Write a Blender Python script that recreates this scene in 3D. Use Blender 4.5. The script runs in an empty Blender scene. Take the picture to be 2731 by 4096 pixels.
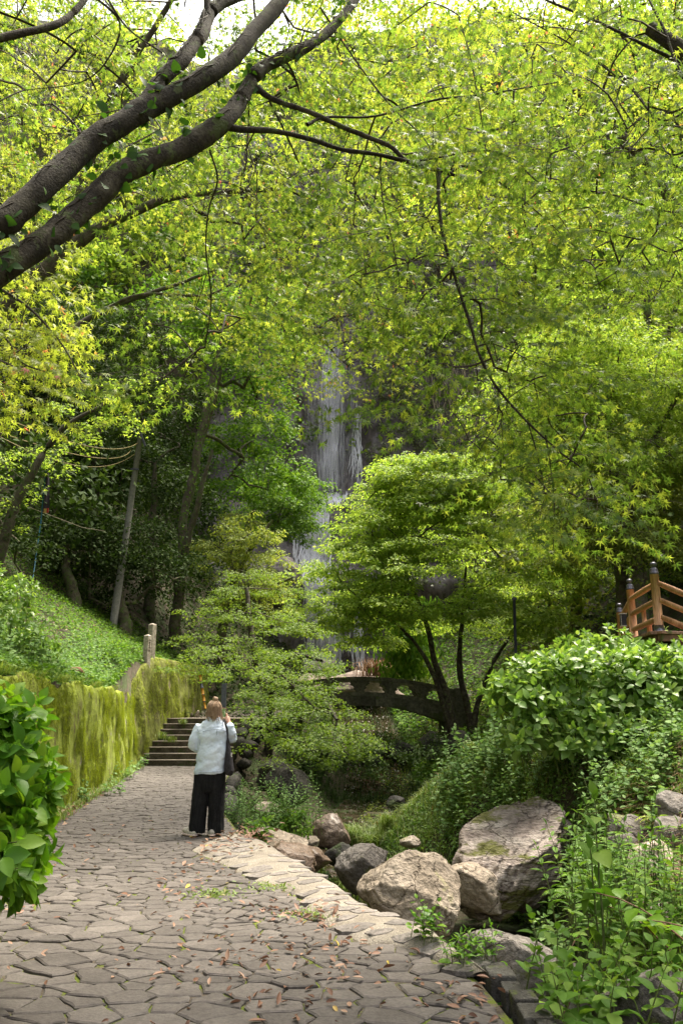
import bpy, bmesh, math, random
import numpy as np
from mathutils import Vector, Matrix

random.seed(7)
RNG = np.random.default_rng(7)
SC = bpy.context.scene
COL = SC.collection
R = math.radians

# ------------------------------------------------------------------ camera
CAM_H, PITCH, FPX = 1.46, R(14.0), 3137.0     # focal length in pixels of a 2731 x 4096 frame
cam_d = bpy.data.cameras.new('camera')
cam_d.sensor_fit = 'VERTICAL'; cam_d.sensor_height = 23.5; cam_d.lens = 23.5 * FPX / 4096
cam_d.clip_start = 0.05; cam_d.clip_end = 600
cam = bpy.data.objects.new('camera', cam_d); COL.objects.link(cam)
cam.location = (0, 0, CAM_H); cam.rotation_euler = (R(90) + PITCH, 0, 0)
SC.camera = cam

# ------------------------------------------------------------------ sky, sun, exposure
SUN_EL, SUN_AZ = R(67), R(38)      # azimuth clockwise from +Y: high, ahead and slightly right
w = bpy.data.worlds.new('World'); SC.world = w; w.use_nodes = True
wn, wl = w.node_tree.nodes, w.node_tree.links
wn.clear()
wo = wn.new('ShaderNodeOutputWorld'); wb = wn.new('ShaderNodeBackground')
ws = wn.new('ShaderNodeTexSky'); ws.sky_type = 'NISHITA'; ws.sun_disc = False
ws.sun_elevation = SUN_EL; ws.sun_rotation = SUN_AZ
ws.air_density = 1.0; ws.dust_density = 4.0; ws.ozone_density = 1.0
wh = wn.new('ShaderNodeHueSaturation'); wh.inputs['Saturation'].default_value = 0.12
wl.new(ws.outputs[0], wh.inputs['Color']); wl.new(wh.outputs[0], wb.inputs['Color'])
wb.inputs['Strength'].default_value = 0.122
wl.new(wb.outputs[0], wo.inputs['Surface'])
sun_d = bpy.data.lights.new('sun', 'SUN'); sun_d.energy = 4.3; sun_d.angle = R(28); sun_d.color = (1.0, 0.90, 0.73)
sun = bpy.data.objects.new('sun', sun_d); COL.objects.link(sun)
sd = Vector((math.sin(SUN_AZ) * math.cos(SUN_EL), math.cos(SUN_AZ) * math.cos(SUN_EL), math.sin(SUN_EL)))
sun.rotation_euler = sd.to_track_quat('Z', 'Y').to_euler(); sun.location = (0, -5, 40)
vs = SC.view_settings
vs.view_transform = 'Standard'; vs.look = 'None'; vs.exposure = 2.0; vs.gamma = 1.0; vs.use_curve_mapping = False
cy = SC.cycles
cy.use_denoising = True
try: cy.denoiser = 'OPENIMAGEDENOISE'
except Exception: pass
cy.max_bounces = 8; cy.diffuse_bounces = 4; cy.transmission_bounces = 6; cy.transparent_max_bounces = 8; cy.glossy_bounces = 2
cy.sample_clamp_indirect = 6.0
cy.caustics_reflective = False; cy.caustics_refractive = False

# ------------------------------------------------------------------ picture <-> place
CP, SP = math.cos(PITCH), math.sin(PITCH)
def at(px, py, Y):
    """the point of the place at distance Y seen at photograph pixel (px, py)"""
    cx, cyy = (px - 1365.5) / FPX, (2048 - py) / FPX
    t = Y / (CP - cyy * SP)
    return Vector((cx * t, Y, CAM_H + (SP + cyy * CP) * t))
def gnd(px, py, z=0.0):
    cx, cyy = (px - 1365.5) / FPX, (2048 - py) / FPX
    t = (z - CAM_H) / (SP + cyy * CP)
    return Vector((cx * t, (CP - cyy * SP) * t, z))
def mpp(Y):            # metres per photograph pixel at distance Y
    return Y / FPX / 0.97

# ------------------------------------------------------------------ numpy noise
def _hash(ix, iy, iz, s):
    h = (ix * 374761393 + iy * 668265263 + iz * 2147483647 + s * 974634777) & 0xFFFFFFFF
    h = ((h ^ (h >> 13)) * 1274126177) & 0xFFFFFFFF
    h = (h ^ (h >> 16)) & 0xFFFFFFFF
    h = (h * 2246822519) & 0xFFFFFFFF
    return ((h ^ (h >> 15)) & 0xFFFFFF) / float(0xFFFFFF)
def vnoise(P, s=0):
    P = np.asarray(P, float); i = np.floor(P).astype(np.int64); f = P - i; f = f * f * (3 - 2 * f)
    x, y, z = i[..., 0], i[..., 1], i[..., 2]; fx, fy, fz = f[..., 0], f[..., 1], f[..., 2]
    def L(a, b, t): return a + (b - a) * t
    c = [[[_hash(x + a, y + b, z + d, s) for d in (0, 1)] for b in (0, 1)] for a in (0, 1)]
    return L(L(L(c[0][0][0], c[1][0][0], fx), L(c[0][1][0], c[1][1][0], fx), fy),
             L(L(c[0][0][1], c[1][0][1], fx), L(c[0][1][1], c[1][1][1], fx), fy), fz) * 2 - 1
def fbm(P, o=4, s=0, g=0.5):
    P = np.asarray(P, float); r = 0; a = 1.0
    for k in range(o):
        r = r + a * vnoise(P * (2.03 ** k) + 17.3 * k, s + k); a *= g
    return r

# ------------------------------------------------------------------ objects
def tag(o, label=None, cat=None, group=None, kind=None):
    if label: o['label'] = label
    if cat: o['category'] = cat
    if group: o['group'] = group
    if kind: o['kind'] = kind
    return o
def empty(name, loc, label=None, cat=None, group=None, kind=None):
    o = bpy.data.objects.new(name, None); COL.objects.link(o)
    o.location = loc; o.empty_display_size = 0.1
    return tag(o, label, cat, group, kind)
ORIG = {}
def origin_of(o):
    v = Vector((0, 0, 0))
    while o is not None:
        v = v + o.location; o = o.parent
    return v
def link(name, me, mat=None, parent=None, smooth=False):
    """me holds world coordinates; the object hangs under parent without moving"""
    o = bpy.data.objects.new(name, me); COL.objects.link(o)
    if mat is not None and not me.materials: me.materials.append(mat)
    if parent is not None:
        o.parent = parent; o.location = -origin_of(parent)
    if smooth: me.polygons.foreach_set('use_smooth', np.ones(len(me.polygons), bool))
    return o
def pymesh(name, V, F):
    me = bpy.data.meshes.new(name); me.from_pydata([tuple(v) for v in V], [], [tuple(f) for f in F]); me.update(); return me
def npmesh(name, V, F, rnd=None):
    """V (n,3), F (m,k) one polygon size"""
    V = np.asarray(V, np.float32); F = np.asarray(F, np.int32)
    me = bpy.data.meshes.new(name)
    me.vertices.add(len(V)); me.vertices.foreach_set('co', V.ravel())
    m, k = F.shape
    me.loops.add(m * k); me.loops.foreach_set('vertex_index', F.ravel())
    me.polygons.add(m); me.polygons.foreach_set('loop_start', np.arange(0, m * k, k, dtype=np.int32))
    if rnd is not None:
        a = me.attributes.new('rnd', 'FLOAT', 'POINT'); a.data.foreach_set('value', np.asarray(rnd, np.float32))
    me.update(calc_edges=True)
    return me
def part(name, V, F, mat, parent=None, smooth=False):
    return link(name, pymesh(name, V, F), mat, parent, smooth)
class MB:
    """collects simple solids into ONE mesh"""
    def __init__(s): s.V, s.F = [], []
    def add(s, V, F):
        b = len(s.V); s.V += [tuple(v) for v in V]; s.F += [tuple(b + i for i in f) for f in F]; return s
    def box(s, c, size, M=None):
        c = Vector(c); h = [q / 2 for q in size]
        V = [Vector((sx * h[0], sy * h[1], sz * h[2])) for sz in (-1, 1) for sy in (-1, 1) for sx in (-1, 1)]
        if M is not None: V = [M @ v for v in V]
        return s.add([c + v for v in V], [(0, 2, 3, 1), (4, 5, 7, 6), (0, 1, 5, 4), (2, 6, 7, 3), (0, 4, 6, 2), (1, 3, 7, 5)])
    def tube(s, pts, rad, n=8, caps=True, squash=1.0):
        V, F = tube_geo(pts, rad, n, caps); return s.add(V, F)
    def lathe(s, c, prof, n=16, M=None):
        c = Vector(c); V, F = [], []
        for r, z in prof:
            for k in range(n):
                v = Vector((r * math.cos(2 * math.pi * k / n), r * math.sin(2 * math.pi * k / n), z))
                if M is not None: v = M @ v
                V.append(c + v)
        for j in range(len(prof) - 1):
            for k in range(n):
                F.append((j * n + k, j * n + (k + 1) % n, (j + 1) * n + (k + 1) % n, (j + 1) * n + k))
        F.append(tuple(range(n - 1, -1, -1))); F.append(tuple((len(prof) - 1) * n + k for k in range(n)))
        return s.add(V, F)
    def build(s, name, mat, parent=None, smooth=False, bevel=0):
        o = part(name, s.V, s.F, mat, parent, smooth)
        if bevel:
            m = o.modifiers.new('bevel', 'BEVEL'); m.width = bevel; m.segments = 2; m.limit_method = 'ANGLE'
        return o
def tube_geo(pts, rad, n=8, caps=True):
    P = [Vector(p) for p in pts]; N = len(P)
    if not hasattr(rad, '__len__'): rad = [rad] * N
    V, F = [], []
    up = None
    for i in range(N):
        d = (P[min(i + 1, N - 1)] - P[max(i - 1, 0)])
        if d.length < 1e-9: d = Vector((0, 0, 1))
        d.normalize()
        if up is None:
            up = Vector((0, 0, 1)) if abs(d.z) < 0.9 else Vector((1, 0, 0))
        a = d.cross(up)
        if a.length < 1e-5: a = d.orthogonal()
        a.normalize(); b = d.cross(a); b.normalize(); up = -b if False else a.cross(d)
        for k in range(n):
            t = 2 * math.pi * k / n
            V.append(P[i] + (a * math.cos(t) + b * math.sin(t)) * rad[i])
    for i in range(N - 1):
        for k in range(n):
            F.append((i * n + k, i * n + (k + 1) % n, (i + 1) * n + (k + 1) % n, (i + 1) * n + k))
    if caps:
        F.append(tuple(range(n))); F.append(tuple((N - 1) * n + k for k in range(n - 1, -1, -1)))
    return V, F
def smooth_path(pts, m=5):
    """Catmull-Rom through (x,y,z,r) tuples"""
    P = np.array(pts, float); P = np.vstack([2 * P[0] - P[1], P, 2 * P[-1] - P[-2]])
    out = []
    for i in range(1, len(P) - 2):
        for t in np.linspace(0, 1, m, endpoint=False):
            a, b, c, d = P[i - 1], P[i], P[i + 1], P[i + 2]
            out.append(0.5 * (2 * b + (c - a) * t + (2 * a - 5 * b + 4 * c - d) * t * t + (3 * b - a - 3 * c + d) * t ** 3))
    out.append(P[-2])
    return np.array(out)

# ------------------------------------------------------------------ materials
MAT = {}
def newmat(name):
    m = bpy.data.materials.new(name); m.use_nodes = True; m.node_tree.nodes.clear(); MAT[name] = m
    return m, m.node_tree.nodes, m.node_tree.links
def ramp(n, stops):
    r = n.new('ShaderNodeValToRGB'); e = r.color_ramp.elements
    while len(e) < len(stops): e.new(0.5)
    for k, (p, c) in enumerate(stops):
        e[k].position = p; e[k].color = (*c, 1)
    return r
def leafmat(name, c0, c1, c2=None, tr=(1.5, 1.35, 0.6), mixf=0.45, rough=0.5, spec=0.4, rare=None):
    """leaf with its own random tone; light passes through it"""
    m, n, l = newmat(name)
    out = n.new('ShaderNodeOutputMaterial'); mix = n.new('ShaderNodeMixShader')
    p = n.new('ShaderNodeBsdfPrincipled'); t = n.new('ShaderNodeBsdfTranslucent')
    a = n.new('ShaderNodeAttribute'); a.attribute_name = 'rnd'
    oi = n.new('ShaderNodeObjectInfo'); ad = n.new('ShaderNodeMath'); ad.operation = 'ADD'
    fr = n.new('ShaderNodeMath'); fr.operation = 'FRACT'
    l.new(a.outputs['Fac'], ad.inputs[0]); l.new(oi.outputs['Random'], ad.inputs[1]); l.new(ad.outputs[0], fr.inputs[0])
    stops = [(0.0, c0), (0.6, c1), (0.97, c2 or c1)]
    if rare: stops += [(0.992, rare)]
    r = ramp(n, stops); l.new(fr.outputs[0], r.inputs['Fac'])
    mu = n.new('ShaderNodeMix'); mu.data_type = 'RGBA'; mu.blend_type = 'MULTIPLY'; mu.inputs[0].default_value = 1.0
    mu.clamp_result = False
    l.new(r.outputs['Color'], mu.inputs[6]); mu.inputs[7].default_value = (*tr, 1)
    l.new(r.outputs['Color'], p.inputs['Base Color']); l.new(mu.outputs[2], t.inputs['Color'])
    p.inputs['Roughness'].default_value = rough; p.inputs['Specular IOR Level'].default_value = spec
    mix.inputs[0].default_value = mixf
    l.new(p.outputs[0], mix.inputs[1]); l.new(t.outputs[0], mix.inputs[2]); l.new(mix.outputs[0], out.inputs['Surface'])
    return m
def rockmat(name, cols, scale=3.0, bump=0.35, rough=0.85, moss=None, mossamt=0.0, wet=0.0, stretch=(1, 1, 1), spec=0.3, rot=(0, 0, 0), fine=22, fc=0.35, crack=0):
    """mottled mineral surface: cols = three colours dark..light; moss grows where its own noise says"""
    m, n, l = newmat(name)
    out = n.new('ShaderNodeOutputMaterial'); p = n.new('ShaderNodeBsdfPrincipled')
    tc = n.new('ShaderNodeTexCoord'); mp = n.new('ShaderNodeMapping'); mp.inputs['Scale'].default_value = stretch
    mp.inputs['Rotation'].default_value = rot
    oi = n.new('ShaderNodeObjectInfo'); vm = n.new('ShaderNodeVectorMath'); vm.operation = 'SCALE'; vm.inputs[3].default_value = 37.0
    cx = n.new('ShaderNodeCombineXYZ')
    for k in range(3): l.new(oi.outputs['Random'], cx.inputs[k])
    l.new(cx.outputs[0], vm.inputs[0]); va = n.new('ShaderNodeVectorMath'); va.operation = 'ADD'
    l.new(tc.outputs['Object'], mp.inputs[0]); l.new(mp.outputs[0], va.inputs[0]); l.new(vm.outputs[0], va.inputs[1])
    def noise(sc, det=6, ro=0.6):
        q = n.new('ShaderNodeTexNoise'); q.inputs['Scale'].default_value = sc; q.inputs['Detail'].default_value = det
        q.inputs['Roughness'].default_value = ro; l.new(va.outputs[0], q.inputs['Vector']); return q
    n1, n2 = noise(scale), noise(scale * fine / 3, 4)
    r = ramp(n, [(0.30, cols[0]), (0.5, cols[1]), (0.72, cols[2])]); l.new(n1.outputs['Fac'], r.inputs['Fac'])
    r2 = ramp(n, [(0.35, (1 - fc,) * 3), (0.65, (1 + 0.7 * fc,) * 3)]); l.new(n2.outputs['Fac'], r2.inputs['Fac'])
    mu = n.new('ShaderNodeMix'); mu.data_type = 'RGBA'; mu.blend_type = 'MULTIPLY'; mu.inputs[0].default_value = 1.0
    l.new(r.outputs[0], mu.inputs[6]); l.new(r2.outputs[0], mu.inputs[7]); colr = mu.outputs[2]
    if crack:
        vo = n.new('ShaderNodeTexVoronoi'); vo.feature = 'DISTANCE_TO_EDGE'; vo.inputs['Scale'].default_value = crack
        nd = noise(crack * 1.6, 4); vd = n.new('ShaderNodeVectorMath'); vd.operation = 'MULTIPLY_ADD'; vd.inputs[1].default_value = (0.9 / crack,) * 3
        l.new(nd.outputs['Color'], vd.inputs[0]); l.new(va.outputs[0], vd.inputs[2]); l.new(vd.outputs[0], vo.inputs['Vector'])
        rc = ramp(n, [(0.0, (0.45, 0.42, 0.38)), (0.02, (1, 1, 1))]); l.new(vo.outputs['Distance'], rc.inputs['Fac'])
        big = noise(scale * 0.35, 3); rb = ramp(n, [(0.35, (0.62, 0.60, 0.58)), (0.6, (1.12, 1.1, 1.08))]); l.new(big.outputs['Fac'], rb.inputs['Fac'])
        for other in (rc, rb):
            mc = n.new('ShaderNodeMix'); mc.data_type = 'RGBA'; mc.blend_type = 'MULTIPLY'; mc.inputs[0].default_value = 1.0
            l.new(colr, mc.inputs[6]); l.new(other.outputs[0], mc.inputs[7]); colr = mc.outputs[2]
    if moss:
        n3 = noise(scale * 0.9, 5, 0.65)
        rm = ramp(n, [(0.62 - 0.3 * mossamt, (0, 0, 0)), (0.68 - 0.3 * mossamt, (1, 1, 1))]); l.new(n3.outputs['Fac'], rm.inputs['Fac'])
        mm = n.new('ShaderNodeMix'); mm.data_type = 'RGBA'; l.new(rm.outputs[0], mm.inputs[0]); l.new(colr, mm.inputs[6])
        mm.inputs[7].default_value = (*moss, 1); colr = mm.outputs[2]
    # a slightly different tone for every piece
    hv = n.new('ShaderNodeHueSaturation'); mr = n.new('ShaderNodeMapRange'); mr.inputs[3].default_value = 0.78; mr.inputs[4].default_value = 1.22
    l.new(oi.outputs['Random'], mr.inputs[0]); l.new(mr.outputs[0], hv.inputs['Value']); l.new(colr, hv.inputs['Color'])
    l.new(hv.outputs[0], p.inputs['Base Color'])
    p.inputs['Roughness'].default_value = rough; p.inputs['Specular IOR Level'].default_value = spec
    if wet: p.inputs['Coat Weight'].default_value = wet; p.inputs['Coat Roughness'].default_value = 0.25
    b = n.new('ShaderNodeBump'); b.inputs['Strength'].default_value = bump; b.inputs['Distance'].default_value = 0.05
    ad = n.new('ShaderNodeMath'); l.new(n1.outputs['Fac'], ad.inputs[0]); l.new(n2.outputs['Fac'], ad.inputs[1]); ad.operation = 'ADD'
    hgt = ad.outputs[0]
    if crack:
        a2 = n.new('ShaderNodeMath'); a2.operation = 'ADD'; l.new(hgt, a2.inputs[0]); l.new(rc.outputs[0], a2.inputs[1]); hgt = a2.outputs[0]
    l.new(hgt, b.inputs['Height']); l.new(b.outputs[0], p.inputs['Normal'])
    l.new(p.outputs[0], out.inputs['Surface'])
    return m
def plain(name, c, rough=0.7, spec=0.3, metal=0.0, var=0.25, scale=8, bump=0.1):
    m = rockmat(name, [tuple(v * (1 - var) for v in c), c, tuple(v * (1 + var) for v in c)], scale, bump, rough, spec=spec)
    for q in m.node_tree.nodes:
        if q.type == 'BSDF_PRINCIPLED': q.inputs['Metallic'].default_value = metal
    return m

maple_near = leafmat('maple leaf fresh', (0.045, 0.09, 0.013), (0.105, 0.175, 0.022), (0.21, 0.26, 0.035), tr=(2.6, 2.45, 1.7), mixf=0.5)  # kept darker so near leaves read as silhouettes; backlight painted in
maple_yellow = leafmat('maple leaf yellow green', (0.14, 0.195, 0.02), (0.21, 0.265, 0.028), (0.29, 0.33, 0.055), tr=(2.3, 2.2, 1.7), mixf=0.52, rare=(0.38, 0.10, 0.07))  # backlit glow put into this brighter, yellower leaf tone
maple_mid = leafmat('maple leaf mid', (0.105, 0.175, 0.022), (0.172, 0.262, 0.032), (0.27, 0.34, 0.06), tr=(2.3, 2.2, 1.5), mixf=0.42, rough=0.6, spec=0.2)
maple_olive = leafmat('maple leaf olive', (0.10, 0.15, 0.025), (0.16, 0.21, 0.032), (0.23, 0.26, 0.055), tr=(1.8, 1.7, 1.1), mixf=0.42, rough=0.6, spec=0.2)
evergreen = leafmat('evergreen leaf shade toned', (0.017, 0.034, 0.008), (0.028, 0.05, 0.011), (0.05, 0.075, 0.02), tr=(1.2, 1.3, 0.6), mixf=0.22, rough=0.7, spec=0.08)  # forest shade is painted in: tone kept darker than real foliage
paleshrub = leafmat('pale hillside leaf', (0.10, 0.13, 0.055), (0.16, 0.19, 0.085), (0.27, 0.28, 0.17), tr=(1.1, 1.1, 0.8), mixf=0.3, rough=0.45)
broadgreen = leafmat('broad green leaf', (0.052, 0.118, 0.013), (0.088, 0.18, 0.02), (0.15, 0.235, 0.035), tr=(1.6, 1.6, 0.8), mixf=0.35, rough=0.6, spec=0.14)
hydrangea = leafmat('hydrangea leaf', (0.11, 0.21, 0.04), (0.18, 0.30, 0.06), (0.30, 0.41, 0.11), tr=(1.6, 1.6, 0.7), mixf=0.35, rough=0.4, spec=0.5)
hydrangea_near = leafmat('hydrangea leaf near', (0.065, 0.17, 0.013), (0.12, 0.25, 0.016), (0.19, 0.31, 0.025), tr=(1.8, 1.8, 0.8), mixf=0.42, rough=0.45, spec=0.3)
greygreen = leafmat('grey green leaf', (0.08, 0.155, 0.045), (0.13, 0.22, 0.07), (0.20, 0.29, 0.11), tr=(1.3, 1.4, 0.8), mixf=0.33, rough=0.65, spec=0.12)
grassmat = leafmat('grass blade', (0.085, 0.14, 0.018), (0.13, 0.20, 0.03), (0.21, 0.25, 0.06), tr=(1.4, 1.4, 0.8), mixf=0.35, rough=0.5, rare=(0.30, 0.20, 0.09))
deadgrass = leafmat('withered grass', (0.14, 0.075, 0.03), (0.22, 0.12, 0.06), (0.3, 0.2, 0.11), tr=(1.1, 1.0, 0.8), mixf=0.25)
ivymat = leafmat('climber leaf', (0.018, 0.045, 0.008), (0.032, 0.075, 0.012), (0.05, 0.11, 0.014), tr=(1.8, 2.0, 0.8), mixf=0.35, rough=0.55, spec=0.2)
mossleaf = leafmat('hanging moss', (0.22, 0.28, 0.02), (0.36, 0.43, 0.035), (0.48, 0.53, 0.09), tr=(1.2, 1.2, 0.8), mixf=0.25, rough=0.8, spec=0.1)
deadleaf = leafmat('fallen leaf', (0.12, 0.055, 0.033), (0.22, 0.115, 0.072), (0.33, 0.205, 0.14), tr=(1, 1, 1), mixf=0.15, rough=0.6, rare=(0.45, 0.33, 0.04))
bark_dark = rockmat('maple bark', [(0.018, 0.014, 0.009), (0.036, 0.028, 0.018), (0.10, 0.088, 0.06)], 9, 0.6, 0.9, moss=(0.07, 0.085, 0.03), mossamt=0.2, stretch=(1, 1, 1))
bark_mid = rockmat('forest bark', [(0.035, 0.028, 0.018), (0.07, 0.058, 0.038), (0.13, 0.115, 0.08)], 7, 0.5, 0.9, moss=(0.06, 0.085, 0.02), mossamt=0.35)
twigmat = plain('twig bark', (0.035, 0.027, 0.014), 0.8)
drytwig = plain('dry twig', (0.26, 0.22, 0.16), 0.8)
stemgreen = plain('green stem', (0.10, 0.13, 0.035), 0.6)

# ================================================================== STRUCTURE
def sstep(a, b, x):
    t = np.clip((np.asarray(x, float) - a) / (b - a), 0, 1); return t * t * (3 - 2 * t)
def lerp(a, b, t): return a + (b - a) * t
OUT_PX = [(960, 3330), (1060, 3370), (1180, 3440), (1330, 3530), (1480, 3620), (1640, 3680), (1780, 3760), (1900, 3830), (1990, 3900)]
INN_PX = [(760, 3400), (880, 3450), (1010, 3520), (1180, 3575), (1230, 3650), (1330, 3705), (1430, 3765), (1600, 3790), (1800, 3855), (1880, 3900)]
OUT = np.array([gnd(*p, 0.05)[:] for p in OUT_PX]); INN = np.array([gnd(*p, 0.0)[:] for p in INN_PX])
WY0, WX0, WSL = 10.94, -3.84, -0.136
STAIR_Y, STEP_N, STEP_H, STEP_D = 21.2, 8, 0.145, 0.30
LAND_Z = STEP_N * STEP_H
def xw(y):                                    # foot of the retaining wall
    y = np.asarray(y, float)
    return np.where(y < 21.0, WX0 + WSL * (y - WY0), -5.21 + 0.09 * (y - 21.0))
_ey = np.concatenate([[0, 4.4], OUT[::-1, 1], [12, 15, STAIR_Y, 24.5, 30]])
_ex = np.concatenate([[0.84, 0.84], OUT[::-1, 0], [-1.72, -2.2, -2.85, -2.5, -1.6]])
def edge(y): return np.interp(y, _ey, _ex)
def gullyc(y): return np.interp(y, [4, 6, 8, 10, 12, 14, 17, 20, 25, 30, 45, 60], [1.9, 1.7, 1.3, 0.8, 0.35, 0.0, 0.2, 0.4, 0.9, 1.2, 0.6, 0.2])
def toe(y): return np.interp(y, [4, 6, 8, 10, 11, 12, 14, 17, 20, 25, 30, 45], [1.55, 1.95, 2.25, 2.35, 1.9, 1.25, 0.6, 1.0, 1.3, 2.0, 2.6, 2.4])
def floorz(y): return np.interp(y, [4, 7, 9, 14, 18, 26, 30, 36, 42, 47, 60, 110], [-0.5, -0.9, -1.1, -0.95, -1.3, -1.3, -0.6, 0.8, 2.4, 4, 9, 30])
def H(x, y):
    x = np.asarray(x, float); y = np.asarray(y, float)
    e, c, fz, wx = edge(y), gullyc(y), floorz(y), xw(y)
    # left: slope above the wall
    u = np.maximum(wx - 0.30 - x, 0)
    topz = lerp(1.82, 2.62, sstep(16.5, 21.5, y))
    zl = topz + 0.62 * u + 0.45 * np.maximum(u - 3.5, 0) + 0.3 * np.maximum(u - 9, 0)
    # the walked strip
    zp = np.where(y < STAIR_Y, -0.16, np.where(y < STAIR_Y + STEP_N * STEP_D, -0.16 + (y - STAIR_Y) / (STEP_N * STEP_D) * LAND_Z - 0.12, LAND_Z - 0.16))
    # gully and right bank
    hw = np.interp(y, [4, 8, 12, 20, 40], [0.25, 0.3, 0.45, 0.9, 1.6])
    drop = np.clip((x - e) / np.maximum(c - hw - e, 0.12), 0, 1)
    zg = lerp(zp, fz, drop ** 0.7)
    s = np.maximum(x - toe(y), 0)
    rise = np.interp(y, [4, 7, 8.5, 11, 13, 17], [0.9, 1.3, 1.9, 2.0, 1.5, 1.1])
    zr = fz + rise * (1 - np.exp(-s / np.interp(y, [4, 9, 11, 13, 17], [0.7, 0.5, 0.55, 0.9, 1.5]))) + 0.27 * s + (0.5 + 0.5 * sstep(16, 28, y)) * np.maximum(s - 5.5, 0) + 0.4 * np.maximum(s - 12, 0)
    z = np.where(x < wx - 0.18, zl, np.where(x <= e, zp, np.where(s > 0, zr, zg)))
    # beyond the landing the slopes close in on the fall
    tl = c - 1.2 - hw
    v = np.maximum(tl - x, 0); s2 = np.maximum(x - (c + hw + 0.6), 0)
    zf = fz + 0.95 * v + 0.35 * np.maximum(v - 5, 0) + 0.85 * s2 + 0.35 * np.maximum(s2 - 6, 0)
    return lerp(z, zf, sstep(26.5, 30.5, y))
def Hs(x, y): return float(H(np.array([x]), np.array([y]))[0])

soil = rockmat('soil and leaf mould', [(0.025, 0.02, 0.013), (0.045, 0.036, 0.022), (0.07, 0.056, 0.036)], 1.5, 0.6, 0.95, moss=(0.03, 0.042, 0.012), mossamt=0.4)
xs = np.concatenate([np.arange(-60, -10, 2.5), np.arange(-10, -6, 0.5), np.arange(-6, 6, 0.12), np.arange(6, 12, 0.4), np.arange(12, 61, 2.5)])
ys = np.concatenate([np.arange(-8, 2, 1.0), np.arange(2, 32, 0.16), np.arange(32, 60, 0.8), np.arange(60, 112, 4)])
GX, GY = np.meshgrid(xs, ys)
GZ = H(GX, GY)
rough = np.where((GX > xw(GY) - 0.3) & (GX < edge(GY) + 0.1) & (GY < 30), 0.0, 1.0)
GZ = GZ + rough * 0.10 * fbm(np.stack([GX * 0.9, GY * 0.9, GX * 0], -1), 3, 5)
nx, ny = len(xs), len(ys)
ii = (np.arange(ny - 1)[:, None] * nx + np.arange(nx - 1)[None, :]).ravel()
ground = link('ground', npmesh('ground', np.stack([GX, GY, GZ], -1).reshape(-1, 3), np.stack([ii, ii + 1, ii + nx + 1, ii + nx], -1)), soil, None, True)
tag(ground, 'brown forest soil under the banks and hillsides', 'ground', kind='structure')

# ------------------------------------------------------------------ path of crazy paving
bedmat = rockmat('joint bed of sand and moss', [(0.05, 0.04, 0.03), (0.10, 0.08, 0.06), (0.15, 0.12, 0.09)], 6, 0.5, 0.95, moss=(0.10, 0.125, 0.015), mossamt=0.5)
pavemat = rockmat('paving stone', [(0.072, 0.062, 0.056), (0.095, 0.082, 0.075), (0.125, 0.11, 0.10)], 3.5, 0.18, 0.8, fine=40, fc=.2, spec=0.3)
_iy = np.concatenate([[0, 4.2], INN[::-1, 1], [10.2, 12, 15, STAIR_Y + 0.4]]); _ix = np.concatenate([[0.80, 0.80], INN[::-1, 0], [-1.28, -1.72, -2.2, -2.85]])
def inner(y): return np.interp(y, _iy, _ix)
py_ = np.arange(2.2, STAIR_Y + 0.3, 0.2)
V, F = [], []
for k, y in enumerate(py_):
    a, b = float(xw(y)) - 0.1, float(inner(y)) + 0.03
    for t in np.linspace(0, 1, 12): V.append((lerp(a, b, t), y, -0.013))
for k in range(len(py_) - 1):
    for j in range(11): F.append((k * 12 + j, k * 12 + j + 1, k * 12 + 13 + j, k * 12 + 12 + j))
path = part('path', V, F, bedmat)
tag(path, 'footpath of grey crazy paving leading to the stairs', 'path', kind='structure')

def poisson(x0, x1, y0, y1, rfun, inside, tries):
    """scatter with a minimum spacing that varies from place to place"""
    cell = 0.12; grid = {}; pts = []
    for _ in range(tries):
        x, y = random.uniform(x0, x1), random.uniform(y0, y1)
        if not inside(x, y): continue
        r = rfun(x, y); k = int(math.ceil(r / cell)); gx, gy = int(x // cell), int(y // cell); ok = True
        for a in range(gx - k, gx + k + 1):
            for b in range(gy - k, gy + k + 1):
                for (qx, qy) in grid.get((a, b), ()):
                    if (qx - x) ** 2 + (qy - y) ** 2 < r * r: ok = False; break
                if not ok: break
            if not ok: break
        if ok: pts.append((x, y)); grid.setdefault((gx, gy), []).append((x, y))
    return np.array(pts)
def clip_half(poly, n, d):
    out = []; m = len(poly)
    for i in range(m):
        a, b = poly[i], poly[(i + 1) % m]; da = a[0] * n[0] + a[1] * n[1] - d; db = b[0] * n[0] + b[1] * n[1] - d
        if da <= 0: out.append(a)
        if (da < 0 < db) or (db < 0 < da):
            t = da / (da - db); out.append((a[0] + (b[0] - a[0]) * t, a[1] + (b[1] - a[1]) * t))
    return out
ASP = 1.38
def prad(x, y):
    q = _hash(int(x * 31), int(y * 29), 3, 5)
    return lerp(0.06, 0.16, q ** 1.5) * float(np.interp(y, [4, 5.5, 7.5, 10], [1.75, 1.5, 1.1, .95]))
seeds = poisson(-5.6 / ASP, 1.15 / ASP, 3.0, STAIR_Y + 0.2, prad, lambda x, y: float(xw(y)) - 0.25 < x * ASP < float(inner(y)) + 0.25, 60000)
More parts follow.
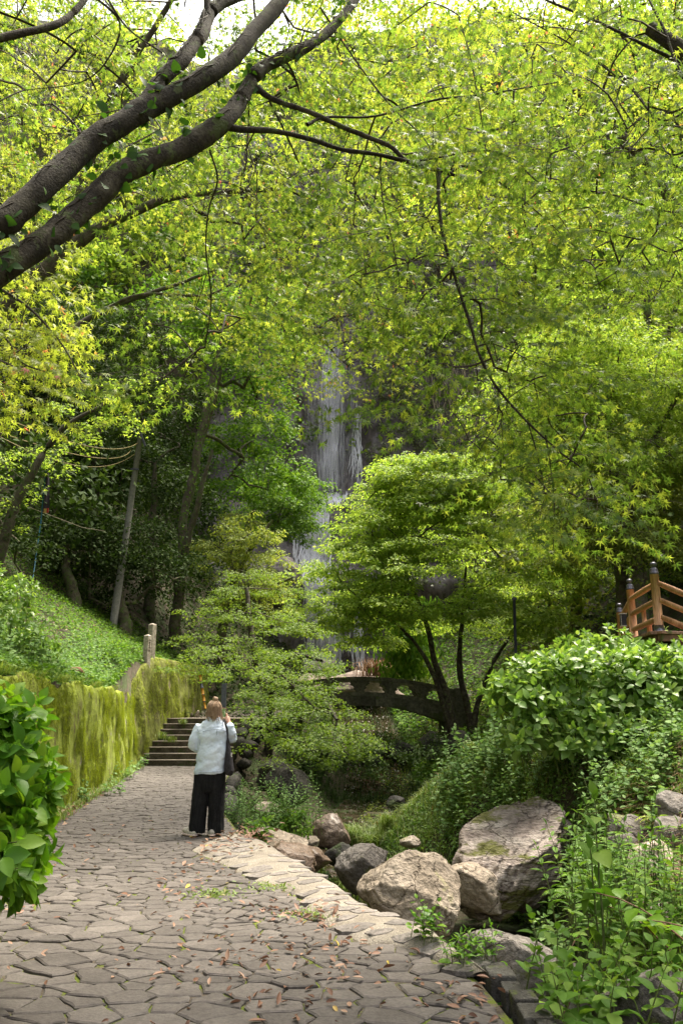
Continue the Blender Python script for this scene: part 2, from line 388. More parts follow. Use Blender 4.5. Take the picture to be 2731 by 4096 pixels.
def stone_solid(poly, zt, tilt, gap_r=0.008):
    """outline -> slab with worn arrises"""
    P = []
    m = len(poly); c = np.mean(poly, 0)
    for i in range(m):
        a, b = np.array(poly[i]), np.array(poly[(i + 1) % m]); P.append(a * 0.985 + c * 0.015)
        L = np.linalg.norm(b - a)
        if L > 0.07:
            nrm = np.array([b[1] - a[1], a[0] - b[0]]) / L
            for t in ((0.5,) if L < 0.16 else (0.33, 0.67)):
                P.append(lerp(a, b, t) + nrm * random.uniform(-0.012, 0.004))
    P = np.array(P); k = len(P)
    def zz(p, dz): return zt + dz + tilt[0] * (p[0] - c[0]) + tilt[1] * (p[1] - c[1])
    V = [(p[0], p[1], -0.05) for p in P] + [(p[0], p[1], zz(p, -0.007)) for p in P]
    Q = [p + (c - p) / max(np.linalg.norm(c - p), 1e-6) * 0.011 for p in P]
    V += [(p[0], p[1], zz(p, 0)) for p in Q]
    F = []
    for r in (0, 1):
        for i in range(k): F.append((r * k + i, r * k + (i + 1) % k, (r + 1) * k + (i + 1) % k, (r + 1) * k + i))
    F.append(tuple(2 * k + i for i in range(k)))
    return V, F
SW = RNG.uniform(-.16, .16, len(seeds)) * RNG.choice([.3, 1, 1], len(seeds))
stones = []
S = seeds * np.array([ASP, 1.0])
for i in range(len(seeds)):
    d2 = ((seeds - seeds[i]) ** 2).sum(1); nb = np.argsort(d2)[1:22]
    x, y = S[i]
    poly = [(x - 0.5, y - 0.4), (x + 0.5, y - 0.4), (x + 0.5, y + 0.4), (x - 0.5, y + 0.4)]
    gap = random.uniform(0.002, 0.0055) * (1.0 if y < 7 else 0.75)
    for j in nb:
        n = S[j] - S[i]; n = np.array([n[0] / ASP ** 2, n[1]]); mid = S[i] + (S[j] - S[i]) * (0.5 + (SW[i] - SW[j]))
        L = np.linalg.norm(n); n = n / L
        poly = clip_half(poly, n, float(n @ mid) - gap)
        if len(poly) < 3: break
    if len(poly) < 3: continue
    # trim to the path
    a0, a1 = float(xw(y)) - 0.02, float(inner(y)) - 0.005
    poly = clip_half(poly, (1, 0), a1); poly = clip_half(poly, (-1, 0), -a0) if len(poly) > 2 else poly
    poly = clip_half(poly, (0, 1), STAIR_Y + 0.02) if len(poly) > 2 else poly
    if len(poly) < 3: continue
    pa = np.array(poly); A = 0.5 * abs(np.dot(pa[:, 0], np.roll(pa[:, 1], 1)) - np.dot(pa[:, 1], np.roll(pa[:, 0], 1)))
    if A < 0.002: continue
    if x < -3.3 + 0.4 and False: continue
    stones.append((poly, A, x, y))
vis = [s for s in stones]
def onscreen(x, y, z=0.0):
    q = y * CP + (z - CAM_H) * SP
    sx = x / q * FPX + 1365.5; sy = 2048 - (-y * SP + (z - CAM_H) * CP) / q * FPX
    return sx, sy
def bigness(s):
    sx, sy = onscreen(s[2], s[3]); return s[1] / s[3] ** 3 if (-20 < sx < 2750 and sy < 4120) else 0
vis.sort(key=bigness, reverse=True)
rest = MB()
for k, (poly, A, x, y) in enumerate(vis):
    zt = random.gauss(0, 0.003) + (0.004 if A > 0.06 else 0); tl = (random.gauss(0, 0.014), random.gauss(0, 0.016))
    V, F = stone_solid(poly, zt, tl)
    if k < 300 and bigness(vis[k]) > 0: part('paving_stone', V, F, pavemat, path)
    else: rest.add(V, F)
o = rest.build('paving_stones_beyond', pavemat, path); tag(o, kind='stuff')

# ------------------------------------------------------------------ pale concrete strip along the gully
concrete = rockmat('pale exposed aggregate concrete', [(0.22, 0.188, 0.155), (0.285, 0.25, 0.208), (0.36, 0.32, 0.27)], 5, 0.6, 0.9, fine=60)
def resamp(P, n):
    d = np.concatenate([[0], np.cumsum(np.linalg.norm(np.diff(P, axis=0), axis=1))]); t = np.linspace(0, d[-1], n)
    return np.stack([np.interp(t, d, P[:, k]) for k in range(P.shape[1])], 1)
IO, OO = resamp(smooth_path(INN, 6), 70), resamp(smooth_path(OUT, 6), 70)
V, F = [], []; NA = 12
prof = [-0.03, 0.004, 0.018, 0.03, 0.038, 0.045, 0.05, 0.052, 0.05, 0.04, -0.25, -0.9]
for k in range(70):
    jag = 0.035 * fbm(np.array([[k * 0.16, 3.1, 0]]), 3, 9)[0]
    for j in range(NA):
        t = min(j / 9.0, 1.0); p = lerp(IO[k], OO[k], t)
        px_, py2 = p[0] + jag * (1 if j >= 7 else 0.5), p[1]
        if j >= 10: px_ += 0.03 + 0.05 * (j - 10)
        V.append((px_, py2, prof[j] + (0.003 * fbm(np.array([[px_ * 7, py2 * 7, 0]]), 2, 4)[0] if 0 < j < 10 else 0)))
for k in range(69):
    for j in range(NA - 1): F.append((k * NA + j, k * NA + j + 1, (k + 1) * NA + j + 1, (k + 1) * NA + j))
strip = part('concrete_edging', V, F, concrete, None, True)
tag(strip, 'pale beige concrete edging with embedded flat stones along the gully', 'pavement', kind='structure')
embmat = rockmat('embedded stone', [(0.13, 0.115, 0.105), (0.17, 0.15, 0.138), (0.215, 0.19, 0.175)], 5, 0.3, 0.85)
done = []; SVall = np.array([v for k_, v in enumerate(V) if 0 < k_ % NA < 10])
for _ in range(160):
    k = random.randrange(2, 68); t = random.uniform(0.12, 0.9); p = lerp(IO[k], OO[k], t); r = random.uniform(0.05, 0.095)
    if any((p[0] - q[0]) ** 2 + (p[1] - q[1]) ** 2 < (r + q[2] + 0.03) ** 2 for q in done): continue
    done.append((p[0], p[1], r))
    m = 9; ph = random.random() * 6
    ring = [(p[0] + r * 1.5 * math.cos(a) * (1 + .22 * math.sin(3 * a + ph)), p[1] + r * math.sin(a) * (1 + .22 * math.cos(2 * a + ph))) for a in [2 * math.pi * i / m for i in range(m)]]
    def zs(a, b):
        d_ = (SVall[:, 0] - a) ** 2 + (SVall[:, 1] - b) ** 2; q_ = d_.argsort()[:4]; w4 = 1 / (d_[q_] + 1e-5); return float((SVall[q_, 2] * w4).sum() / w4.sum())
    V = [(a, b, zs(a, b) - 0.02) for a, b in ring] + [(a, b, zs(a, b) + 0.004) for a, b in ring] + [(p[0] + (a - p[0]) * .82, p[1] + (b - p[1]) * .82, zs(p[0] + (a - p[0]) * .82, p[1] + (b - p[1]) * .82) + 0.0065) for a, b in ring]
    F = [(q * m + i, q * m + (i + 1) % m, (q + 1) * m + (i + 1) % m, (q + 1) * m + i) for q in (0, 1) for i in range(m)] + [tuple(2 * m + i for i in range(m))]
    part('embedded_stone', V, F, embmat, strip)

# ------------------------------------------------------------------ dark kerb at the lower right
kerbmat = rockmat('dark kerb stone', [(0.03, 0.028, 0.024), (0.055, 0.05, 0.044), (0.10, 0.095, 0.085)], 6, 0.5, 0.85, moss=(0.06, 0.07, 0.02), mossamt=0.25)
kerb = empty('stone_kerb', (0.86, 4.6, 0), 'low dark stone kerb along the right edge of the paving', 'kerb')
y = 5.0
while y > 3.2:
    L = random.uniform(0.11, 0.2); xk = 0.76 + 0.10 * (5.0 - y) / .8 + 0.012 * random.uniform(-1, 1)
    b = MB()
    b.box((xk + 0.09, y - L / 2, -0.02 + random.uniform(-.012, .012)), (0.12 + random.uniform(-.02, .03), L - 0.012, 0.15), Matrix.Rotation(random.uniform(-.06, .06), 3, 'Z') @ Matrix.Rotation(random.uniform(-.05, .05), 3, 'X'))
    b.build('kerb_stone', kerbmat, kerb, bevel=0.01); y -= L
y = 4.98
while y > 3.2:
    L = random.uniform(0.12, 0.24)
    b = MB().box((0.79 + 0.10 * (5.0 - y) / .8 + .09, y - L / 2, -0.14), (0.22, L - 0.01, 0.13)); b.build('kerb_stone', kerbmat, kerb, bevel=0.01); y -= L

# ------------------------------------------------------------------ stairs and landing
stepmat = rockmat('mossy step stone', [(0.035, 0.03, 0.02), (0.065, 0.052, 0.038), (0.13, 0.11, 0.085)], 3.0, 0.5, 0.9, moss=(0.045, 0.055, 0.018), mossamt=0.3)
treadmat = rockmat('worn tread stone', [(0.13, 0.108, 0.09), (0.19, 0.16, 0.135), (0.25, 0.215, 0.185)], 3.5, 0.35, 0.85)
stairs = empty('stone_staircase', (-3.9, STAIR_Y, 0), 'short flight of dark mossy stone steps at the end of the path', 'stairs')
for k in range(STEP_N):
    y0 = STAIR_Y + k * STEP_D; z1 = (k + 1) * STEP_H; xl, xr = float(xw(y0)) - 0.05, -2.85 + 0.03 * k
    b = MB().box(((xl + xr) / 2, y0 + STEP_D / 2 + 0.05, z1 - STEP_H / 2 - 0.02), (xr - xl, STEP_D + 0.1, STEP_H + 0.0))
    st = b.build('step', stepmat, stairs, bevel=0.012)
    t = MB().box(((xl + xr) / 2, y0 + STEP_D / 2 + 0.03, z1 - 0.009), (xr - xl - 0.004, STEP_D + 0.09, 0.022))
    t.build('tread', treadmat, st, bevel=0.008)
ly0 = STAIR_Y + STEP_N * STEP_D
V, F = [], []
rows = np.linspace(ly0 - 0.02, 29.2, 16)
for y in rows:
    a, b = float(xw(y)) - 0.1, float(edge(y)) + 0.5
    for t in np.linspace(0, 1, 8): V.append((lerp(a, b, t), y, LAND_Z - 0.004 + (0.20 if y > 26.4 else 0)))
for k in range(15):
    for j in range(7): F.append((k * 8 + j, k * 8 + j + 1, k * 8 + 9 + j, k * 8 + 8 + j))
landing = part('landing', V, F, treadmat); tag(landing, 'paved landing above the steps leading to the bridge', 'landing', kind='structure')
bank = MB()
for k in range(14):      # rough stone face holding the landing towards the gully
    pass

# ------------------------------------------------------------------ mossy retaining walls
wallmat = rockmat('mossy wall', [(0.14, 0.125, 0.04), (0.26, 0.32, 0.035), (0.38, 0.45, 0.075)], 4.0, 0.8, 0.95, moss=(0.36, 0.32, 0.28), mossamt=0.02, stretch=(1.5, 1.5, 1.0), fine=30)
wallmat2 = rockmat('half bare wall', [(0.10, 0.085, 0.035), (0.19, 0.215, 0.035), (0.27, 0.29, 0.07)], 3.0, 0.8, 0.95, moss=(0.24, 0.19, 0.14), mossamt=0.15, stretch=(1.4, 1.4, 0.6))
def wall(name, line, topf, mat, label, moss_n, bottomf):
    P = resamp(np.array(line, float), 140); NZ = 40
    d = np.gradient(P, axis=0); nrm = np.stack([d[:, 1], -d[:, 0]], 1); nrm /= np.linalg.norm(nrm, axis=1)[:, None]
    nrm *= np.where(nrm[:, :1] < 0, -1, 1)
    bz, tz = np.array([bottomf(q) for q in P[:, 1]]), np.array([topf(q) for q in P[:, 1]])
    t = np.linspace(0, 1, NZ)[None, :]; z = bz[:, None] + (tz - bz)[:, None] * t; yq = P[:, 1][:, None] + 0 * t
    off = -0.16 * t + 0.05 * fbm(np.stack([yq * 1.6, z * 1.3, yq * 0 + 2], -1), 3, 11) + 0.014 * fbm(np.stack([yq * 6, z * 4.5, yq * 0 + 7], -1), 3, 12) - 0.05 * np.maximum(0, (t - 0.94) / 0.06)
    t2 = (np.arange(8) + 1)[None, :] / 8; off2 = -0.21 - 0.5 * t2 + 0 * yq[:, :1]; z2 = tz[:, None] + 0.02 * np.sin(P[:, 1][:, None] * 5 + 8 * t2)
    off, z = np.concatenate([off, off2], 1), np.concatenate([z, z2], 1)
    V = np.stack([P[:, :1] + nrm[:, :1] * off, P[:, 1:] + nrm[:, 1:] * off, z], -1).reshape(-1, 3)
    K = NZ + 8; i = (np.arange(len(P) - 1)[:, None] * K + np.arange(K - 1)[None, :]).ravel()
    e = empty(name, (line[len(line) // 2][0], line[len(line) // 2][1], bottomf(line[len(line) // 2][1])), label, 'wall')
    link('wall_face', npmesh('wall_face', V, np.stack([i, i + K, i + K + 1, i + 1], -1)), mat, e, True)
    # hanging moss and tiny creeper, thousands of scraps
    VV = np.array(V).reshape(len(P), K, 3); n = moss_n
    kk = RNG.integers(0, len(P) - 1, n); jj = RNG.integers(0, NZ - 1, n)
    fa, fb = RNG.random(n)[:, None], RNG.random(n)[:, None]
    pos = VV[kk, jj] * (1 - fa) * (1 - fb) + VV[kk + 1, jj] * fa * (1 - fb) + VV[kk, jj + 1] * (1 - fa) * fb + VV[kk + 1, jj + 1] * fa * fb
    dens = fbm(np.stack([pos[:, 1] * 2.4, pos[:, 2] * 1.9, pos[:, 0]], -1), 3, 21) + 0.16 + 0.25 * (jj / NZ - 0.4) + 0.15 * RNG.standard_normal(n)
    keep = dens > 0; pos, kk = pos[keep], kk[keep]; n = len(pos)
    N3 = np.concatenate([nrm[kk], np.zeros((n, 1))], 1); pos = pos + N3 * RNG.uniform(0.004, 0.03, (n, 1))
    T = np.stack([-N3[:, 1], N3[:, 0], np.zeros(n)], 1)
    wd, ln = RNG.uniform(0.008, 0.02, (n, 1)), RNG.uniform(0.018, 0.05, (n, 1)); dn = np.array([[0, 0, -1.0]]) + N3 * RNG.uniform(-0.1, 0.5, (n, 1)) + T * RNG.uniform(-0.9, 0.9, (n, 1))
    A = pos; B = pos + dn * ln * 0.5 + T * wd; C = pos + dn * ln; D = pos + dn * ln * 0.5 - T * wd + N3 * 0.006
    me = npmesh('moss', np.stack([A, B, C, D], 1).reshape(-1, 3), np.arange(n * 4).reshape(n, 4), np.repeat(RNG.random(n), 4))
    tag(link('moss', me, mossleaf, e), kind='stuff')
    return e
wall('retaining_wall', [(float(xw(t)), t) for t in (5.5, 9, 13, 17, 20.9)], lambda y: 1.84 + 0.035 * math.sin(y * 2) + 0.025 * math.sin(y * 5.3) + 0.012 * math.sin(y * 13.1), wallmat, 'long low retaining wall covered in yellow green moss beside the path', 60000, lambda y: -0.1)
wall('retaining_wall', [(-5.2, 19.9), (-5.18, 21), (-5.0, 23.2), (-4.75, 25.5), (-4.45, 27.4), (-4.9, 28.6)], lambda y: float(lerp(2.05, 2.85, sstep(19.9, 22.6, y))), wallmat2, 'higher moss and earth wall rising beside the stone steps', 26000, lambda y: -0.1 if y < 21.4 else float(np.interp(y, [21.4, 23.6], [0, LAND_Z - 0.1])))

# ------------------------------------------------------------------ cliff and waterfall
cliffmat = rockmat('wet cliff rock', [(0.085, 0.07, 0.075), (0.125, 0.105, 0.112), (0.18, 0.155, 0.16)], 0.55, 0.6, 0.6, crack=0.5, moss=(0.06, 0.065, 0.02), mossamt=0.12, wet=0.25, fine=24, stretch=(1, 1, 0.7))
def cliffy(x, z):
    x, z = np.asarray(x, float), np.asarray(z, float)
    y = 46.3 + 0.16 * np.clip(z - 3, 0, 12) + 3.0 * sstep(13.8, 15.6, z) + 0.07 * np.clip(z - 15, 0, 60) - 1.4 * np.exp(-((z - 8.5) / 1.2) ** 2)
    y = y - 0.05 * np.maximum(np.abs(x + 0.5) - 3.2, 0) ** 1.6 - 0.9 * sstep(1.2, 2.6, x) * sstep(14, 17, z)
    return y
def cliffn(x, z):
    P = np.stack([np.asarray(x) * 0.55, np.asarray(z) * 0.4, np.asarray(x) * 0], -1)
    return 0.75 * (np.abs(fbm(P, 4, 31)) - 0.35) + 0.10 * fbm(P * 5, 3, 33)
cx_, cz_ = np.linspace(-9.5, 11, 130), np.linspace(-1, 46, 190)
CX, CZ = np.meshgrid(cx_, cz_); CY = cliffy(CX, CZ) - cliffn(CX, CZ)
i = (np.arange(189)[:, None] * 130 + np.arange(129)[None, :]).ravel()
cliff = link('cliff', npmesh('cliff', np.stack([CX, CY, CZ], -1).reshape(-1, 3), np.stack([i, i + 1, i + 131, i + 130], -1)), cliffmat)
tag(cliff, 'tall wet purplish grey rock face behind the falling water', 'cliff', kind='structure')
m, n, l = newmat('falling water')
out = n.new('ShaderNodeOutputMaterial'); p = n.new('ShaderNodeBsdfPrincipled'); p.inputs['Base Color'].default_value = (0.78, 0.77, 0.83, 1)
p.inputs['Roughness'].default_value = 0.35; t = n.new('ShaderNodeBsdfTransparent'); mix = n.new('ShaderNodeMixShader')
a = n.new('ShaderNodeAttribute'); a.attribute_name = 'rnd'
l.new(a.outputs['Fac'], mix.inputs[0]); l.new(t.outputs[0], mix.inputs[1]); l.new(p.outputs[0], mix.inputs[2]); l.new(mix.outputs[0], out.inputs['Surface'])
watermat = m
def strands(name, n, x0f, ztop, zbot, wid, alpha, wander, parent=None, jump=0.0):
    """falling ribbons that follow the rock"""
    Vs, Fs, Al = [], [], []; base = 0
    for _ in range(n):
        xx = x0f(); zt = random.uniform(*ztop); zb = random.uniform(*zbot); m_ = max(5, int((zt - zb) / 0.45))
        z = np.linspace(zt, zb, m_); ph = random.random() * 9
        x = xx + wander * np.cumsum(RNG.standard_normal(m_)) * 0.12 + 0.05 * np.sin(z * 1.7 + ph)
        y = cliffy(x, z) - np.maximum(cliffn(x, z), -0.4) - 0.10 - jump * random.random()
        for q in range(1, m_): y[q] = min(y[q], y[q - 1] + 0.02)
        wv = random.uniform(*wid) * (0.6 + 0.4 * RNG.random(m_)); wv[0] *= 0.3; wv[-1] *= 0.3
        al = random.uniform(*alpha)
        L_ = np.stack([x - wv, y, z], -1); R_ = np.stack([x + wv, y - 0.02, z], -1)
        Vs.append(np.stack([L_, R_], 1).reshape(-1, 3)); Al.append(np.full(2 * m_, al) * np.repeat(np.where((np.arange(m_) == 0) | (np.arange(m_) == m_ - 1), 0.1, 1), 2))
        q = np.arange(m_ - 1) * 2 + base; Fs.append(np.stack([q, q + 1, q + 3, q + 2], -1)); base += 2 * m_
    return link(name, npmesh(name, np.concatenate(Vs), np.concatenate(Fs), np.concatenate(Al)), watermat, parent)
fall = strands('waterfall', 230, lambda: random.gauss(-0.75, 0.30), (23, 28), (15.2, 17), (0.015, 0.06), (0.07, 0.30), 0.3, None, 0.25)
tag(fall, 'thin white waterfall streaming down the tall rock face', 'waterfall', kind='structure')
for nm, nn, xf, zt, zb, wd, al, wa in [
    ('veil', 260, lambda: random.uniform(-2.5, 1.0), (19, 27), (15.2, 19), (0.015, 0.06), (0.015, 0.07), 0.25),
    ('side_streak', 26, lambda: random.gauss(1.05, 0.14), (17, 22.5), (15.2, 17.5), (0.02, 0.05), (0.3, 0.7), 0.7),
    ('cascade', 210, lambda: random.gauss(-1.75, 0.36), (12.2, 14.6), (8.0, 11.5), (0.02, 0.08), (0.15, 0.7), 0.9),
    ('cascade', 210, lambda: random.gauss(-1.35, 0.32), (8.6, 11), (4.6, 7.2), (0.02, 0.08), (0.12, 0.6), 0.7),
    ('cascade', 240, lambda: random.gauss(-0.9, 0.42), (5.5, 8.2), (3.0, 4.4), (0.02, 0.08), (0.1, 0.5), 0.4),
    ('side_streak', 40, lambda: random.gauss(1.0, 0.15), (6.2, 7.4), (3.2, 4.6), (0.02, 0.05), (0.4, 0.8), 0.5),
    ('ledge_foam', 60, lambda: random.gauss(-0.45, 0.35), (15.0, 15.7), (13.6, 14.6), (0.05, 0.12), (0.6, 0.95), 0.6)]:
    tag(strands(nm, nn, xf, zt, zb, wd, al, wa, fall, 0.12), kind='stuff')
# stream
m, n, l = newmat('stream water')
out = n.new('ShaderNodeOutputMaterial'); p = n.new('ShaderNodeBsdfPrincipled'); p.inputs['Roughness'].default_value = 0.12
p.inputs['Specular IOR Level'].default_value = 0.25
tc = n.new('ShaderNodeTexCoord'); nz = n.new('ShaderNodeTexNoise'); nz.inputs['Scale'].default_value = 5; nz.inputs['Detail'].default_value = 5
mp = n.new('ShaderNodeMapping'); mp.inputs['Scale'].default_value = (2.2, 0.8, 1); l.new(tc.outputs['Object'], mp.inputs[0]); l.new(mp.outputs[0], nz.inputs['Vector'])
r = ramp(n, [(0.45, (0.025, 0.018, 0.010)), (0.60, (0.06, 0.045, 0.028)), (0.74, (0.6, 0.59, 0.6))]); l.new(nz.outputs['Fac'], r.inputs['Fac']); l.new(r.outputs[0], p.inputs['Base Color'])
b = n.new('ShaderNodeBump'); b.inputs['Strength'].default_value = 0.4; l.new(nz.outputs['Fac'], b.inputs['Height']); l.new(b.outputs[0], p.inputs['Normal']); l.new(p.outputs[0], out.inputs['Surface'])
streammat = m
V, F = [], []
yy = np.arange(10.4, 46, 0.25)
for y in yy:
    c = float(gullyc(y)); hw = float(np.interp(y, [4, 12, 20, 40], [0.4, 0.45, 0.7, 1.3])); fz = float(floorz(y))
    stepz = 0.10 * math.floor((y - 13.2) / 1.1) * 0.0
    for t in np.linspace(-1, 1, 7): V.append((c + hw * t, y, fz + 0.09 + 0.02 * math.sin(y * 6 + t * 3)))
for k in range(len(yy) - 1):
    for j in range(6): F.append((k * 7 + j, k * 7 + j + 1, k * 7 + 8 + j, k * 7 + 7 + j))
tag(part('stream', V, F, streammat, None, True), 'shallow brown stream running down the gully between boulders', 'stream', kind='structure')

# ================================================================== VEGETATION ENGINE
def star_leaf(angs, lens, sin_r, base_r=0.14):
    V = [(0, 0, 0)]; A = [R(a) for a in angs]; n = len(A)
    mids = [A[0] - R(28)] + [(A[i] + A[i + 1]) / 2 for i in range(n - 1)] + [A[-1] + R(28)]
    for i, a in enumerate(mids):
        r = base_r if i in (0, n) else sin_r
        V.append((math.sin(a) * r, math.cos(a) * r, 0.03))
    F = []
    for i, (a, L) in enumerate(zip(A, lens)):
        V.append((math.sin(a) * L, math.cos(a) * L, -0.14 * L * L)); F.append((0, 2 + i, len(V) - 1, 1 + i))
    return np.array(V, float), np.array(F)
MAPLE7 = star_leaf([-122, -80, -40, 0, 40, 80, 122], [.48, .8, 1.0, 1.12, 1.0, .8, .48], .27)
MAPLE5 = star_leaf([-96, -48, 0, 48, 96], [.7, .97, 1.1, .97, .7], .28)
MAPLE3 = star_leaf([-70, 0, 70], [.9, 1.1, .9], .38, .3)
RHOMB = (np.array([(0, -0.15, 0), (0.36, 0.42, 0.05), (0, 1, -0.12), (-0.36, 0.42, 0.05)]), np.array([(0, 1, 2, 3)]))
TRI = (np.array([(-0.40, 0.05, 0.03), (0.40, 0.05, 0.03), (0, 1.05, -0.1)]), np.array([(0, 1, 2)]))
NARROW = (np.array([(0, 0, 0), (0.15, 0.45, 0.03), (0, 1, -0.16), (-0.15, 0.45, 0.03)]), np.array([(0, 1, 2, 3)]))
def ovate(wd=0.33, droop=0.22, fold=0.10, rows=(0.0, 0.14, 0.34, 0.58, 0.82, 1.0)):
    V, F = [], []
    prof = {0.0: 0.02, 0.14: 0.62, 0.34: 1.0, 0.58: 0.92, 0.82: 0.5, 1.0: 0.01}
    for y in rows:
        w = wd * prof[y]; z = -droop * y * y
        V += [(-w, y, z + fold * prof[y]), (0, y, z), (w, y, z + fold * prof[y])]
    for k in range(len(rows) - 1):
        a = 3 * k; F += [(a, a + 1, a + 4, a + 3), (a + 1, a + 2, a + 5, a + 4)]
    return np.array(V, float), np.array(F)
OVATE = ovate(); OVATE_FLAT = ovate(0.40, 0.30, 0.05); LANCE = ovate(0.19, 0.25, 0.07)
def unit(v):
    v = np.asarray(v, float); return v / np.maximum(np.linalg.norm(v, axis=-1, keepdims=True), 1e-9)
def rdir(n): return unit(RNG.standard_normal((n, 3)))
TM = {}
def cloud(parent, tmpl, pos, tip, nrm, size, mat, maxparts=300, minpx=12.0, name='leaf', rest='foliage'):
    """leaves: the ones that show largest become parts of their own, the others one 'stuff' part"""
    pos, size = np.asarray(pos, float), np.asarray(size, float)
    Y = unit(tip); N = nrm - (nrm * Y).sum(-1, keepdims=True) * Y; N = unit(N + 1e-6); X = np.cross(Y, N)
    TV, TF = tmpl
    q = pos[:, 1] * CP + (pos[:, 2] - CAM_H) * SP; q = np.maximum(q, 0.1)
    sx = pos[:, 0] / q * FPX + 1365.5; sy = 2048 - (-pos[:, 1] * SP + (pos[:, 2] - CAM_H) * CP) / q * FPX
    scr = size * 1.6 / q * FPX * np.where((sx > 0) & (sx < 2731) & (sy > 0) & (sy < 4096), 1, 0)
    scr *= RNG.uniform(0.75, 1.0, len(scr))
    order = np.argsort(-scr); big = order[:maxparts]; big = big[scr[big] > minpx] if maxparts else big[:0]
    mask = np.ones(len(pos), bool); mask[big] = False
    if len(big):
        key = (id(tmpl), mat.name)
        if key not in TM:
            me = npmesh(name, TV, TF); me.materials.append(mat); TM[key] = me
        me = TM[key]; org = np.array(origin_of(parent)) if parent else np.zeros(3)
        for i in big:
            o = bpy.data.objects.new(name, me); COL.objects.link(o); o.parent = parent
            s = size[i]; p_ = pos[i] - org
            o.matrix_basis = Matrix(((X[i, 0] * s, Y[i, 0] * s, N[i, 0] * s, p_[0]), (X[i, 1] * s, Y[i, 1] * s, N[i, 1] * s, p_[1]), (X[i, 2] * s, Y[i, 2] * s, N[i, 2] * s, p_[2]), (0, 0, 0, 1)))
    if mask.any():
        p_, s, a, b, c = pos[mask], size[mask][:, None, None], X[mask], Y[mask], N[mask]; n = len(p_)
        VV = p_[:, None, :] + s * (TV[None, :, 0:1] * a[:, None, :] + TV[None, :, 1:2] * b[:, None, :] + TV[None, :, 2:3] * c[:, None, :])
        FF = TF[None] + (np.arange(n) * len(TV))[:, None, None]
        o = link(rest, npmesh(rest, VV.reshape(-1, 3), FF.reshape(-1, TF.shape[1]), np.repeat(RNG.random(n), len(TV))), mat, parent)
        tag(o, kind='stuff'); return o
def tubes_np(segs, n=4):
    """many thin tubes at once: list of (points (m,3), radii (m))"""
    Vs, Fs, base = [], [], 0; ang = np.arange(n) * 2 * np.pi / n
    for P, r in segs:
        P = np.asarray(P, float); m = len(P); d = unit(np.gradient(P, axis=0))
        ref = np.where(np.abs(d[:, 2:3]) < 0.9, np.array([[0, 0, 1.0]]), np.array([[1.0, 0, 0]])); a = unit(np.cross(d, ref)); b = np.cross(d, a)
        ring = P[:, None] + np.asarray(r)[:, None, None] * (a[:, None] * np.cos(ang)[None, :, None] + b[:, None] * np.sin(ang)[None, :, None])
        Vs.append(ring.reshape(-1, 3)); i = (np.arange(m - 1)[:, None] * n + np.arange(n)[None]).ravel(); j = (np.arange(m - 1)[:, None] * n + (np.arange(n)[None] + 1) % n).ravel()
        Fs.append(np.stack([i, j, j + n, i + n], -1) + base); base += m * n
    return np.concatenate(Vs), np.concatenate(Fs)
def tubes(name, segs, mat, parent, n=4, kind='stuff'):
    if not segs: return None
    V, F = tubes_np(segs, n); o = link(name, npmesh(name, V, F), mat, parent, True)
    if kind: tag(o, kind=kind)
    return o
def limb(name, pts, mat, parent, n=10, knob=0.05):
    """a branch: smooth tube with an uneven skin; pts (x,y,z,r)"""
    S_ = smooth_path(pts, 6); P, r = S_[:, :3], np.maximum(S_[:, 3], 0.002)
    P = P + (r * 0.35)[:, None] * np.stack([vnoise(P * 3 / 1.0, 41), vnoise(P * 3 + 9, 42), vnoise(P * 3 + 5, 43)], -1)
    V, F = tubes_np([(P, r)], n)
    c = np.repeat(P, n, 0); d = V - c; V = c + d * (1 + knob * 2.5 * vnoise(V * (0.25 / max(r.mean(), 0.01)), 44) + knob * 2 * vnoise(V * (1.2 / max(r.mean(), 0.01)), 45))[:, None]
    link(name, npmesh(name, V, F), mat, parent, True)
    return P, r
def grow(nodes, targets, r0=0.004, sag=0.08, maxr=0.035):
    """join every target to the nearest wood; returns tubes and, per target, the direction it grows in"""
    NP = list(map(tuple, nodes)); par = [-1] * len(NP); segs = []; T = np.asarray(targets, float)
    base = np.array(NP); d0 = np.array([np.min(((base - t) ** 2).sum(1)) for t in T]); order = np.argsort(d0)
    arr = np.empty((len(NP) + len(T) * 4, 3)); arr[:len(NP)] = base; cnt = len(NP); dirs = np.zeros((len(T), 3)); load = []
    for t in order:
        k = int(np.argmin(((arr[:cnt] - T[t]) ** 2).sum(1))); a, b = arr[k].copy(), T[t]; L = np.linalg.norm(b - a)
        mid = (a + b) / 2 + RNG.standard_normal(3) * 0.07 * L + np.array([0, 0, sag * L]); u = np.linspace(0, 1, 6)[:, None]
        C = (1 - u) ** 2 * a + 2 * u * (1 - u) * mid + u ** 2 * b
        load.append((k, C)); dirs[t] = C[-1] - C[-2]; idx = []
        for q in (2, 3, 4, 5):
            arr[cnt] = C[q]; par.append(k if q == 2 else cnt - 1); cnt += 1
    w_ = np.zeros(cnt)
    first = len(NP)
    for i in range(cnt - 1, first - 1, -1):
        w_[i] = max(w_[i], 0) + (0.25)
        if par[i] >= 0: w_[par[i]] += w_[i]
    for j, (k, C) in enumerate(load):
        s = first + 4 * j; r_ = np.minimum(r0 * np.power(np.maximum(w_[[s, s, s, s + 1, s + 2, s + 3]], 0.25) * 4, 0.42), maxr)
        segs.append((C, r_))
    return segs, unit(dirs)

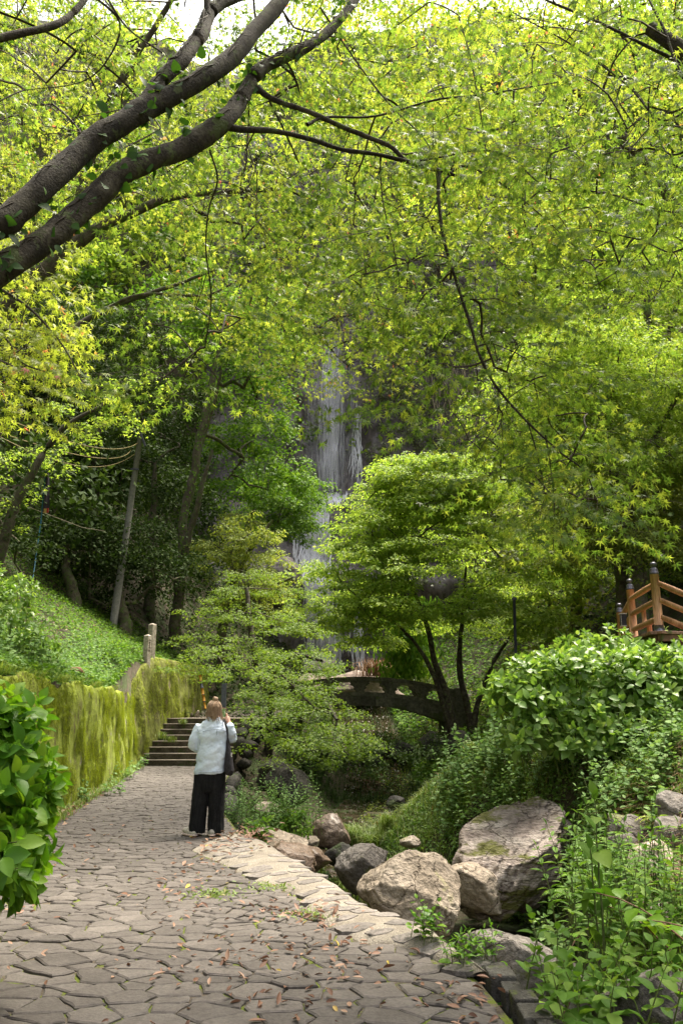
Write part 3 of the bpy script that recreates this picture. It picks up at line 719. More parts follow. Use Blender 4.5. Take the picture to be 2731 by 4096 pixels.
# ---- sprays of near maple leaves
def spray_template(seed):
    rg = np.random.default_rng(seed); pos, tip, tw = [], [], []
    def twig(p0, ang, L, depth):
        m = 5; P = [np.array(p0, float)]; a = ang
        for _ in range(m - 1):
            a += rg.normal(0, 0.07); P.append(P[-1] + np.array([math.sin(a), math.cos(a), rg.normal(-0.03, 0.03)]) * L / (m - 1))
        tw.append(np.array(P))
        for t in ((1, 2, 3) if depth == 0 else (2, 3)):
            for sd in (-1, 1):
                if depth == 0 and rg.random() < 0.88: twig(P[t], a + sd * rg.uniform(0.6, 1.0), L * rg.uniform(0.34, 0.55) * (1.1 - t * 0.13), 1)
                elif rg.random() < 0.85:
                    b = a + sd * rg.uniform(0.8, 1.4); pos.append(P[t] + 0.035 * np.array([math.sin(b), math.cos(b), -0.2])); tip.append((math.sin(b), math.cos(b), rg.normal(-0.35, 0.3)))
        for sd in (-0.7, 0, 0.7):
            if rg.random() < 0.85:
                b = a + sd + rg.normal(0, 0.2); pos.append(P[-1] + 0.03 * np.array([math.sin(b), math.cos(b), -0.2])); tip.append((math.sin(b), math.cos(b), rg.normal(-0.4, 0.3)))
    twig((0, 0, 0), 0, 1.0, 0)
    return np.array(pos), unit(np.array(tip)), tw
SPRAYS = [spray_template(100 + k) for k in range(10)]
def maple_canopy(parent, wood, centers, L, leafr, mat, tmpl, droop=(0.0, 0.5), flat=0.35, parts=300, r0=0.0018, tilt=None, minpx=12):
    segs, dirs = grow(wood, centers, r0, 0.08, r0 * 6)
    pos, tip, nrm, size = [], [], [], []; rest_tw = []
    for c, d in zip(centers, dirs):
        Pl, Tl, tw = SPRAYS[RNG.integers(len(SPRAYS))]
        y = unit(np.array([d[0], d[1], 0]) + 0.5 * np.array([RNG.normal(), RNG.normal(), 0])); y = unit(y + np.array([0, 0, -RNG.uniform(*droop)]))
        up = unit(np.array([RNG.normal(0, flat), RNG.normal(0, flat), 1.0]) + (tilt if tilt is not None else 0)); x = unit(np.cross(y, up)); z = np.cross(x, y)
        M = np.stack([x, y, z], 0); l_ = RNG.uniform(*L); n = len(Pl)
        pos.append(c + (Pl * l_) @ M); tip.append(unit(Tl @ M + np.array([0, 0, -0.55])))
        nrm.append(unit(np.tile(z, (n, 1)) * .8 + RNG.normal(0, 0.6, (n, 3)))); size.append(RNG.uniform(leafr[0], leafr[1], n))
        for k, P in enumerate(tw):
            if k and tmpl is not MAPLE7: break
            P = P[::2]; rest_tw.append((c + (P * l_) @ M, np.linspace(0.0024 if k == 0 else 0.0015, 0.0009, len(P)) * (r0 / 0.0022)))
    pos, tip, nrm, size = np.concatenate(pos), np.concatenate(tip), np.concatenate(nrm), np.concatenate(size)
    if tmpl is MAPLE7:
        far = pos[:, 1] > 5.7; cloud(parent, MAPLE5, pos[far], tip[far], nrm[far], size[far], mat, 0, minpx); near = ~far
        cloud(parent, tmpl, pos[near], tip[near], nrm[near], size[near], mat, parts, minpx)
    else: cloud(parent, tmpl, pos, tip, nrm, size, mat, parts, minpx)
    tubes('twigs', segs + rest_tw, twigmat, parent, 3)
def pad_leaves(centers, radii, nsub, nleaf, leafs, droop=0.35, thick=0.05, subr=(0.28, 0.55)):
    """flat, layered, drooping shelves of foliage"""
    Ps, Ts, Ns, subs = [], [], [], []
    for c, r in zip(centers, radii):
        m = max(3, int(nsub * r * r)); a = RNG.uniform(0, 2 * np.pi, m); rr = r * np.sqrt(RNG.random(m)) * (1 + 0.25 * np.sin(3 * a + RNG.uniform(0, 6)))
        sc = np.stack([c[0] + rr * np.cos(a), c[1] + rr * np.sin(a), c[2] - droop * rr * rr / max(r, .1) + RNG.normal(0, 0.10 * r ** .5, m)], -1); subs.append(sc)
        sr = RNG.uniform(*subr, m); out = unit(np.stack([np.cos(a), np.sin(a), -0.25 * np.ones(m)], -1))
        k = nleaf; b = RNG.uniform(0, 2 * np.pi, (m, k)); q = np.sqrt(RNG.random((m, k))) * sr[:, None]
        P = sc[:, None, :] + np.stack([q * np.cos(b), q * np.sin(b), RNG.normal(0, thick, (m, k)) - 0.35 * q * q / sr[:, None]], -1)
        N = np.array([0, 0, 1.0]) + 0.28 * np.stack([np.cos(b), np.sin(b), 0 * b], -1) + RNG.normal(0, 0.33, (m, k, 3))
        T = np.stack([np.cos(b), np.sin(b), RNG.normal(-0.4, 0.3, (m, k))], -1) + out[:, None] * 0.8
        Ps.append(P.reshape(-1, 3)); Ns.append(N.reshape(-1, 3)); Ts.append(T.reshape(-1, 3))
    P, N, T = np.concatenate(Ps), np.concatenate(Ns), np.concatenate(Ts)
    return P, T, unit(N), RNG.uniform(leafs[0], leafs[1], len(P)), subs
def pad_tree(name, label, group, base, stems, centers, radii, nsub, nleaf, leafs, mat, tmpl, droop=0.35, bark=None, parts=0, thick=0.05, r0=0.007, minpx=12, subr=(0.28, 0.55)):
    bark = bark or bark_mid
    e = empty(name, base, label, 'tree', group); wood = []
    for k, s in enumerate(stems):
        P, r = limb('trunk' if k == 0 else 'branch', s, bark, e); wood.append(P[len(P) // 4:])
    P, T, N, S_, subs = pad_leaves(centers, radii, nsub, nleaf, leafs, droop, thick, subr)
    cloud(e, tmpl, P, T, N, S_, mat, parts, minpx)
    segs, _ = grow(np.concatenate(wood), np.array([np.array(c) - np.array([0, 0, 0.06]) for c in centers]), r0, 0.05)
    nodes = np.concatenate([s[0] for s in segs] + wood)
    segs2, _ = grow(nodes, np.concatenate([s[::2] for s in subs]), r0 * 0.45, 0.03, 0.015)
    tubes('limbs', segs + [(P[::2], r[::2]) for P, r in segs2], bark, e, 3)
    return e
def blob_leaves(ells, n_sub, n_leaf, leafs, subr=0.5, upb=0.5, shell=0.75, droop=0.5, fill=1.0):
    """rounded evergreen masses: ells = list of (centre, (rx,ry,rz))"""
    Ps, Ts, Ns = [], [], []
    for c, rad in ells:
        A = rad[0] * rad[1] + rad[1] * rad[2] + rad[0] * rad[2]; m = max(4, int(n_sub * A)); u = rdir(m); u[:, 2] = np.where(u[:, 2] < -0.35, -u[:, 2], u[:, 2])
        k_ = (shell + (1 - shell) * RNG.random(m))[:, None] * (1 + 0.18 * vnoise(u * 2.3 + np.array(c) * 1.7, 51))[:, None]
        sc = np.array(c) + u * np.array(rad) * k_; sr = subr * RNG.uniform(0.6, 1.3, m)
        P = sc[:, None] + sr[:, None, None] * RNG.normal(0, 0.5, (m, n_leaf, 3)) * np.array([1, 1, 0.6])
        N = u[:, None] * 0.8 + np.array([0, 0, upb]) + RNG.normal(0, 0.55, (m, n_leaf, 3))
        T = u[:, None] + RNG.normal(0, 0.6, (m, n_leaf, 3)) + np.array([0, 0, -droop])
        Ps.append(P.reshape(-1, 3)); Ts.append(T.reshape(-1, 3)); Ns.append(N.reshape(-1, 3))
    P = np.concatenate(Ps); return P, np.concatenate(Ts), unit(np.concatenate(Ns)), RNG.uniform(leafs[0], leafs[1], len(P))
def blob_tree(name, label, group, stems, ells, n_sub, n_leaf, leafs, mat, tmpl=RHOMB, bark=None, parts=0, subr=0.5, cat='tree', base=None, **kw):
    bark = bark or bark_mid
    b = base if base is not None else Vector(stems[0][0][:3]); e = empty(name, b, label, cat, group); wood = []
    for k, s in enumerate(stems):
        P, r = limb('trunk' if k == 0 else 'branch', s, bark, e); wood.append(P[len(P) // 3:])
    P, T, N, S_ = blob_leaves(ells, n_sub, n_leaf, leafs, subr, **kw)
    cloud(e, tmpl, P, T, N, S_, mat, parts)
    if wood:
        tg = np.concatenate([[c] + [np.array(c) + rdir(1)[0] * np.array(r) * 0.7 for _ in range(4)] for c, r in ells])
        segs, _ = grow(np.concatenate(wood), tg, 0.012, 0.05, 0.08); tubes('limbs', segs, bark, e, 5)
    return e
def ground_leaves(name, label, cat, X, Y, size, mat, tmpl=TRI, h=(0.02, 0.12), nrm_up=0.9, parent=None):
    """low plants nobody could count, lying over the slope"""
    n = len(X); Z = H(X, Y) + RNG.uniform(h[0], h[1], n); P = np.stack([X, Y, Z], -1)
    gx = (H(X + .1, Y) - H(X - .1, Y)) / .2; gy = (H(X, Y + .1) - H(X, Y - .1)) / .2; g = unit(np.stack([-gx, -gy, np.ones(n)], -1))
    N = unit(g * nrm_up + np.array([0, 0, 0.3]) + RNG.normal(0, 0.4, (n, 3))); T = RNG.normal(0, 1, (n, 3)) * np.array([1, 1, 0.3]) + g * 0.2 + np.array([0, -0.3, -0.2])
    return tag(cloud(parent, tmpl, P, T, N, RNG.uniform(size[0], size[1], n), mat, 0, rest=name), label, cat, kind='stuff')
def blades(P, L, wd, lean, mat, name, parent=None, up=1.0, dirs=None):
    """grass: each blade two bent quads"""
    n = len(P); a = RNG.uniform(0, 2 * np.pi, n); d = np.stack([np.cos(a), np.sin(a), 0 * a], -1) if dirs is None else dirs
    s = np.stack([-d[:, 1], d[:, 0], 0 * a], -1); L = np.asarray(L)[:, None]; ln = np.asarray(lean)[:, None]; w_ = np.asarray(wd)[:, None]
    p1 = P + np.array([0, 0, up]) * L * 0.5 + d * L * ln * 0.22; p2 = p1 + np.array([0, 0, up]) * L * (0.42 - 0.55 * ln) + d * L * ln * 0.6
    V = np.stack([P - s * w_ * .7, P + s * w_ * .7, p1 - s * w_, p1 + s * w_, p2 - s * w_ * .15, p2 + s * w_ * .15], 1)
    f = np.array([(0, 1, 3, 2), (2, 3, 5, 4)]); F = (f[None] + (np.arange(n) * 6)[:, None, None]).reshape(-1, 4)
    return tag(link(name, npmesh(name, V.reshape(-1, 3), F, np.repeat(RNG.random(n), 6)), mat, parent), kind='stuff')
def tuft(loc, n, L, label, group, mat=None, wd=0.006, lean=(0.5, 1.0), spread=0.07, name='sedge_tuft'):
    e = empty(name, loc, label, 'grass tuft', group); P = np.array(loc) + RNG.normal(0, 1, (n, 3)) * np.array([spread, spread, 0.0])
    blades(P, RNG.uniform(L * .6, L * 1.15, n), RNG.uniform(wd * .6, wd, n), RNG.uniform(lean[0], lean[1], n), mat or grassmat, 'blades', e); return e
def shoot_leaves(P, A, ls, pairs=3, up=0.5):
    """whorls of opposite leaves on shoot tips; P tips, A axes"""
    n = len(P); pos, tip, nrm, size = [], [], [], []
    ref = rdir(n); X = unit(np.cross(A, ref)); Y = np.cross(A, X)
    for k in range(pairs):
        e = (0.25, 0.75, 1.05, 1.25, 1.3)[k]; sc = (0.55, 0.9, 1.0, 1.0, 0.95)[k]
        D = X if k % 2 == 0 else Y; back = (0.0, 0.18, 0.5, 0.9, 1.35)[k]
        for sgn in (-1, 1):
            d = unit(D * sgn * math.sin(e) + A * math.cos(e) + RNG.normal(0, 0.16, (n, 3)))
            s = ls * sc * RNG.uniform(0.75, 1.15, n)
            pos.append(P - A * ls * back + d * 0.02); tip.append(d); nrm.append(unit(A + RNG.normal(0, 0.18, (n, 3)))); size.append(s)
    return np.concatenate(pos), np.concatenate(tip), np.concatenate(nrm), np.concatenate(size)
def shrub(name, label, cat, base, ells, nshoot, ls, mat, pairs=3, tmpl=OVATE, parts=300, stems=True, zmin=-0.25, group=None, stemk=.75):
    e = empty(name, base, label, cat, group); P, A = [], []
    tot = sum(r[0] * r[2] for _, r in ells)
    for c, r in ells:
        m = int(nshoot * r[0] * r[2] / tot); u = rdir(m * 3); u = u[u[:, 2] > zmin][:m]
        k = (0.72 + 0.38 * RNG.random(len(u)))[:, None] * (1 + 0.2 * vnoise(u * 3 + np.array(c), 61))[:, None]
        P.append(np.array(c) + u * np.array(r) * k); A.append(unit(u / np.array(r) + np.array([0, 0, 0.9]) + RNG.normal(0, 0.25, (len(u), 3))))
    P, A = np.concatenate(P), np.concatenate(A)
    cloud(e, tmpl, *shoot_leaves(P, A, ls, pairs), mat, parts)
    if stems:
        segs = []
        b = np.array(base)
        for i in range(0, len(P), 3):
            g = b + (P[i] - b) * np.array([stemk, stemk, 0]) + RNG.normal(0, 0.06, 3) * np.array([1, 1, 0]); g[2] = max(Hs(g[0], g[1]) - .05, P[i][2] - ls * 2.6); u = np.linspace(0, 1, 5)[:, None]; m_ = (g + P[i]) / 2 + np.array([0, 0, 0.15])
            segs.append(((1 - u) ** 2 * g + 2 * u * (1 - u) * m_ + u ** 2 * P[i], np.linspace(0.008, 0.003, 5) * (ls / 0.13)))
        tubes('stems', segs, stemgreen, e, 4)
    return e
def herb(label, cat, roots, heights, ls, mat, tmpl=OVATE, nodes=8, lean=0.3, name='herb', group=None, opposite=True, parts=300, arch=0.0, leaf_droop=0.3, stem=None, dirs=None, e=None, top=1.0):
    """upright or arching stems with leaves along them, one plant"""
    e = e or empty(name, roots[0], label, cat, group); pos, tip, nrm, size, segs = [], [], [], [], []
    for i, (r, h) in enumerate(zip(roots, heights)):
        a = RNG.uniform(0, 6.28) if dirs is None else dirs[i]; d = np.array([math.cos(a), math.sin(a), 0]); t = np.linspace(0, 1, 9)[:, None]
        P = np.array(r) + np.array([0, 0, 1.0]) * h * (t - arch * t ** 2.2) + d * h * (lean * t ** 1.5 + arch * 0.9 * t ** 2) + RNG.normal(0, 0.006, (9, 3)) * h
        segs.append((P, np.linspace(0.0055, 0.002, 9) * (ls / 0.1)))
        for k in range(nodes):
            u = 0.18 + 0.82 * (k + 0.5) / nodes; q = np.array([np.interp(u * 8, np.arange(9), P[:, j]) for j in range(3)]); ax = unit(P[min(8, int(u * 8) + 1)] - P[max(0, int(u * 8) - 1)])
            sd = unit(np.cross(ax, np.array([math.sin(k * 1.57 + i), math.cos(k * 1.57 + i), 0.3])) if opposite else np.cross(ax, [0, 0, 1]) * (1 if k % 2 else -1) + RNG.normal(0, .25, 3))
            for sg in ((-1, 1) if opposite else (1,)):
                dd = unit(sd * sg + ax * 0.55 + np.array([0, 0, -leaf_droop * 0.5]) + RNG.normal(0, 0.15, 3)); s = ls * RNG.uniform(0.7, 1.1) * (1.0 if u < 0.75 else lerp(1.0, 0.5, (u - .75) * 4 * top))
                pos.append(q + dd * 0.012); tip.append(dd); nrm.append(unit(np.array([0, 0, 1.0]) + ax * 0.4 + RNG.normal(0, 0.25, 3))); size.append(s)
        pos.append(P[-1]); tip.append(unit(P[-1] - P[-2])); nrm.append(np.array([0, -0.3, 1.0])); size.append(ls * 0.55)
    cloud(e, tmpl, np.array(pos), np.array(tip), np.array(nrm), np.array(size), mat, parts); tubes('stems', segs, stem or stemgreen, e, 5); return e
def fern(loc, nf, L, label, mat, group=None):
    e = empty('fern', loc, label, 'fern', group); pos, tip, nrm, size, segs = [], [], [], [], []
    for k in range(nf):
        a = 6.28 * k / nf + RNG.normal(0, .3); d = np.array([math.cos(a), math.sin(a), 0]); l_ = L * RNG.uniform(.75, 1.1); t = np.linspace(0, 1, 12)[:, None]
        P = np.array(loc) + d * l_ * t * 0.85 + np.array([0, 0, 1.0]) * l_ * (0.75 * t - 0.75 * t * t); segs.append((P, np.linspace(.004, .001, 12)))
        s = np.cross(d, [0, 0, 1.0])
        for q in range(1, 12):
            ax = unit(P[q] - P[q - 1])
            for sg in (-1, 1):
                pos.append(P[q]); tip.append(unit(s * sg + ax * .5)); nrm.append(unit(np.cross(s, ax) * (1 if np.cross(s, ax)[2] > 0 else -1) + RNG.normal(0, .12, 3))); size.append(l_ * 0.30 * math.sin(math.pi * min(q / 12 * .85 + .15, .98)))
    cloud(e, NARROW, np.array(pos), np.array(tip), np.array(nrm), np.array(size), mat, 60, rest='fronds', name='pinna'); tubes('stalks', segs, stemgreen, e, 4); return e

# ================================================================== TREES
def pp(*pts):                         # (px, py, Y, width in photo pixels) -> (x, y, z, radius)
    return [(*at(a, b, c), d / 2 * mpp(c) * .88) for a, b, c, d in pts]
def scatter(regs, reject=None):
    out = []
    for x0, x1, y0, y1, d0, d1, n in regs:
        k = 0
        while k < n:
            a, b, d = random.uniform(x0, x1), random.uniform(y0, y1), random.uniform(d0, d1)
            if reject and reject(a, b): continue
            p_ = at(a, b, d); k += 1
            if p_.z < 0.3: continue
            out.append(p_)
    return np.array([tuple(v) for v in out])
def skyhole(a, b):
    q = ((a - 760) / 250) ** 2 + ((b - 60) / 230) ** 2 < 1 or ((a - 1890) / 90) ** 2 + (b / 70) ** 2 < 1
    return q and random.random() < 0.42

# ---- the maple that leans in from the left
o1 = empty('maple_tree', (-2.9, 3.2, 0), 'leaning maple with two thick dark limbs crossing the upper left', 'tree')
wood = []
tr = [(-3.0, 3.1, -0.1, .2), (-2.75, 3.25, 1.0, .17), (-2.35, 3.4, 1.9, .15)]
def O1(name, pts, n=12): P, r = limb(name, pts, bark_dark, o1, n); wood.append(P); return P
O1('trunk', tr + pp((-150, 1190, 3.6, 150), (0, 1085, 3.7, 145)) )
O1('limb', pp((-150, 1200, 3.6, 150), (0, 1085, 3.7, 140), (180, 950, 3.85, 132), (330, 830, 4.0, 125), (470, 720, 4.1, 118), (620, 645, 4.25, 112), (780, 560, 4.4, 108), (900, 490, 4.5, 100), (965, 400, 4.65, 88), (1030, 290, 4.8, 70), (1130, 230, 4.95, 62), (1240, 185, 5.1, 55), (1330, 110, 5.3, 50), (1420, 0, 5.5, 44), (1500, -140, 5.8, 36)), 14)
O1('limb', tr[1:] + pp((-120, 1000, 3.6, 135), (0, 890, 3.65, 128), (170, 740, 3.8, 122), (330, 600, 3.95, 118), (470, 500, 4.05, 114), (600, 420, 4.2, 112), (760, 350, 4.35, 96), (880, 270, 4.5, 92), (980, 175, 4.65, 86), (1080, 60, 4.85, 80), (1180, -60, 5.1, 70)), 14)
O1('branch', pp((570, 430, 4.15, 90), (640, 330, 4.25, 84), (740, 230, 4.4, 80), (810, 120, 4.55, 74), (860, 30, 4.7, 66), (960, -20, 4.9, 50), (1050, -90, 5.1, 40)))
O1('branch', pp((835, 60, 4.6, 40), (830, -40, 4.65, 38)))
O1('branch', pp((-120, 190, 3.9, 44), (0, 155, 4.0, 42), (120, 130, 4.1, 40), (230, 95, 4.2, 38), (300, 45, 4.3, 34), (370, -40, 4.4, 30)))
O1('branch', pp((900, 500, 4.5, 60), (960, 520, 4.55, 34), (1100, 525, 4.65, 28), (1250, 560, 4.75, 24), (1366, 597, 4.85, 22), (1500, 615, 4.95, 22), (1640, 648, 5.05, 22), (1760, 682, 5.15, 24), (1815, 700, 5.2, 16)))
O1('branch', pp((1000, 330, 4.75, 40), (1100, 400, 4.8, 28), (1240, 450, 4.85, 26), (1366, 510, 4.95, 26), (1460, 545, 5.0, 26), (1560, 585, 5.05, 24), (1610, 630, 5.05, 20), (1645, 650, 5.05, 18)))
O1('branch', pp((1230, 500, 4.8, 20), (1300, 470, 4.9, 13), (1500, 465, 5.1, 11), (1740, 400, 5.3, 11), (1950, 375, 5.5, 9), (2280, 320, 5.9, 6)))
O1('branch', pp((1640, 648, 5.05, 14), (1800, 620, 5.2, 11), (1920, 600, 5.35, 10), (2040, 630, 5.5, 9), (2140, 720, 5.6, 7), (2250, 800, 5.7, 5)))
O1('branch', pp((1800, 690, 5.2, 14), (1860, 665, 5.25, 12), (1980, 720, 5.3, 9), (2150, 850, 5.5, 6), (2300, 990, 5.7, 4)))
hang = O1('branch', pp((1755, 684, 5.15, 22), (1752, 780, 5.1, 18), (1765, 900, 5.05, 17), (1790, 1010, 5.05, 16), (1840, 1180, 5.05, 15), (1880, 1300, 5.05, 14), (1920, 1430, 5.05, 13), (1990, 1555, 5.1, 12), (2110, 1690, 5.1, 10), (2240, 1810, 5.2, 8), (2340, 1890, 5.25, 6), (2390, 2020, 5.3, 4)))
for pts in ([(1990, 1555, 5.1, 7), (1985, 1680, 5.1, 5), (1935, 1770, 5.1, 4), (1890, 1860, 5.1, 3)], [(2110, 1690, 5.1, 7), (2150, 1830, 5.15, 5), (2175, 1980, 5.2, 4), (2155, 2080, 5.2, 3)], [(2180, 1740, 5.1, 7), (2200, 1870, 5.2, 5), (2215, 2030, 5.2, 4), (2210, 2200, 5.25, 3)],
            [(840, 600, 4.4, 10), (870, 720, 4.6, 9), (835, 840, 4.8, 8), (825, 1000, 5.0, 7), (845, 1200, 5.3, 7), (820, 1390, 5.5, 5)], [(1520, 620, 5.0, 9), (1530, 800, 5.1, 7), (1570, 970, 5.2, 6), (1600, 1150, 5.3, 4)], [(1830, 60, 5.4, 8), (1880, 230, 5.4, 8), (1925, 480, 5.4, 7), (1945, 640, 5.3, 5)],
            [(1280, 30, 5.3, 10), (1420, 240, 5.3, 9), (1560, 420, 5.3, 8), (1700, 560, 5.25, 6), (1760, 700, 5.2, 5)], [(360, -30, 4.4, 14), (480, 90, 4.5, 12), (430, 240, 4.6, 9), (320, 330, 4.7, 6), (100, 360, 4.8, 4)], [(410, -40, 4.4, 14), (510, 110, 4.5, 10), (650, 210, 4.6, 8)]):
    O1('branch', pp(*pts), 6)
W1 = np.concatenate(wood); wood1 = list(wood)
hx = lambda y: np.interp(y, [700, 1000, 1300, 1550, 1690, 1850, 2000, 2200], [1760, 1790, 1880, 1990, 2110, 2240, 2300, 2280])
C1 = scatter([(-350, 700, -350, 750, 4.6, 7, 90), (700, 1500, 230, 1000, 4.8, 7, 95), (1000, 1800, -350, 300, 5, 7, 110), (-350, 1300, -1300, -300, 4.2, 7, 90), (1400, 2150, 250, 1250, 4.9, 6.8, 190), (470, 800, 1380, 1600, 5.4, 6, 10), (860, 990, 1530, 1600, 5.6, 5.8, 2), (480, 1000, 1000, 1330, 5.2, 7, 20), (1100, 1900, 950, 1330, 5.5, 8, 40)], skyhole)  # includes unseen sprays above the frame, added to shade the limbs
C1h = np.array([tuple(at(float(hx(y)) + random.gauss(0, 150), y, random.uniform(4.9, 6.0))) for y in [random.uniform(1000, 2080) for _ in range(130)]])
maple_canopy(o1, W1, np.concatenate([C1, C1h]), (0.45, 0.75), (0.034, 0.06), maple_near, MAPLE7, (0.1, 0.7), 0.4)
# ---- the climber on its limbs
iv = empty('climbing_vine', W1[3], 'dark glossy leaved vine climbing the thick maple limbs', 'vine')
idx = RNG.integers(20, min(len(W1), 165), 260); Pv = W1[idx] + rdir(260) * 0.085; Pv[:, 1] -= 0.03
cloud(iv, OVATE_FLAT, Pv, unit(Pv - W1[idx] + np.array([0, 0, -0.06])) + RNG.normal(0, .35, (260, 3)), unit(np.array([0, -0.6, 0.6]) + RNG.normal(0, .5, (260, 3))), RNG.uniform(0.04, 0.085, 260), ivymat, 300, 3)
segs = []
for k in range(14):
    lim = wood1[1 + k % 3]; a = int(RNG.integers(5, max(6, len(lim) - 16))); q = lim[a:a + 14]; segs.append((q + np.array([0.0, -0.07, 0.0]) + RNG.normal(0, .012, q.shape), np.full(len(q), 0.004)))
tubes('vine_stems', segs, twigmat, iv, 4)

# ---- maple boughs from the right, over the camera side
o2 = empty('maple_tree', (3.6, 3.6, Hs(3.6, 3.6)), 'maple whose thin boughs fan down from the upper right corner', 'tree')
wood = []
def O2(name, pts, n=8): P, r = limb(name, pts, bark_dark, o2, n); wood.append(P)
O2('trunk', [(3.7, 3.6, Hs(3.7, 3.6) - .1, .17), (3.5, 3.8, 1.6, .14), (3.3, 4.2, 3.4, .11), (3.1, 4.6, 5.2, .08), (2.4, 5.0, 6.6, .05)])
for pts in ([(3050, 560, 4.6, 60), (2900, 380, 4.8, 34), (2731, 260, 5.0, 22), (2600, 190, 5.1, 18), (2450, 115, 5.2, 15), (2180, 0, 5.4, 12), (1980, -80, 5.6, 8)], [(2900, 380, 4.8, 30), (2780, 420, 4.9, 16), (2640, 480, 5.0, 10), (2500, 335, 5.1, 9), (2270, 170, 5.2, 8), (2050, 50, 5.3, 6)],
            [(2850, 320, 4.9, 24), (2731, 310, 4.7, 18), (2655, 120, 4.8, 14), (2585, -20, 4.9, 10)], [(2950, 700, 4.8, 24), (2731, 850, 5.2, 12), (2450, 780, 5.5, 9), (2300, 760, 5.7, 7), (2150, 770, 5.8, 5)], [(2950, 760, 4.8, 22), (2720, 1000, 5.2, 10), (2560, 960, 5.4, 8), (2380, 920, 5.5, 5)], [(2900, 500, 4.8, 20), (2680, 620, 5.3, 10), (2600, 450, 5.6, 8), (2450, 250, 5.9, 6)]):
    O2('branch', pp(*pts))
W2 = np.concatenate(wood)
C2 = scatter([(2050, 3050, -350, 650, 4.4, 7, 250), (2150, 3050, 600, 1150, 4.6, 7, 130), (2350, 2900, 1100, 1260, 5, 7, 12)], skyhole)
maple_canopy(o2, W2, C2, (0.48, 0.8), (0.034, 0.06), maple_near, MAPLE7, (0.1, 0.6), 0.4)

# ---- bough at the left edge, its sunlight put into the yellow leaf colour
o3 = empty('maple_tree', (-6.2, 6.5, Hs(-6.2, 6.5)), 'maple bough with sunlit yellow green leaves hanging at the left edge', 'tree')
wood = []
for k, pts in enumerate(([(-900, 2500, 6.3, 120), (-700, 1700, 6.2, 90), (-420, 1250, 6.0, 50), (-150, 1120, 5.8, 26), (60, 1190, 5.7, 14), (230, 1350, 5.6, 9), (350, 1560, 5.6, 5)], [(-420, 1250, 6.0, 40), (-150, 1290, 5.7, 18), (0, 1330, 5.6, 12), (90, 1450, 5.6, 9), (220, 1500, 5.6, 6), (400, 1600, 5.7, 4)], [(-150, 1120, 5.8, 14), (60, 1060, 5.6, 8), (240, 1120, 5.6, 5)])):
    s = pp(*pts)
    if k == 0: s = [(-6.2, 6.5, Hs(-6.2, 6.5) - .1, .16)] + s[1:]
    P, r = limb('trunk' if k == 0 else 'branch', s, bark_dark, o3, 8); wood.append(P)
C3 = []
while len(C3) < 110:
    y = random.uniform(960, 1600); xm = float(np.interp(y, [950, 1100, 1250, 1400, 1540, 1650], [200, 170, 200, 230, 310, 180])); a = random.uniform(-260, xm); C3.append(tuple(at(a, y, random.uniform(5.2, 6.3))))
maple_canopy(o3, np.concatenate(wood), np.array(C3), (0.42, 0.65), (0.042, 0.055), maple_yellow, MAPLE7, (0.1, 0.6), 0.35)

# ---- second maple, farther up the left slope, its crown glowing behind the dark limbs
b2 = (-8.2, 13.5, Hs(-8.2, 13.5))
o4 = empty('maple_tree', b2, 'tall yellow green maple behind the dark limbs, rooted above the wall', 'tree')
wood = []
for k, s in enumerate(([(*b2[:2], b2[2] - .2, .26), (-7.6, 13.4, 6, .22), (-6.6, 13.2, 8, .18), (-5.2, 13, 9.6, .13), (-3.4, 13, 10.8, .08), (-1.2, 13.2, 11.2, .04)],
                       pp((-200, 1500, 13.3, 50), (160, 1390, 13.6, 36), (370, 1270, 14, 30), (520, 1200, 14.2, 26), (680, 1150, 14.4, 20), (860, 1080, 14.8, 13), (1010, 1050, 15, 8)),
                       pp((370, 1270, 14, 22), (560, 1180, 13.6, 16), (830, 1180, 13.8, 11), (1000, 1110, 14.2, 8), (1180, 1210, 14.6, 5), (1260, 1330, 14.6, 4)),
                       [(-7.0, 13.3, 7.2, .12), (-7.4, 12, 9.5, .08), (-6.5, 11, 12, .05)], [(-5.2, 13, 9.6, .1), (-4.2, 12, 12, .07), (-3.0, 11.5, 14, .04)])):
    P, r = limb('trunk' if k == 0 else 'branch', s, bark_mid, o4, 10); wood.append(P[5:])
C4 = scatter([(-350, 1000, -350, 850, 10.5, 15.5, 500), (820, 1500, 560, 1290, 11.5, 16, 300), (1080, 1480, 1250, 1500, 13, 15.5, 60)], skyhole)
maple_canopy(o4, np.concatenate(wood), C4, (0.8, 1.25), (0.05, 0.066), maple_yellow, MAPLE5, (0.0, 0.5), 0.35, 300, 0.0035)

# ---- the big layered maple in front of the fall
bx, by = 3.85, 28.3; bz = Hs(bx, by)
def crownpads(n, cx, cy, prof, rmin, rmax, sq=1.0):
    C, Rr = [], []
    for _ in range(n):
        z = random.uniform(prof[0][0], prof[-1][0]); Rz = np.interp(z, [p[0] for p in prof], [p[1] for p in prof]); a = random.uniform(0, 6.28); q = Rz * math.sqrt(random.uniform(0.12, 1.0))
        C.append((cx + q * math.cos(a), cy + q * sq * math.sin(a), z - 0.05 * q)); Rr.append(random.uniform(rmin, rmax))
    return C, Rr
Cb, Rb = crownpads(140, 3.5, 28.0, [(4.2, 4.2), (5.2, 5.0), (6.5, 4.9), (8.0, 3.6), (9.4, 2.4), (10.5, 1.2)], 0.8, 1.5, 0.75)
Cb += [tuple(at(px, py, Y)) for px, py, Y in ((1500, 2290, 27), (1420, 2200, 27.5), (1370, 2330, 27), (1450, 2400, 26.5), (1380, 2480, 27), (1560, 2330, 26), (2080, 2420, 26), (2180, 2380, 26.5), (1980, 2440, 25.5), (1880, 2430, 25.5), (2250, 2300, 27), (1440, 2060, 27.5), (1500, 1960, 28), (1900, 2360, 25.5))]; Rb += [1.0] * 14
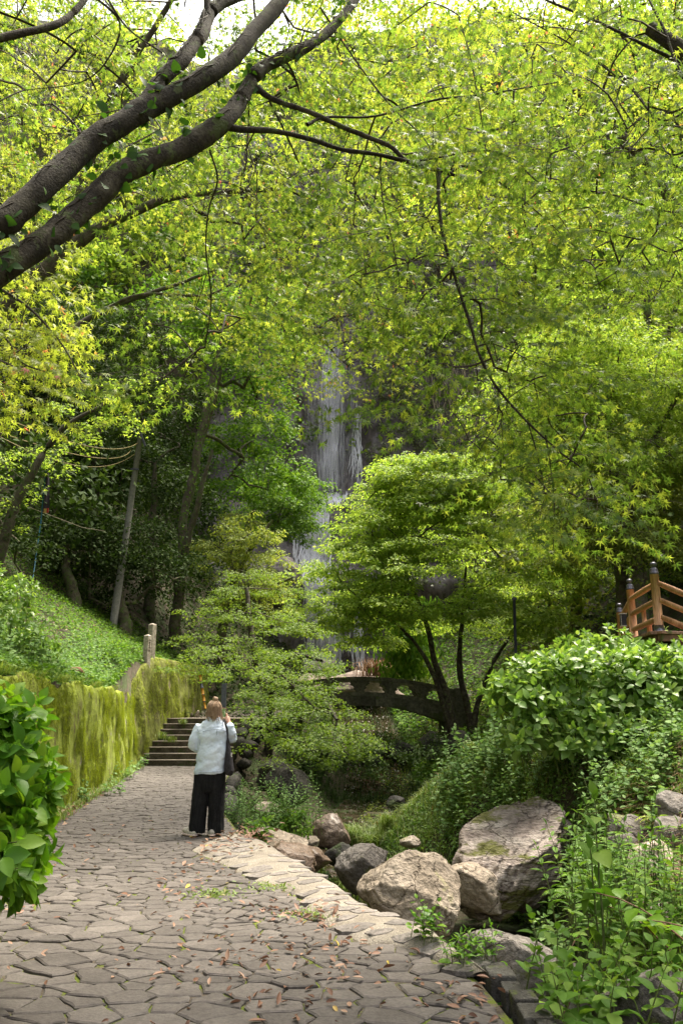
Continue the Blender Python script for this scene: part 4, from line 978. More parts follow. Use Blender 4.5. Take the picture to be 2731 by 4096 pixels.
stemsB = [[(*q[:3], q[3] * .56) for q in s_] for s_ in [[(bx, by, bz - .3, .30), (bx - .1, by, bz + 1.4, .24), (bx - .5, by, bz + 2.9, .20), (bx - .9, by - .1, bz + 4.6, .14), (bx - 1.6, by - .2, bz + 6.2, .08)],
          [(bx, by, bz + .3, .22), (bx - .35, by - .1, bz + 1.6, .17), (bx - .75, by - .2, bz + 2.8, .14), (bx - 1.5, by - .3, bz + 3.9, .09), (bx - 2.8, by - .5, bz + 4.9, .05)],
          [(bx + .75, by + .2, bz - .2, .26), (bx + .6, by + .2, bz + 1.3, .22), (bx + .35, by + .1, bz + 2.6, .19), (bx + .45, by, bz + 4.2, .13), (bx + .7, by, bz + 6.4, .07)],
          [(bx + .72, by + .2, bz + .4, .2), (bx + 1.0, by + .1, bz + 1.7, .16), (bx + 1.7, by, bz + 3.2, .12), (bx + 2.8, by - .1, bz + 4.5, .07), (bx + 3.8, by - .2, bz + 5.4, .04)]]]
pad_tree('maple_tree', 'large spreading maple in layered shelves before the waterfall', None, (bx, by, bz), stemsB, Cb, Rb, 10, 54, (0.08, 0.12), maple_mid, TRI, 0.22, bark_dark, 0, 0.045, 0.008, subr=(.24, .5))

maple_low = leafmat('maple leaf dark green', (0.055, 0.10, 0.012), (0.09, 0.15, 0.017), (0.145, 0.20, 0.024), tr=(1.9, 1.9, 1.1), mixf=0.4, rough=0.6, spec=0.2)  # darker green variant of the mid maple leaf
# ---- maple hanging over the gully, left of the bridge
C_px = [(760, 2630, 21.5, .8), (840, 2600, 21, .9), (900, 2660, 20, .8), (960, 2560, 22, 1.0), (1010, 2660, 19.5, .9), (1080, 2600, 21, 1.0), (1130, 2690, 19, .9), (1200, 2600, 20.5, .9), (1270, 2680, 19.5, .9), (1290, 2650, 20, .7), (1300, 2740, 19.5, .6), (1200, 2760, 18.5, .8), (1050, 2740, 18.8, .7), (1010, 2810, 18, .55), (1130, 2850, 17.5, .7), (1230, 2880, 17.5, .8), (1330, 2880, 18, .8), (1100, 2930, 17, .6), (1220, 2960, 17, .7), (1330, 2950, 17.5, .7), (1390, 2940, 18, .6), (1300, 3000, 17, .55), (1180, 3010, 16.5, .5), (1400, 3010, 17.5, .6), (1260, 2820, 18, .8), (1340, 2850, 18.5, .6), (1160, 2800, 18, .7), (960, 2760, 18.5, .5), (1440, 2960, 18.5, .5), (1050, 2890, 17, .5), (1310, 2780, 19, .8),
        (850, 2430, 23, 1.0), (930, 2360, 24, 1.0), (1030, 2440, 23, 1.1), (1130, 2480, 22.5, 1.0), (1230, 2500, 22.5, .8), (1010, 2280, 25, 1.0), (1120, 2350, 24.5, .9), (1190, 2420, 24, .7), (800, 2520, 22.5, .8)]
bcx, bcy = -2.1, 23.6; bcz = Hs(bcx, bcy)
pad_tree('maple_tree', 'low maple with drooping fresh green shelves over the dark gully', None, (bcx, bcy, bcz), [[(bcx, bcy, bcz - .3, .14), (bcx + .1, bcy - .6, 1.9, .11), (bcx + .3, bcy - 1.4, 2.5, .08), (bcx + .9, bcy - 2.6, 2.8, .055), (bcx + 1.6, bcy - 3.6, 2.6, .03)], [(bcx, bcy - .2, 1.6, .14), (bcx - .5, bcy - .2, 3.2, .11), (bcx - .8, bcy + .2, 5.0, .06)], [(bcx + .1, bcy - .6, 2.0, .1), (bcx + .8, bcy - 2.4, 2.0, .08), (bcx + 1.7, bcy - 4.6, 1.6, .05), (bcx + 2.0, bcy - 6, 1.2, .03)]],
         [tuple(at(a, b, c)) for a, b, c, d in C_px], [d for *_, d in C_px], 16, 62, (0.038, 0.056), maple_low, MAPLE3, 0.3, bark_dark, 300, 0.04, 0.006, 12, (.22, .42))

# ---- olive maple on the left slope beside the fall
Dp = [(random.uniform(830, 1110), random.uniform(2050, 2420), random.uniform(27, 31)) for _ in range(34)] + [(1110, 2300, 29), (1130, 2390, 28.5), (1130, 2460, 28), (1080, 2200, 30)]
pad_tree('maple_tree', 'olive green maple leaning towards the lower cascade', None, (-4.6, 29.5, Hs(-4.6, 29.5)), [[(-4.6, 29.5, Hs(-4.6, 29.5) - .2, .2), (-4.3, 29.4, 5, .16), (-3.6, 29.3, 7, .1), (-2.6, 29, 8.4, .05)], [(-4.3, 29.4, 4.6, .12), (-3.2, 29, 5.6, .08), (-1.8, 28.6, 6.1, .04)]],
         [tuple(at(*q)) for q in Dp], [random.uniform(.6, 1.15) for _ in Dp], 8, 55, (0.07, 0.105), maple_olive, TRI, 0.35, None, 0, 0.05, 0.007, subr=(.24, .5))
# ---- tall tree with paired trunks
t1 = pp((690, 2590, 28, 52), (712, 2420, 28, 46), (722, 2250, 28, 42), (735, 2080, 28, 40), (775, 1900, 28, 38), (800, 1750, 28, 36), (835, 1600, 28, 34), (862, 1450, 28, 28), (900, 1300, 28, 20))
t2 = pp((722, 2280, 28, 36), (760, 2120, 27.8, 30), (790, 2020, 27.6, 26), (820, 1900, 27.5, 20), (850, 1800, 27.5, 14))
t3 = pp((715, 2380, 28, 30), (725, 2200, 28.3, 26), (740, 2000, 28.6, 24), (790, 1830, 28.8, 20), (870, 1560, 29, 16), (890, 1450, 29, 12))
Eb = [(tuple(at(px, py, Y)), (rx, rx, rz)) for px, py, Y, rx, rz in ((900, 1330, 29, 2.2, 1.4), (1040, 1450, 31, 2.0, 1.4), (1020, 1620, 33, 1.8, 1.3), (980, 1560, 30, 1.8, 1.2), (1020, 1760, 32, 1.6, 1.2), (960, 1800, 31, 1.6, 1.1), (1000, 1950, 31, 1.5, 1.0), (1080, 1880, 33, 1.3, 1.0), (800, 1250, 28, 2.2, 1.3), (1180, 1300, 34, 2.4, 1.6))]
blob_tree('forest_tree', 'tall ivy clad tree with paired trunks left of the fall', None, [t1, t2, t3], Eb, 3.0, 70, (0.10, 0.17), broadgreen, TRI, None, 0, 0.6)
ivs = empty('climbing_vine', t1[0][:3], 'green ivy clinging to the paired forest trunks', 'vine')
S_ = smooth_path(t1, 20); n = 900; k = RNG.integers(0, len(S_), n); u = rdir(n); Pi = S_[k, :3] + u * (S_[k, 3:] + RNG.uniform(.0, .10, (n, 1)))
cloud(ivs, RHOMB, Pi, np.array([0, 0, -1.0]) + RNG.normal(0, .5, (n, 3)), u, RNG.uniform(.06, .12, n), broadgreen, 0)
Gp = [(random.uniform(1000, 1260), random.uniform(1830, 2120), random.uniform(33, 37)) for _ in range(26)] + [(1250, 2000, 36), (1230, 2080, 35), (1200, 1900, 36)]
pad_tree('forest_tree', 'bright green tree bulging in front of the upper fall', None, (-5.5, 36, Hs(-5.5, 36)), [[(-5.5, 36, Hs(-5.5, 36) - .2, .22), (-4.9, 35.8, 8, .16), (-3.8, 35.4, 11, .1), (-2.8, 35.2, 12.5, .05)]], [tuple(at(*q)) for q in Gp], [random.uniform(.8, 1.4) for _ in Gp], 6, 52, (0.10, 0.15), broadgreen, TRI, 0.45, None, 0, 0.12, 0.008, subr=(.3, .6))

# ---- dark evergreens on the left slope
def evg(label, px, py, Y, ells, ns=3.2, nl=60, leafs=(0.09, 0.15), mat=evergreen, **k):
    E_ = [(tuple(at(a, b, c)), (rx, rx * .9, rz)) for a, b, c, rx, rz in ells]; x, y = at(px, py, Y)[:2]; z = Hs(x, y)
    c0 = E_[0][0]; st = [[(x, y, z - .3, .24), (lerp(x, c0[0], .3), lerp(y, c0[1], .3), lerp(z, c0[2], .4), .19), (lerp(x, c0[0], .75), lerp(y, c0[1], .75), lerp(z, c0[2], .75), .13), (*c0, .07)]]
    return blob_tree('evergreen_tree', label, 'dark evergreens on the left slope', st, E_, ns, nl, leafs, mat, TRI, None, 0, 0.55, **k)
evg('dark evergreen behind the leaning utility pole', 600, 2450, 29, [(620, 1850, 30, 2.2, 1.8), (560, 1650, 31, 2.4, 1.8), (680, 2080, 29.5, 1.7, 1.5), (480, 1930, 31, 2.2, 1.7), (700, 1680, 31, 2.0, 1.6)])
evg('dark evergreen under the horizontal maple limb', 350, 2400, 30, [(400, 1500, 32, 2.6, 1.9), (250, 1350, 32, 2.6, 1.9), (560, 1420, 33, 2.6, 1.7), (330, 1720, 32, 2.4, 1.7), (700, 1330, 33, 2.4, 1.6)])
evg('dark evergreen above the blue banner pole', 60, 2300, 30, [(80, 1650, 30, 2.6, 2.0), (-150, 1500, 29, 3.0, 2.2), (0, 1900, 31, 2.4, 1.7), (180, 1930, 31, 2.0, 1.4), (-200, 1850, 29, 2.8, 2.0)])
evg('low dark evergreen beside the stone pillars', 500, 2560, 25, [(480, 2330, 25.5, 1.8, 1.2), (620, 2330, 26, 1.6, 1.2), (360, 2250, 25.5, 1.8, 1.2), (740, 2330, 27, 1.3, 1.1)], 4.5, 60, (0.08, 0.13))
evg('dark shrubby evergreen at the foot of the utility pole', 300, 2450, 24, [(260, 2230, 24.5, 1.8, 1.0), (120, 2200, 24, 1.8, 1.0), (420, 2180, 26, 1.6, 1.0), (560, 2200, 26.5, 1.6, 1.0)], 4.0, 60, (0.08, 0.13))
evg('broad evergreen shading the slope at far left', -150, 2350, 20, [(-100, 2150, 20, 1.7, 1.0), (60, 2250, 21, 1.3, .8), (-300, 1900, 20, 2.4, 1.7), (-350, 2300, 19, 1.6, 1.2)], 3.5, 60, (0.08, 0.13))
# small maple sprays in front of the dark hollow
Lp = [(120, 1800, 20, .8), (60, 1880, 19.5, .7), (220, 1790, 20.5, .6), (330, 1720, 20, .7), (460, 1680, 20.5, .6), (520, 1600, 21, .7), (380, 1560, 20.5, .8), (250, 1620, 20, .8), (100, 1960, 19.5, .5), (30, 1990, 19, .6), (-60, 1800, 19, .9), (480, 1500, 21, .7), (600, 1490, 21.5, .6)]
pad_tree('maple_tree', 'small maple with dim green sprays before the dark hollow', None, (-8.8, 19.5, Hs(-8.8, 19.5)), [[(-8.8, 19.5, Hs(-8.8, 19.5) - .2, .16), (-8.4, 19.6, 6.5, .13), (-7.6, 19.8, 8.5, .08), (-6.4, 20, 9.5, .04)]], [tuple(at(a, b, c)) for a, b, c, d in Lp], [d for *_, d in Lp], 13, 32, (0.05, 0.08), maple_mid, MAPLE3, 0.6, None, 300, 0.05, 0.006, 12, (.2, .4))

# ---- right side maples
def right_tree(label, base, regs, npad, rr, ns, nl, leafs, mat, droop=0.3, top=None):
    C, Rr = [], []
    for x0, x1, y0, y1, d0, d1, n in regs:
        for _ in range(n):
            a = random.uniform(x0, x1); C.append(tuple(at(a, random.uniform(y0, y1), random.uniform(d0, d1)))); Rr.append(random.uniform(*rr))
    m = np.mean(C, 0); x, y = base; z = Hs(x, y)
    st = [[(x, y, z - .3, .24), (lerp(x, m[0], .2), lerp(y, m[1], .2), lerp(z, m[2], .45), .19), (lerp(x, m[0], .6), lerp(y, m[1], .6), lerp(z, m[2], .85), .12), (m[0], m[1], m[2] + .6, .05)]]
    st.append([st[0][1][:3] + (.13,), (lerp(x, m[0], .5) + 1, lerp(y, m[1], .4) - .6, lerp(z, m[2], .8), .09), (m[0] + 2.2, m[1] - 1.2, m[2] + .4, .04)])
    return pad_tree('maple_tree', label, None, (x, y, z), st, C, Rr, ns, nl, leafs, mat, TRI, droop, None, 0, 0.06, 0.008, subr=(.25, .5))
right_tree('sunlit maple high on the right slope', (8.6, 24), [(2150, 2850, 1300, 1560, 21, 25, 40), (1950, 2500, 1480, 1800, 21, 24, 40), (2250, 2900, 1560, 1850, 21, 24, 34)], 0, (.8, 1.4), 8, 52, (0.07, 0.11), maple_mid)
right_tree('shaded maple on the right slope above the wooden deck', (8.4, 22), [(2250, 2900, 1850, 2150, 22, 26, 42), (2080, 2500, 1950, 2230, 23, 26, 24), (2450, 2900, 2100, 2230, 21, 25, 20)], 0, (.7, 1.3), 8, 52, (0.07, 0.105), maple_olive)
right_tree('maple at the upper right behind the fanning boughs', (11.5, 27), [(2200, 3000, 700, 1350, 25, 32, 60)], 0, (1.0, 1.8), 6, 48, (0.10, 0.15), maple_mid)
right_tree('yellow green maple glimpsed through the upper boughs', (13, 21), [(1250, 3000, -350, 500, 15, 22, 85), (1500, 2400, 400, 900, 17, 23, 30)], 0, (.9, 1.5), 6, 50, (0.08, 0.12), maple_yellow)
E_ = [(tuple(at(a, b, c)), (rx, rx * .8, rz)) for a, b, c, rx, rz in ((2450, 2330, 29, 2.0, 1.6), (2650, 2300, 28, 2.2, 1.8), (2250, 2430, 30, 1.7, 1.4), (2850, 2350, 26, 2.2, 1.8), (2100, 2500, 32, 1.6, 1.4), (2560, 2100, 30, 2.0, 1.6), (1950, 2480, 34, 1.8, 1.5))]  # dark foliage backdrop that paints in the shade of the hollow
blob_tree('evergreen_tree', 'dark evergreen filling the hollow behind the wooden deck', None, [[(8.5, 29, Hs(8.5, 29) - .3, .25), (8.6, 28.8, 5, .2), (8.8, 28.6, 8, .1)]], E_, 3.0, 60, (0.09, 0.14), evergreen)
for k, (a, b0, b1, Y, wd) in enumerate(((2155, 2580, 2330, 27, 30), (2270, 2560, 2380, 29, 16), (2310, 2560, 2390, 30, 14))):
    pass

# ---- wooded hill behind the fall
hx_, hz_ = np.linspace(-70, 70, 60), np.concatenate([[-.45], np.linspace(0, 1, 29)])
HXg, HT = np.meshgrid(hx_, hz_); HY = 53.5 + 30 * np.maximum(HT, 0) - 0.0 * HXg; HZ = 24 + 62 * HT + 2.5 * fbm(np.stack([HXg * .08, HT * 3, HT * 0], -1), 3, 71) - 8 * np.exp(-((HXg + .5) / 6) ** 2) * (1 - HT)
HZ = HZ - 8 * HT * np.exp(-((HXg + 13) / 9) ** 2)
HY = HY - 0.012 * np.maximum(np.abs(HXg) - 5, 0) ** 2 * 0.35
i = (np.arange(29)[:, None] * 60 + np.arange(59)[None, :]).ravel()
hill = link('hill', npmesh('hill', np.stack([HXg, HY, HZ], -1).reshape(-1, 3), np.stack([i, i + 1, i + 61, i + 60], -1)), soil, None, True); tag(hill, 'steep wooded hill rising behind the cliff', 'hill', kind='structure')
def wood_mass(name, label, pts, rr, mat, leafs, ns=0.75, nl=20, sub=0.9):
    ells = [(p_, (r_, r_, r_ * .75)) for p_, r_ in zip(pts, rr)]
    P, T, N, S_ = blob_leaves(ells, ns, nl, leafs, sub); return tag(cloud(None, TRI, P, T, N, S_, mat, 0, rest=name), label, 'woodland', kind='stuff')
def hillpts(n, xr, tr):
    out = []
    for _ in range(n):
        x, t = random.uniform(*xr), random.uniform(*tr) ** 1.2
        jx = (x + 70) / 140 * 59; j = min(58, int(jx)); q = min(28, int(t * 28) + 1); out.append((x, float(HY[q, j]) - 1.0, float(HZ[q, j]) + random.uniform(0, 2.0)))
    return out
h1 = hillpts(210, (-40, 42), (0.0, 1.0)); wood_mass('hillside_wood', 'sunny yellow green trees covering the hill behind the fall', h1, [random.uniform(1.8, 3.4) for _ in h1], maple_mid, (.34, .48), 1.0, 20)
h2 = hillpts(110, (-3, 42), (0.0, 0.95)); wood_mass('hillside_wood', 'pale grey green trees covering the hill behind the fall', h2, [random.uniform(1.6, 3.0) for _ in h2], paleshrub, (.32, .44), 1.0, 20)
h3 = hillpts(130, (-45, 45), (0.0, 0.95)); wood_mass('hillside_wood', 'deep green trees covering the hill behind the fall', h3, [random.uniform(1.8, 3.2) for _ in h3], broadgreen, (.34, .46), 1.0, 20)
# shrubs clinging to the cliff and the valley sides
cl = []
while len(cl) < 190:
    x, z = random.choice([random.uniform(-12, -3.3), random.uniform(2.6, 12), random.uniform(2.6, 8)]), random.uniform(8, 44)
    if x < 0 and z < 12: continue
    cl.append((x, float(cliffy(x, z)) - 0.8, z))
wood_mass('cliff_shrubs', 'pale grey green shrubs hanging on the cliff right of the fall', [p_ for p_ in cl if p_[0] > 0], [random.uniform(.9, 1.9) for p_ in cl if p_[0] > 0], paleshrub, (.13, .22), 2.2, 26, .6)
wood_mass('cliff_shrubs', 'green shrubs clothing the cliff left of the fall', [p_ for p_ in cl if p_[0] <= 0], [random.uniform(1.0, 2.0) for p_ in cl if p_[0] <= 0], broadgreen, (.14, .22), 2.2, 26, .6)
sd_ = []
for _ in range(170):
    x = random.uniform(7.5, 26); y = random.uniform(22, 50); sd_.append((x, y, Hs(x, y) + random.uniform(.5, 2.5)))
wood_mass('valley_wood', 'shaded green trees on the right valley side', [p_ for p_ in sd_], [random.uniform(1.3, 2.5) for _ in sd_], maple_olive, (.16, .26), 1.1, 26, .8)
sd_ = []
for _ in range(190):
    y = random.uniform(22, 50); x = -random.uniform(8.5 if y < 30 else 6.5, 26); sd_.append((x, y, Hs(x, y) + random.uniform(.5, 3)))
wood_mass('valley_wood', 'dark evergreen trees on the left valley side', sd_, [random.uniform(1.4, 2.6) for _ in sd_], evergreen, (.16, .26), 1.3, 28, .8)
# bare pale twigs hanging beside the fall and at the right edge
segs = []
for _ in range(70):
    p_ = np.array(at(random.gauss(1830, 60), random.uniform(1430, 1650), 44)); q = p_ + np.array([random.gauss(0, .4), 0.2, -random.uniform(1.0, 3.4)]); u = np.linspace(0, 1, 6)[:, None]
    segs.append((p_ * (1 - u) + q * u + RNG.normal(0, .07, (6, 3)), np.full(6, .022)))
for _ in range(22):
    p_ = np.array(at(2760 + random.gauss(0, 20), random.gauss(1310, 40), 24)); q = p_ + np.array([-random.uniform(.3, 1.5), random.gauss(0, .4), random.gauss(.1, .5)]); u = np.linspace(0, 1, 7)[:, None]
    segs.append((p_ * (1 - u) + q * u + RNG.normal(0, .05, (7, 3)), np.linspace(.016, .006, 7)))
tag(tubes('bare_twigs', segs, drytwig, None, 4), 'pale leafless twigs hanging on the right slope', 'twigs', kind='stuff')

E_ = [(tuple(at(a, b, c)), (rx, rx * .8, rz)) for a, b, c, rx, rz in ((1430, 3110, 18, .5, .4), (1500, 3050, 19, .6, .5), (1530, 3140, 17.5, .4, .3), (1360, 3090, 19, .5, .4), (1450, 2990, 20, .6, .4), (1600, 3090, 19, .5, .35), (1660, 3030, 21, .6, .4), (1560, 2990, 23, .7, .4), (1720, 3000, 22, .6, .4))]  # a real shrub; its right and rear masses are added to darken the gully
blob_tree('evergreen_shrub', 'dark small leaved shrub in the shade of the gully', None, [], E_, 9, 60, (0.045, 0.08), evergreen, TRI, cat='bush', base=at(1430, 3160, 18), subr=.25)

def valley_cover(name, label, n, xf, mat, size):
    Yr = RNG.uniform(25, 47, n); Xr = xf(Yr, RNG.random(n)); return ground_leaves(name, label, 'plants', Xr, Yr, size, mat, TRI, (.0, .35))
valley_cover('undergrowth', 'dark undergrowth on the left slope behind the landing', 22000, lambda y, r: gullyc(y) - 1.6 - r ** 1.3 * 14, evergreen, (.10, .19))
valley_cover('undergrowth', 'green undergrowth on the right slope behind the bridge', 24000, lambda y, r: gullyc(y) + 1.4 + r ** 1.3 * 14, broadgreen, (.10, .19))

# ================================================================== ROCKS
granite = rockmat('pale boulder', [(0.16, 0.13, 0.10), (0.265, 0.222, 0.178), (0.37, 0.325, 0.275)], 2.6, 0.7, 0.9, crack=2.2, moss=(0.24, 0.22, 0.12), mossamt=0.05, fine=26)
granite_grey = rockmat('grey boulder', [(0.10, 0.09, 0.085), (0.165, 0.15, 0.14), (0.25, 0.23, 0.21)], 2.8, 0.7, 0.9, crack=2.4, moss=(0.13, 0.14, 0.05), mossamt=0.05, fine=26)
granite_brown = rockmat('wet brown boulder', [(0.09, 0.055, 0.035), (0.15, 0.10, 0.07), (0.22, 0.165, 0.125)], 4, 0.7, 0.6, wet=0.2)
granite_tilt = rockmat('layered boulder', [(0.14, 0.11, 0.10), (0.27, 0.23, 0.21), (0.40, 0.36, 0.33)], 2.4, 0.9, 0.9, crack=1.6, moss=(0.10, 0.10, 0.03), mossamt=0.25, stretch=(0.7, 0.7, 2.6), rot=(0, R(28), 0), fine=26)
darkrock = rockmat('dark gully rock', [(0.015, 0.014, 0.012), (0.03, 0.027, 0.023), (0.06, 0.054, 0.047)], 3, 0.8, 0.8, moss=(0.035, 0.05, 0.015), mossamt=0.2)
_ico = {}
def ico(sub):
    if sub not in _ico:
        bm = bmesh.new(); bmesh.ops.create_icosphere(bm, subdivisions=sub, radius=1.0); bm.verts.ensure_lookup_table()
        _ico[sub] = (np.array([v.co[:] for v in bm.verts]), np.array([[v.index for v in f.verts] for f in bm.faces])); bm.free()
    return _ico[sub]
def boulder(label, loc, size, mat, seed, rot=(0, 0, 0), sub=5, cuts=9, strata=0.0, rough=0.22, cat='rock', name='boulder', cutd=(0.62, 0.9), group=None, fine=1.0):
    V, F = ico(sub); rg = np.random.default_rng(seed); P = V * (1 + rough * fbm(V * 1.2 + seed, 3, seed))[:, None]
    for _ in range(cuts):
        n = unit(rg.standard_normal(3)); d = rg.uniform(*cutd); P = P - n * np.maximum(P @ n - d, 0)[:, None] * 0.92
    P = P + V * (fine * 0.030 * fbm(V * 4 + seed, 4, seed + 3) + fine * 0.012 * fbm(V * 16, 3, seed + 4))[:, None]
    if strata:
        ax = unit(np.array([-0.12, 0.25, 0.9])); h = P @ ax * 6 + 0.9 * fbm(P * 1.3, 3, seed + 5); st = h - np.floor(h); lay = _hash(np.floor(h).astype(int), 3, 7, seed)
        P = P * (1 + strata * (lay - 0.5 - 0.55 * (st < 0.16)))[:, None]
    P = P * np.array(size)
    M = np.array(Matrix.Rotation(rot[2], 3, 'Z') @ Matrix.Rotation(rot[1], 3, 'Y') @ Matrix.Rotation(rot[0], 3, 'X')); P = P @ M.T
    o = link(name, npmesh(name, P, F), mat, None, True); o.location = loc; tag(o, label, cat, group); return o
def G(px, py, z): return gnd(px, py, z)
p_ = G(1650, 3680, -.55); boulder('large rounded pale boulder beside the concrete edging', (p_.x - .02, p_.y + .1, -0.30), (0.58, 0.5, 0.42), granite, 11, (0.1, .15, .3), 6, 10)
p_ = G(1470, 3530, -.5); boulder('grey boulder half hidden behind the rounded pale one', (p_.x - .05, p_.y + .35, -0.40), (0.38, 0.34, 0.27), granite_grey, 12, (0, -.1, .5), 5)
p_ = G(1920, 3640, -.6); boulder('small slanting pale rock wedged between the two big boulders', (p_.x + .02, p_.y + .3, -0.42), (0.42, 0.32, 0.26), granite, 13, (.1, .35, .2), 5)
p_ = at(2075, 3400, 9.6); boulder('big tilted layered boulder with moss in its cracks', (p_.x, p_.y + .2, p_.z - .06), (0.80, 0.75, 0.44), granite_tilt, 14, (.15, -.66, .15), 6, 8, 0.09, cutd=(.66, .95))
p_ = at(2150, 3810, 5.6); boulder('flat pale grey rock under the arching stems', (p_.x, p_.y + .25, p_.z - .32), (0.48, 0.45, 0.36), granite_grey, 15, (.2, .05, .1), 5, 8)
p_ = at(2590, 4010, 4.35); boulder('grey angular rock in the lower right corner', (p_.x + .1, p_.y + .15, p_.z - .22), (0.42, 0.38, 0.38), granite_grey, 16, (.1, .2, .4), 6, 12)
p_ = at(1330, 3315, 14.6); boulder('round brown wet boulder splitting the stream', (p_.x, p_.y, p_.z - .1), (0.36, 0.34, 0.32), granite_brown, 17, (0, 0, 0), 5, 5, rough=.15)
p_ = at(1120, 3350, 11.2); boulder('long flat topped brownish rock below the path edge', (p_.x, p_.y, p_.z - .1), (0.42, 0.42, 0.17), granite, 18, (.12, .28, -.3), 5, 10)
p_ = at(1165, 3385, 10.6); boulder('lower brown rock ledge beneath the flat topped rock', (p_.x, p_.y, p_.z - .12), (0.38, 0.32, 0.17), granite_brown, 19, (.1, .25, -.2), 5, 10)
p_ = at(1240, 3410, 10.9); boulder('wet brown rock where the water drops', (p_.x, p_.y, p_.z - .1), (0.26, 0.28, 0.16), granite_brown, 20, (0, .2, .3), 4, 8)
p_ = at(1350, 3390, 11.3); boulder('small blackish stone at the edge of the stream', (p_.x + .04, p_.y, p_.z - .1), (0.19, 0.2, 0.18), darkrock, 21, (.2, .4, .1), 4, 8)
p_ = at(1070, 3215, 13); boulder('small pale rock peeping from the weeds', (p_.x, p_.y, p_.z - .08), (0.2, 0.2, 0.13), granite, 22, (0, 0, .4), 4)
p_ = at(1640, 3352, 12.5); boulder('small brown rock lying in the ground cover', (p_.x, p_.y, p_.z - .06), (0.13, 0.2, 0.09), granite, 23, (0, 0, .4), 4)
p_ = at(1275, 3360, 12.8); boulder('pale stone washed by the little cascade', (p_.x - .2, p_.y + .5, p_.z - .1), (0.2, 0.25, 0.12), granite, 24, (0, 0, .4), 4)
for k, (lab, px, py, Y, sx, sy, sz, mt) in enumerate((('tawny boulder set in the right bank', 2660, 3540, 6.9, .34, .3, .30, granite), ('light grey stone above the tawny boulder', 2690, 3360, 7.2, .16, .2, .22, granite_grey), ('topmost grey stone of the bank at right edge', 2715, 3240, 7.4, .17, .2, .15, granite_grey), ('mossy brown rock below the tawny boulder', 2660, 3690, 6.4, .32, .3, .14, granite_brown), ('rough grey stone left of the stone bank', 2560, 3350, 7.7, .2, .2, .17, granite_grey), ('small grey stone under withered grass', 2500, 3330, 7.9, .13, .2, .16, granite_grey), ('low grey stone above the ferny hollow', 2530, 3400, 7.6, .12, .2, .12, granite_grey), ('grey stone at the foot of the stone bank', 2600, 3480, 7.1, .12, .2, .14, granite_grey))):
    p_ = at(px, py, Y); boulder(lab, (p_.x, p_.y + .08, p_.z), (sx, sy, sz), mt, 40 + k, (.1 * k, .2, .3 * k), 4, 9)
p_ = at(1440, 2690, 40); boulder('huge flat reddish boulder at the foot of the fall', (p_.x, p_.y, p_.z - 1.0), (2.3, 1.9, 1.15), rockmat('reddish boulder', [(0.22, 0.165, 0.14), (0.31, 0.245, 0.21), (0.40, 0.33, 0.29)], 0.7, 0.8, 0.9, fine=26), 31, (.1, .12, .2), 5, 10)
p_ = at(1310, 2640, 43); boulder('grey ledge rock left of the huge flat boulder', (p_.x - .3, p_.y, p_.z - .5), (1.1, 1.0, .6), granite_grey, 32, (.1, -.12, .2), 4, 10)
p_ = at(1270, 2700, 39); boulder('pale rock under the drooping maple near the fall', (p_.x - .3, p_.y, p_.z - .5), (1.0, 1.0, .6), granite, 33, (.1, .1, .2), 4, 10)
p_ = at(1870, 2790, 33); boulder('grey rock beyond the right end of the bridge', (p_.x, p_.y, p_.z - .2), (.6, .6, .5), granite_grey, 34, (.1, .1, .2), 4, 10)
p_ = at(1215, 2240, 44); boulder('dark rock jutting out beside the cascade', (p_.x - 1.1, p_.y, p_.z - .6), (1.0, 1.0, 1.0), rockmat('purple rock', [(0.08, 0.065, 0.068), (0.14, 0.118, 0.122), (0.2, 0.175, 0.18)], .8, .8, .7), 35, (.1, .1, .2), 4, 10)
# rocks in the gully, its shade painted into their dark tone
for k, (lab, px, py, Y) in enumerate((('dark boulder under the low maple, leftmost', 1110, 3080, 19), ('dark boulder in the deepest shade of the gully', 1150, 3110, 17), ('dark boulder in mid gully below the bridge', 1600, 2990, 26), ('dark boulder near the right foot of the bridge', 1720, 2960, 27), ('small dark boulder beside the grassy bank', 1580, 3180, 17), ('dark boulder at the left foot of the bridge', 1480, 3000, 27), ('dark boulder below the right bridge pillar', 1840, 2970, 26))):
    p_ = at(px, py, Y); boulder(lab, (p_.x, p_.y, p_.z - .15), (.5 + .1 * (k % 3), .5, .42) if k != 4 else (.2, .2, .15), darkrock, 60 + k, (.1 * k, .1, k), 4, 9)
# rough stones holding the landing and the path towards the gully
gw = empty('gully_wall', (-1.9, 18, -1), 'rough dark stone wall below the landing and path edge', 'wall')
for k in range(90):
    y = random.uniform(11.5, 29); x = float(edge(y)) + 0.12; zt = (0.0 if y < STAIR_Y else LAND_Z) ; z = random.uniform(-1.1, zt - .12)
    V_, F_ = ico(2); q = V_ * (1 + .3 * fbm(V_ * 1.5 + k, 2, k))[:, None] * np.array([random.uniform(.12, .2), random.uniform(.2, .34), random.uniform(.13, .22)]) + np.array([x + .12 * (zt - z), y, z])
    link('stone', npmesh('stone', q, F_), darkrock, gw, True)

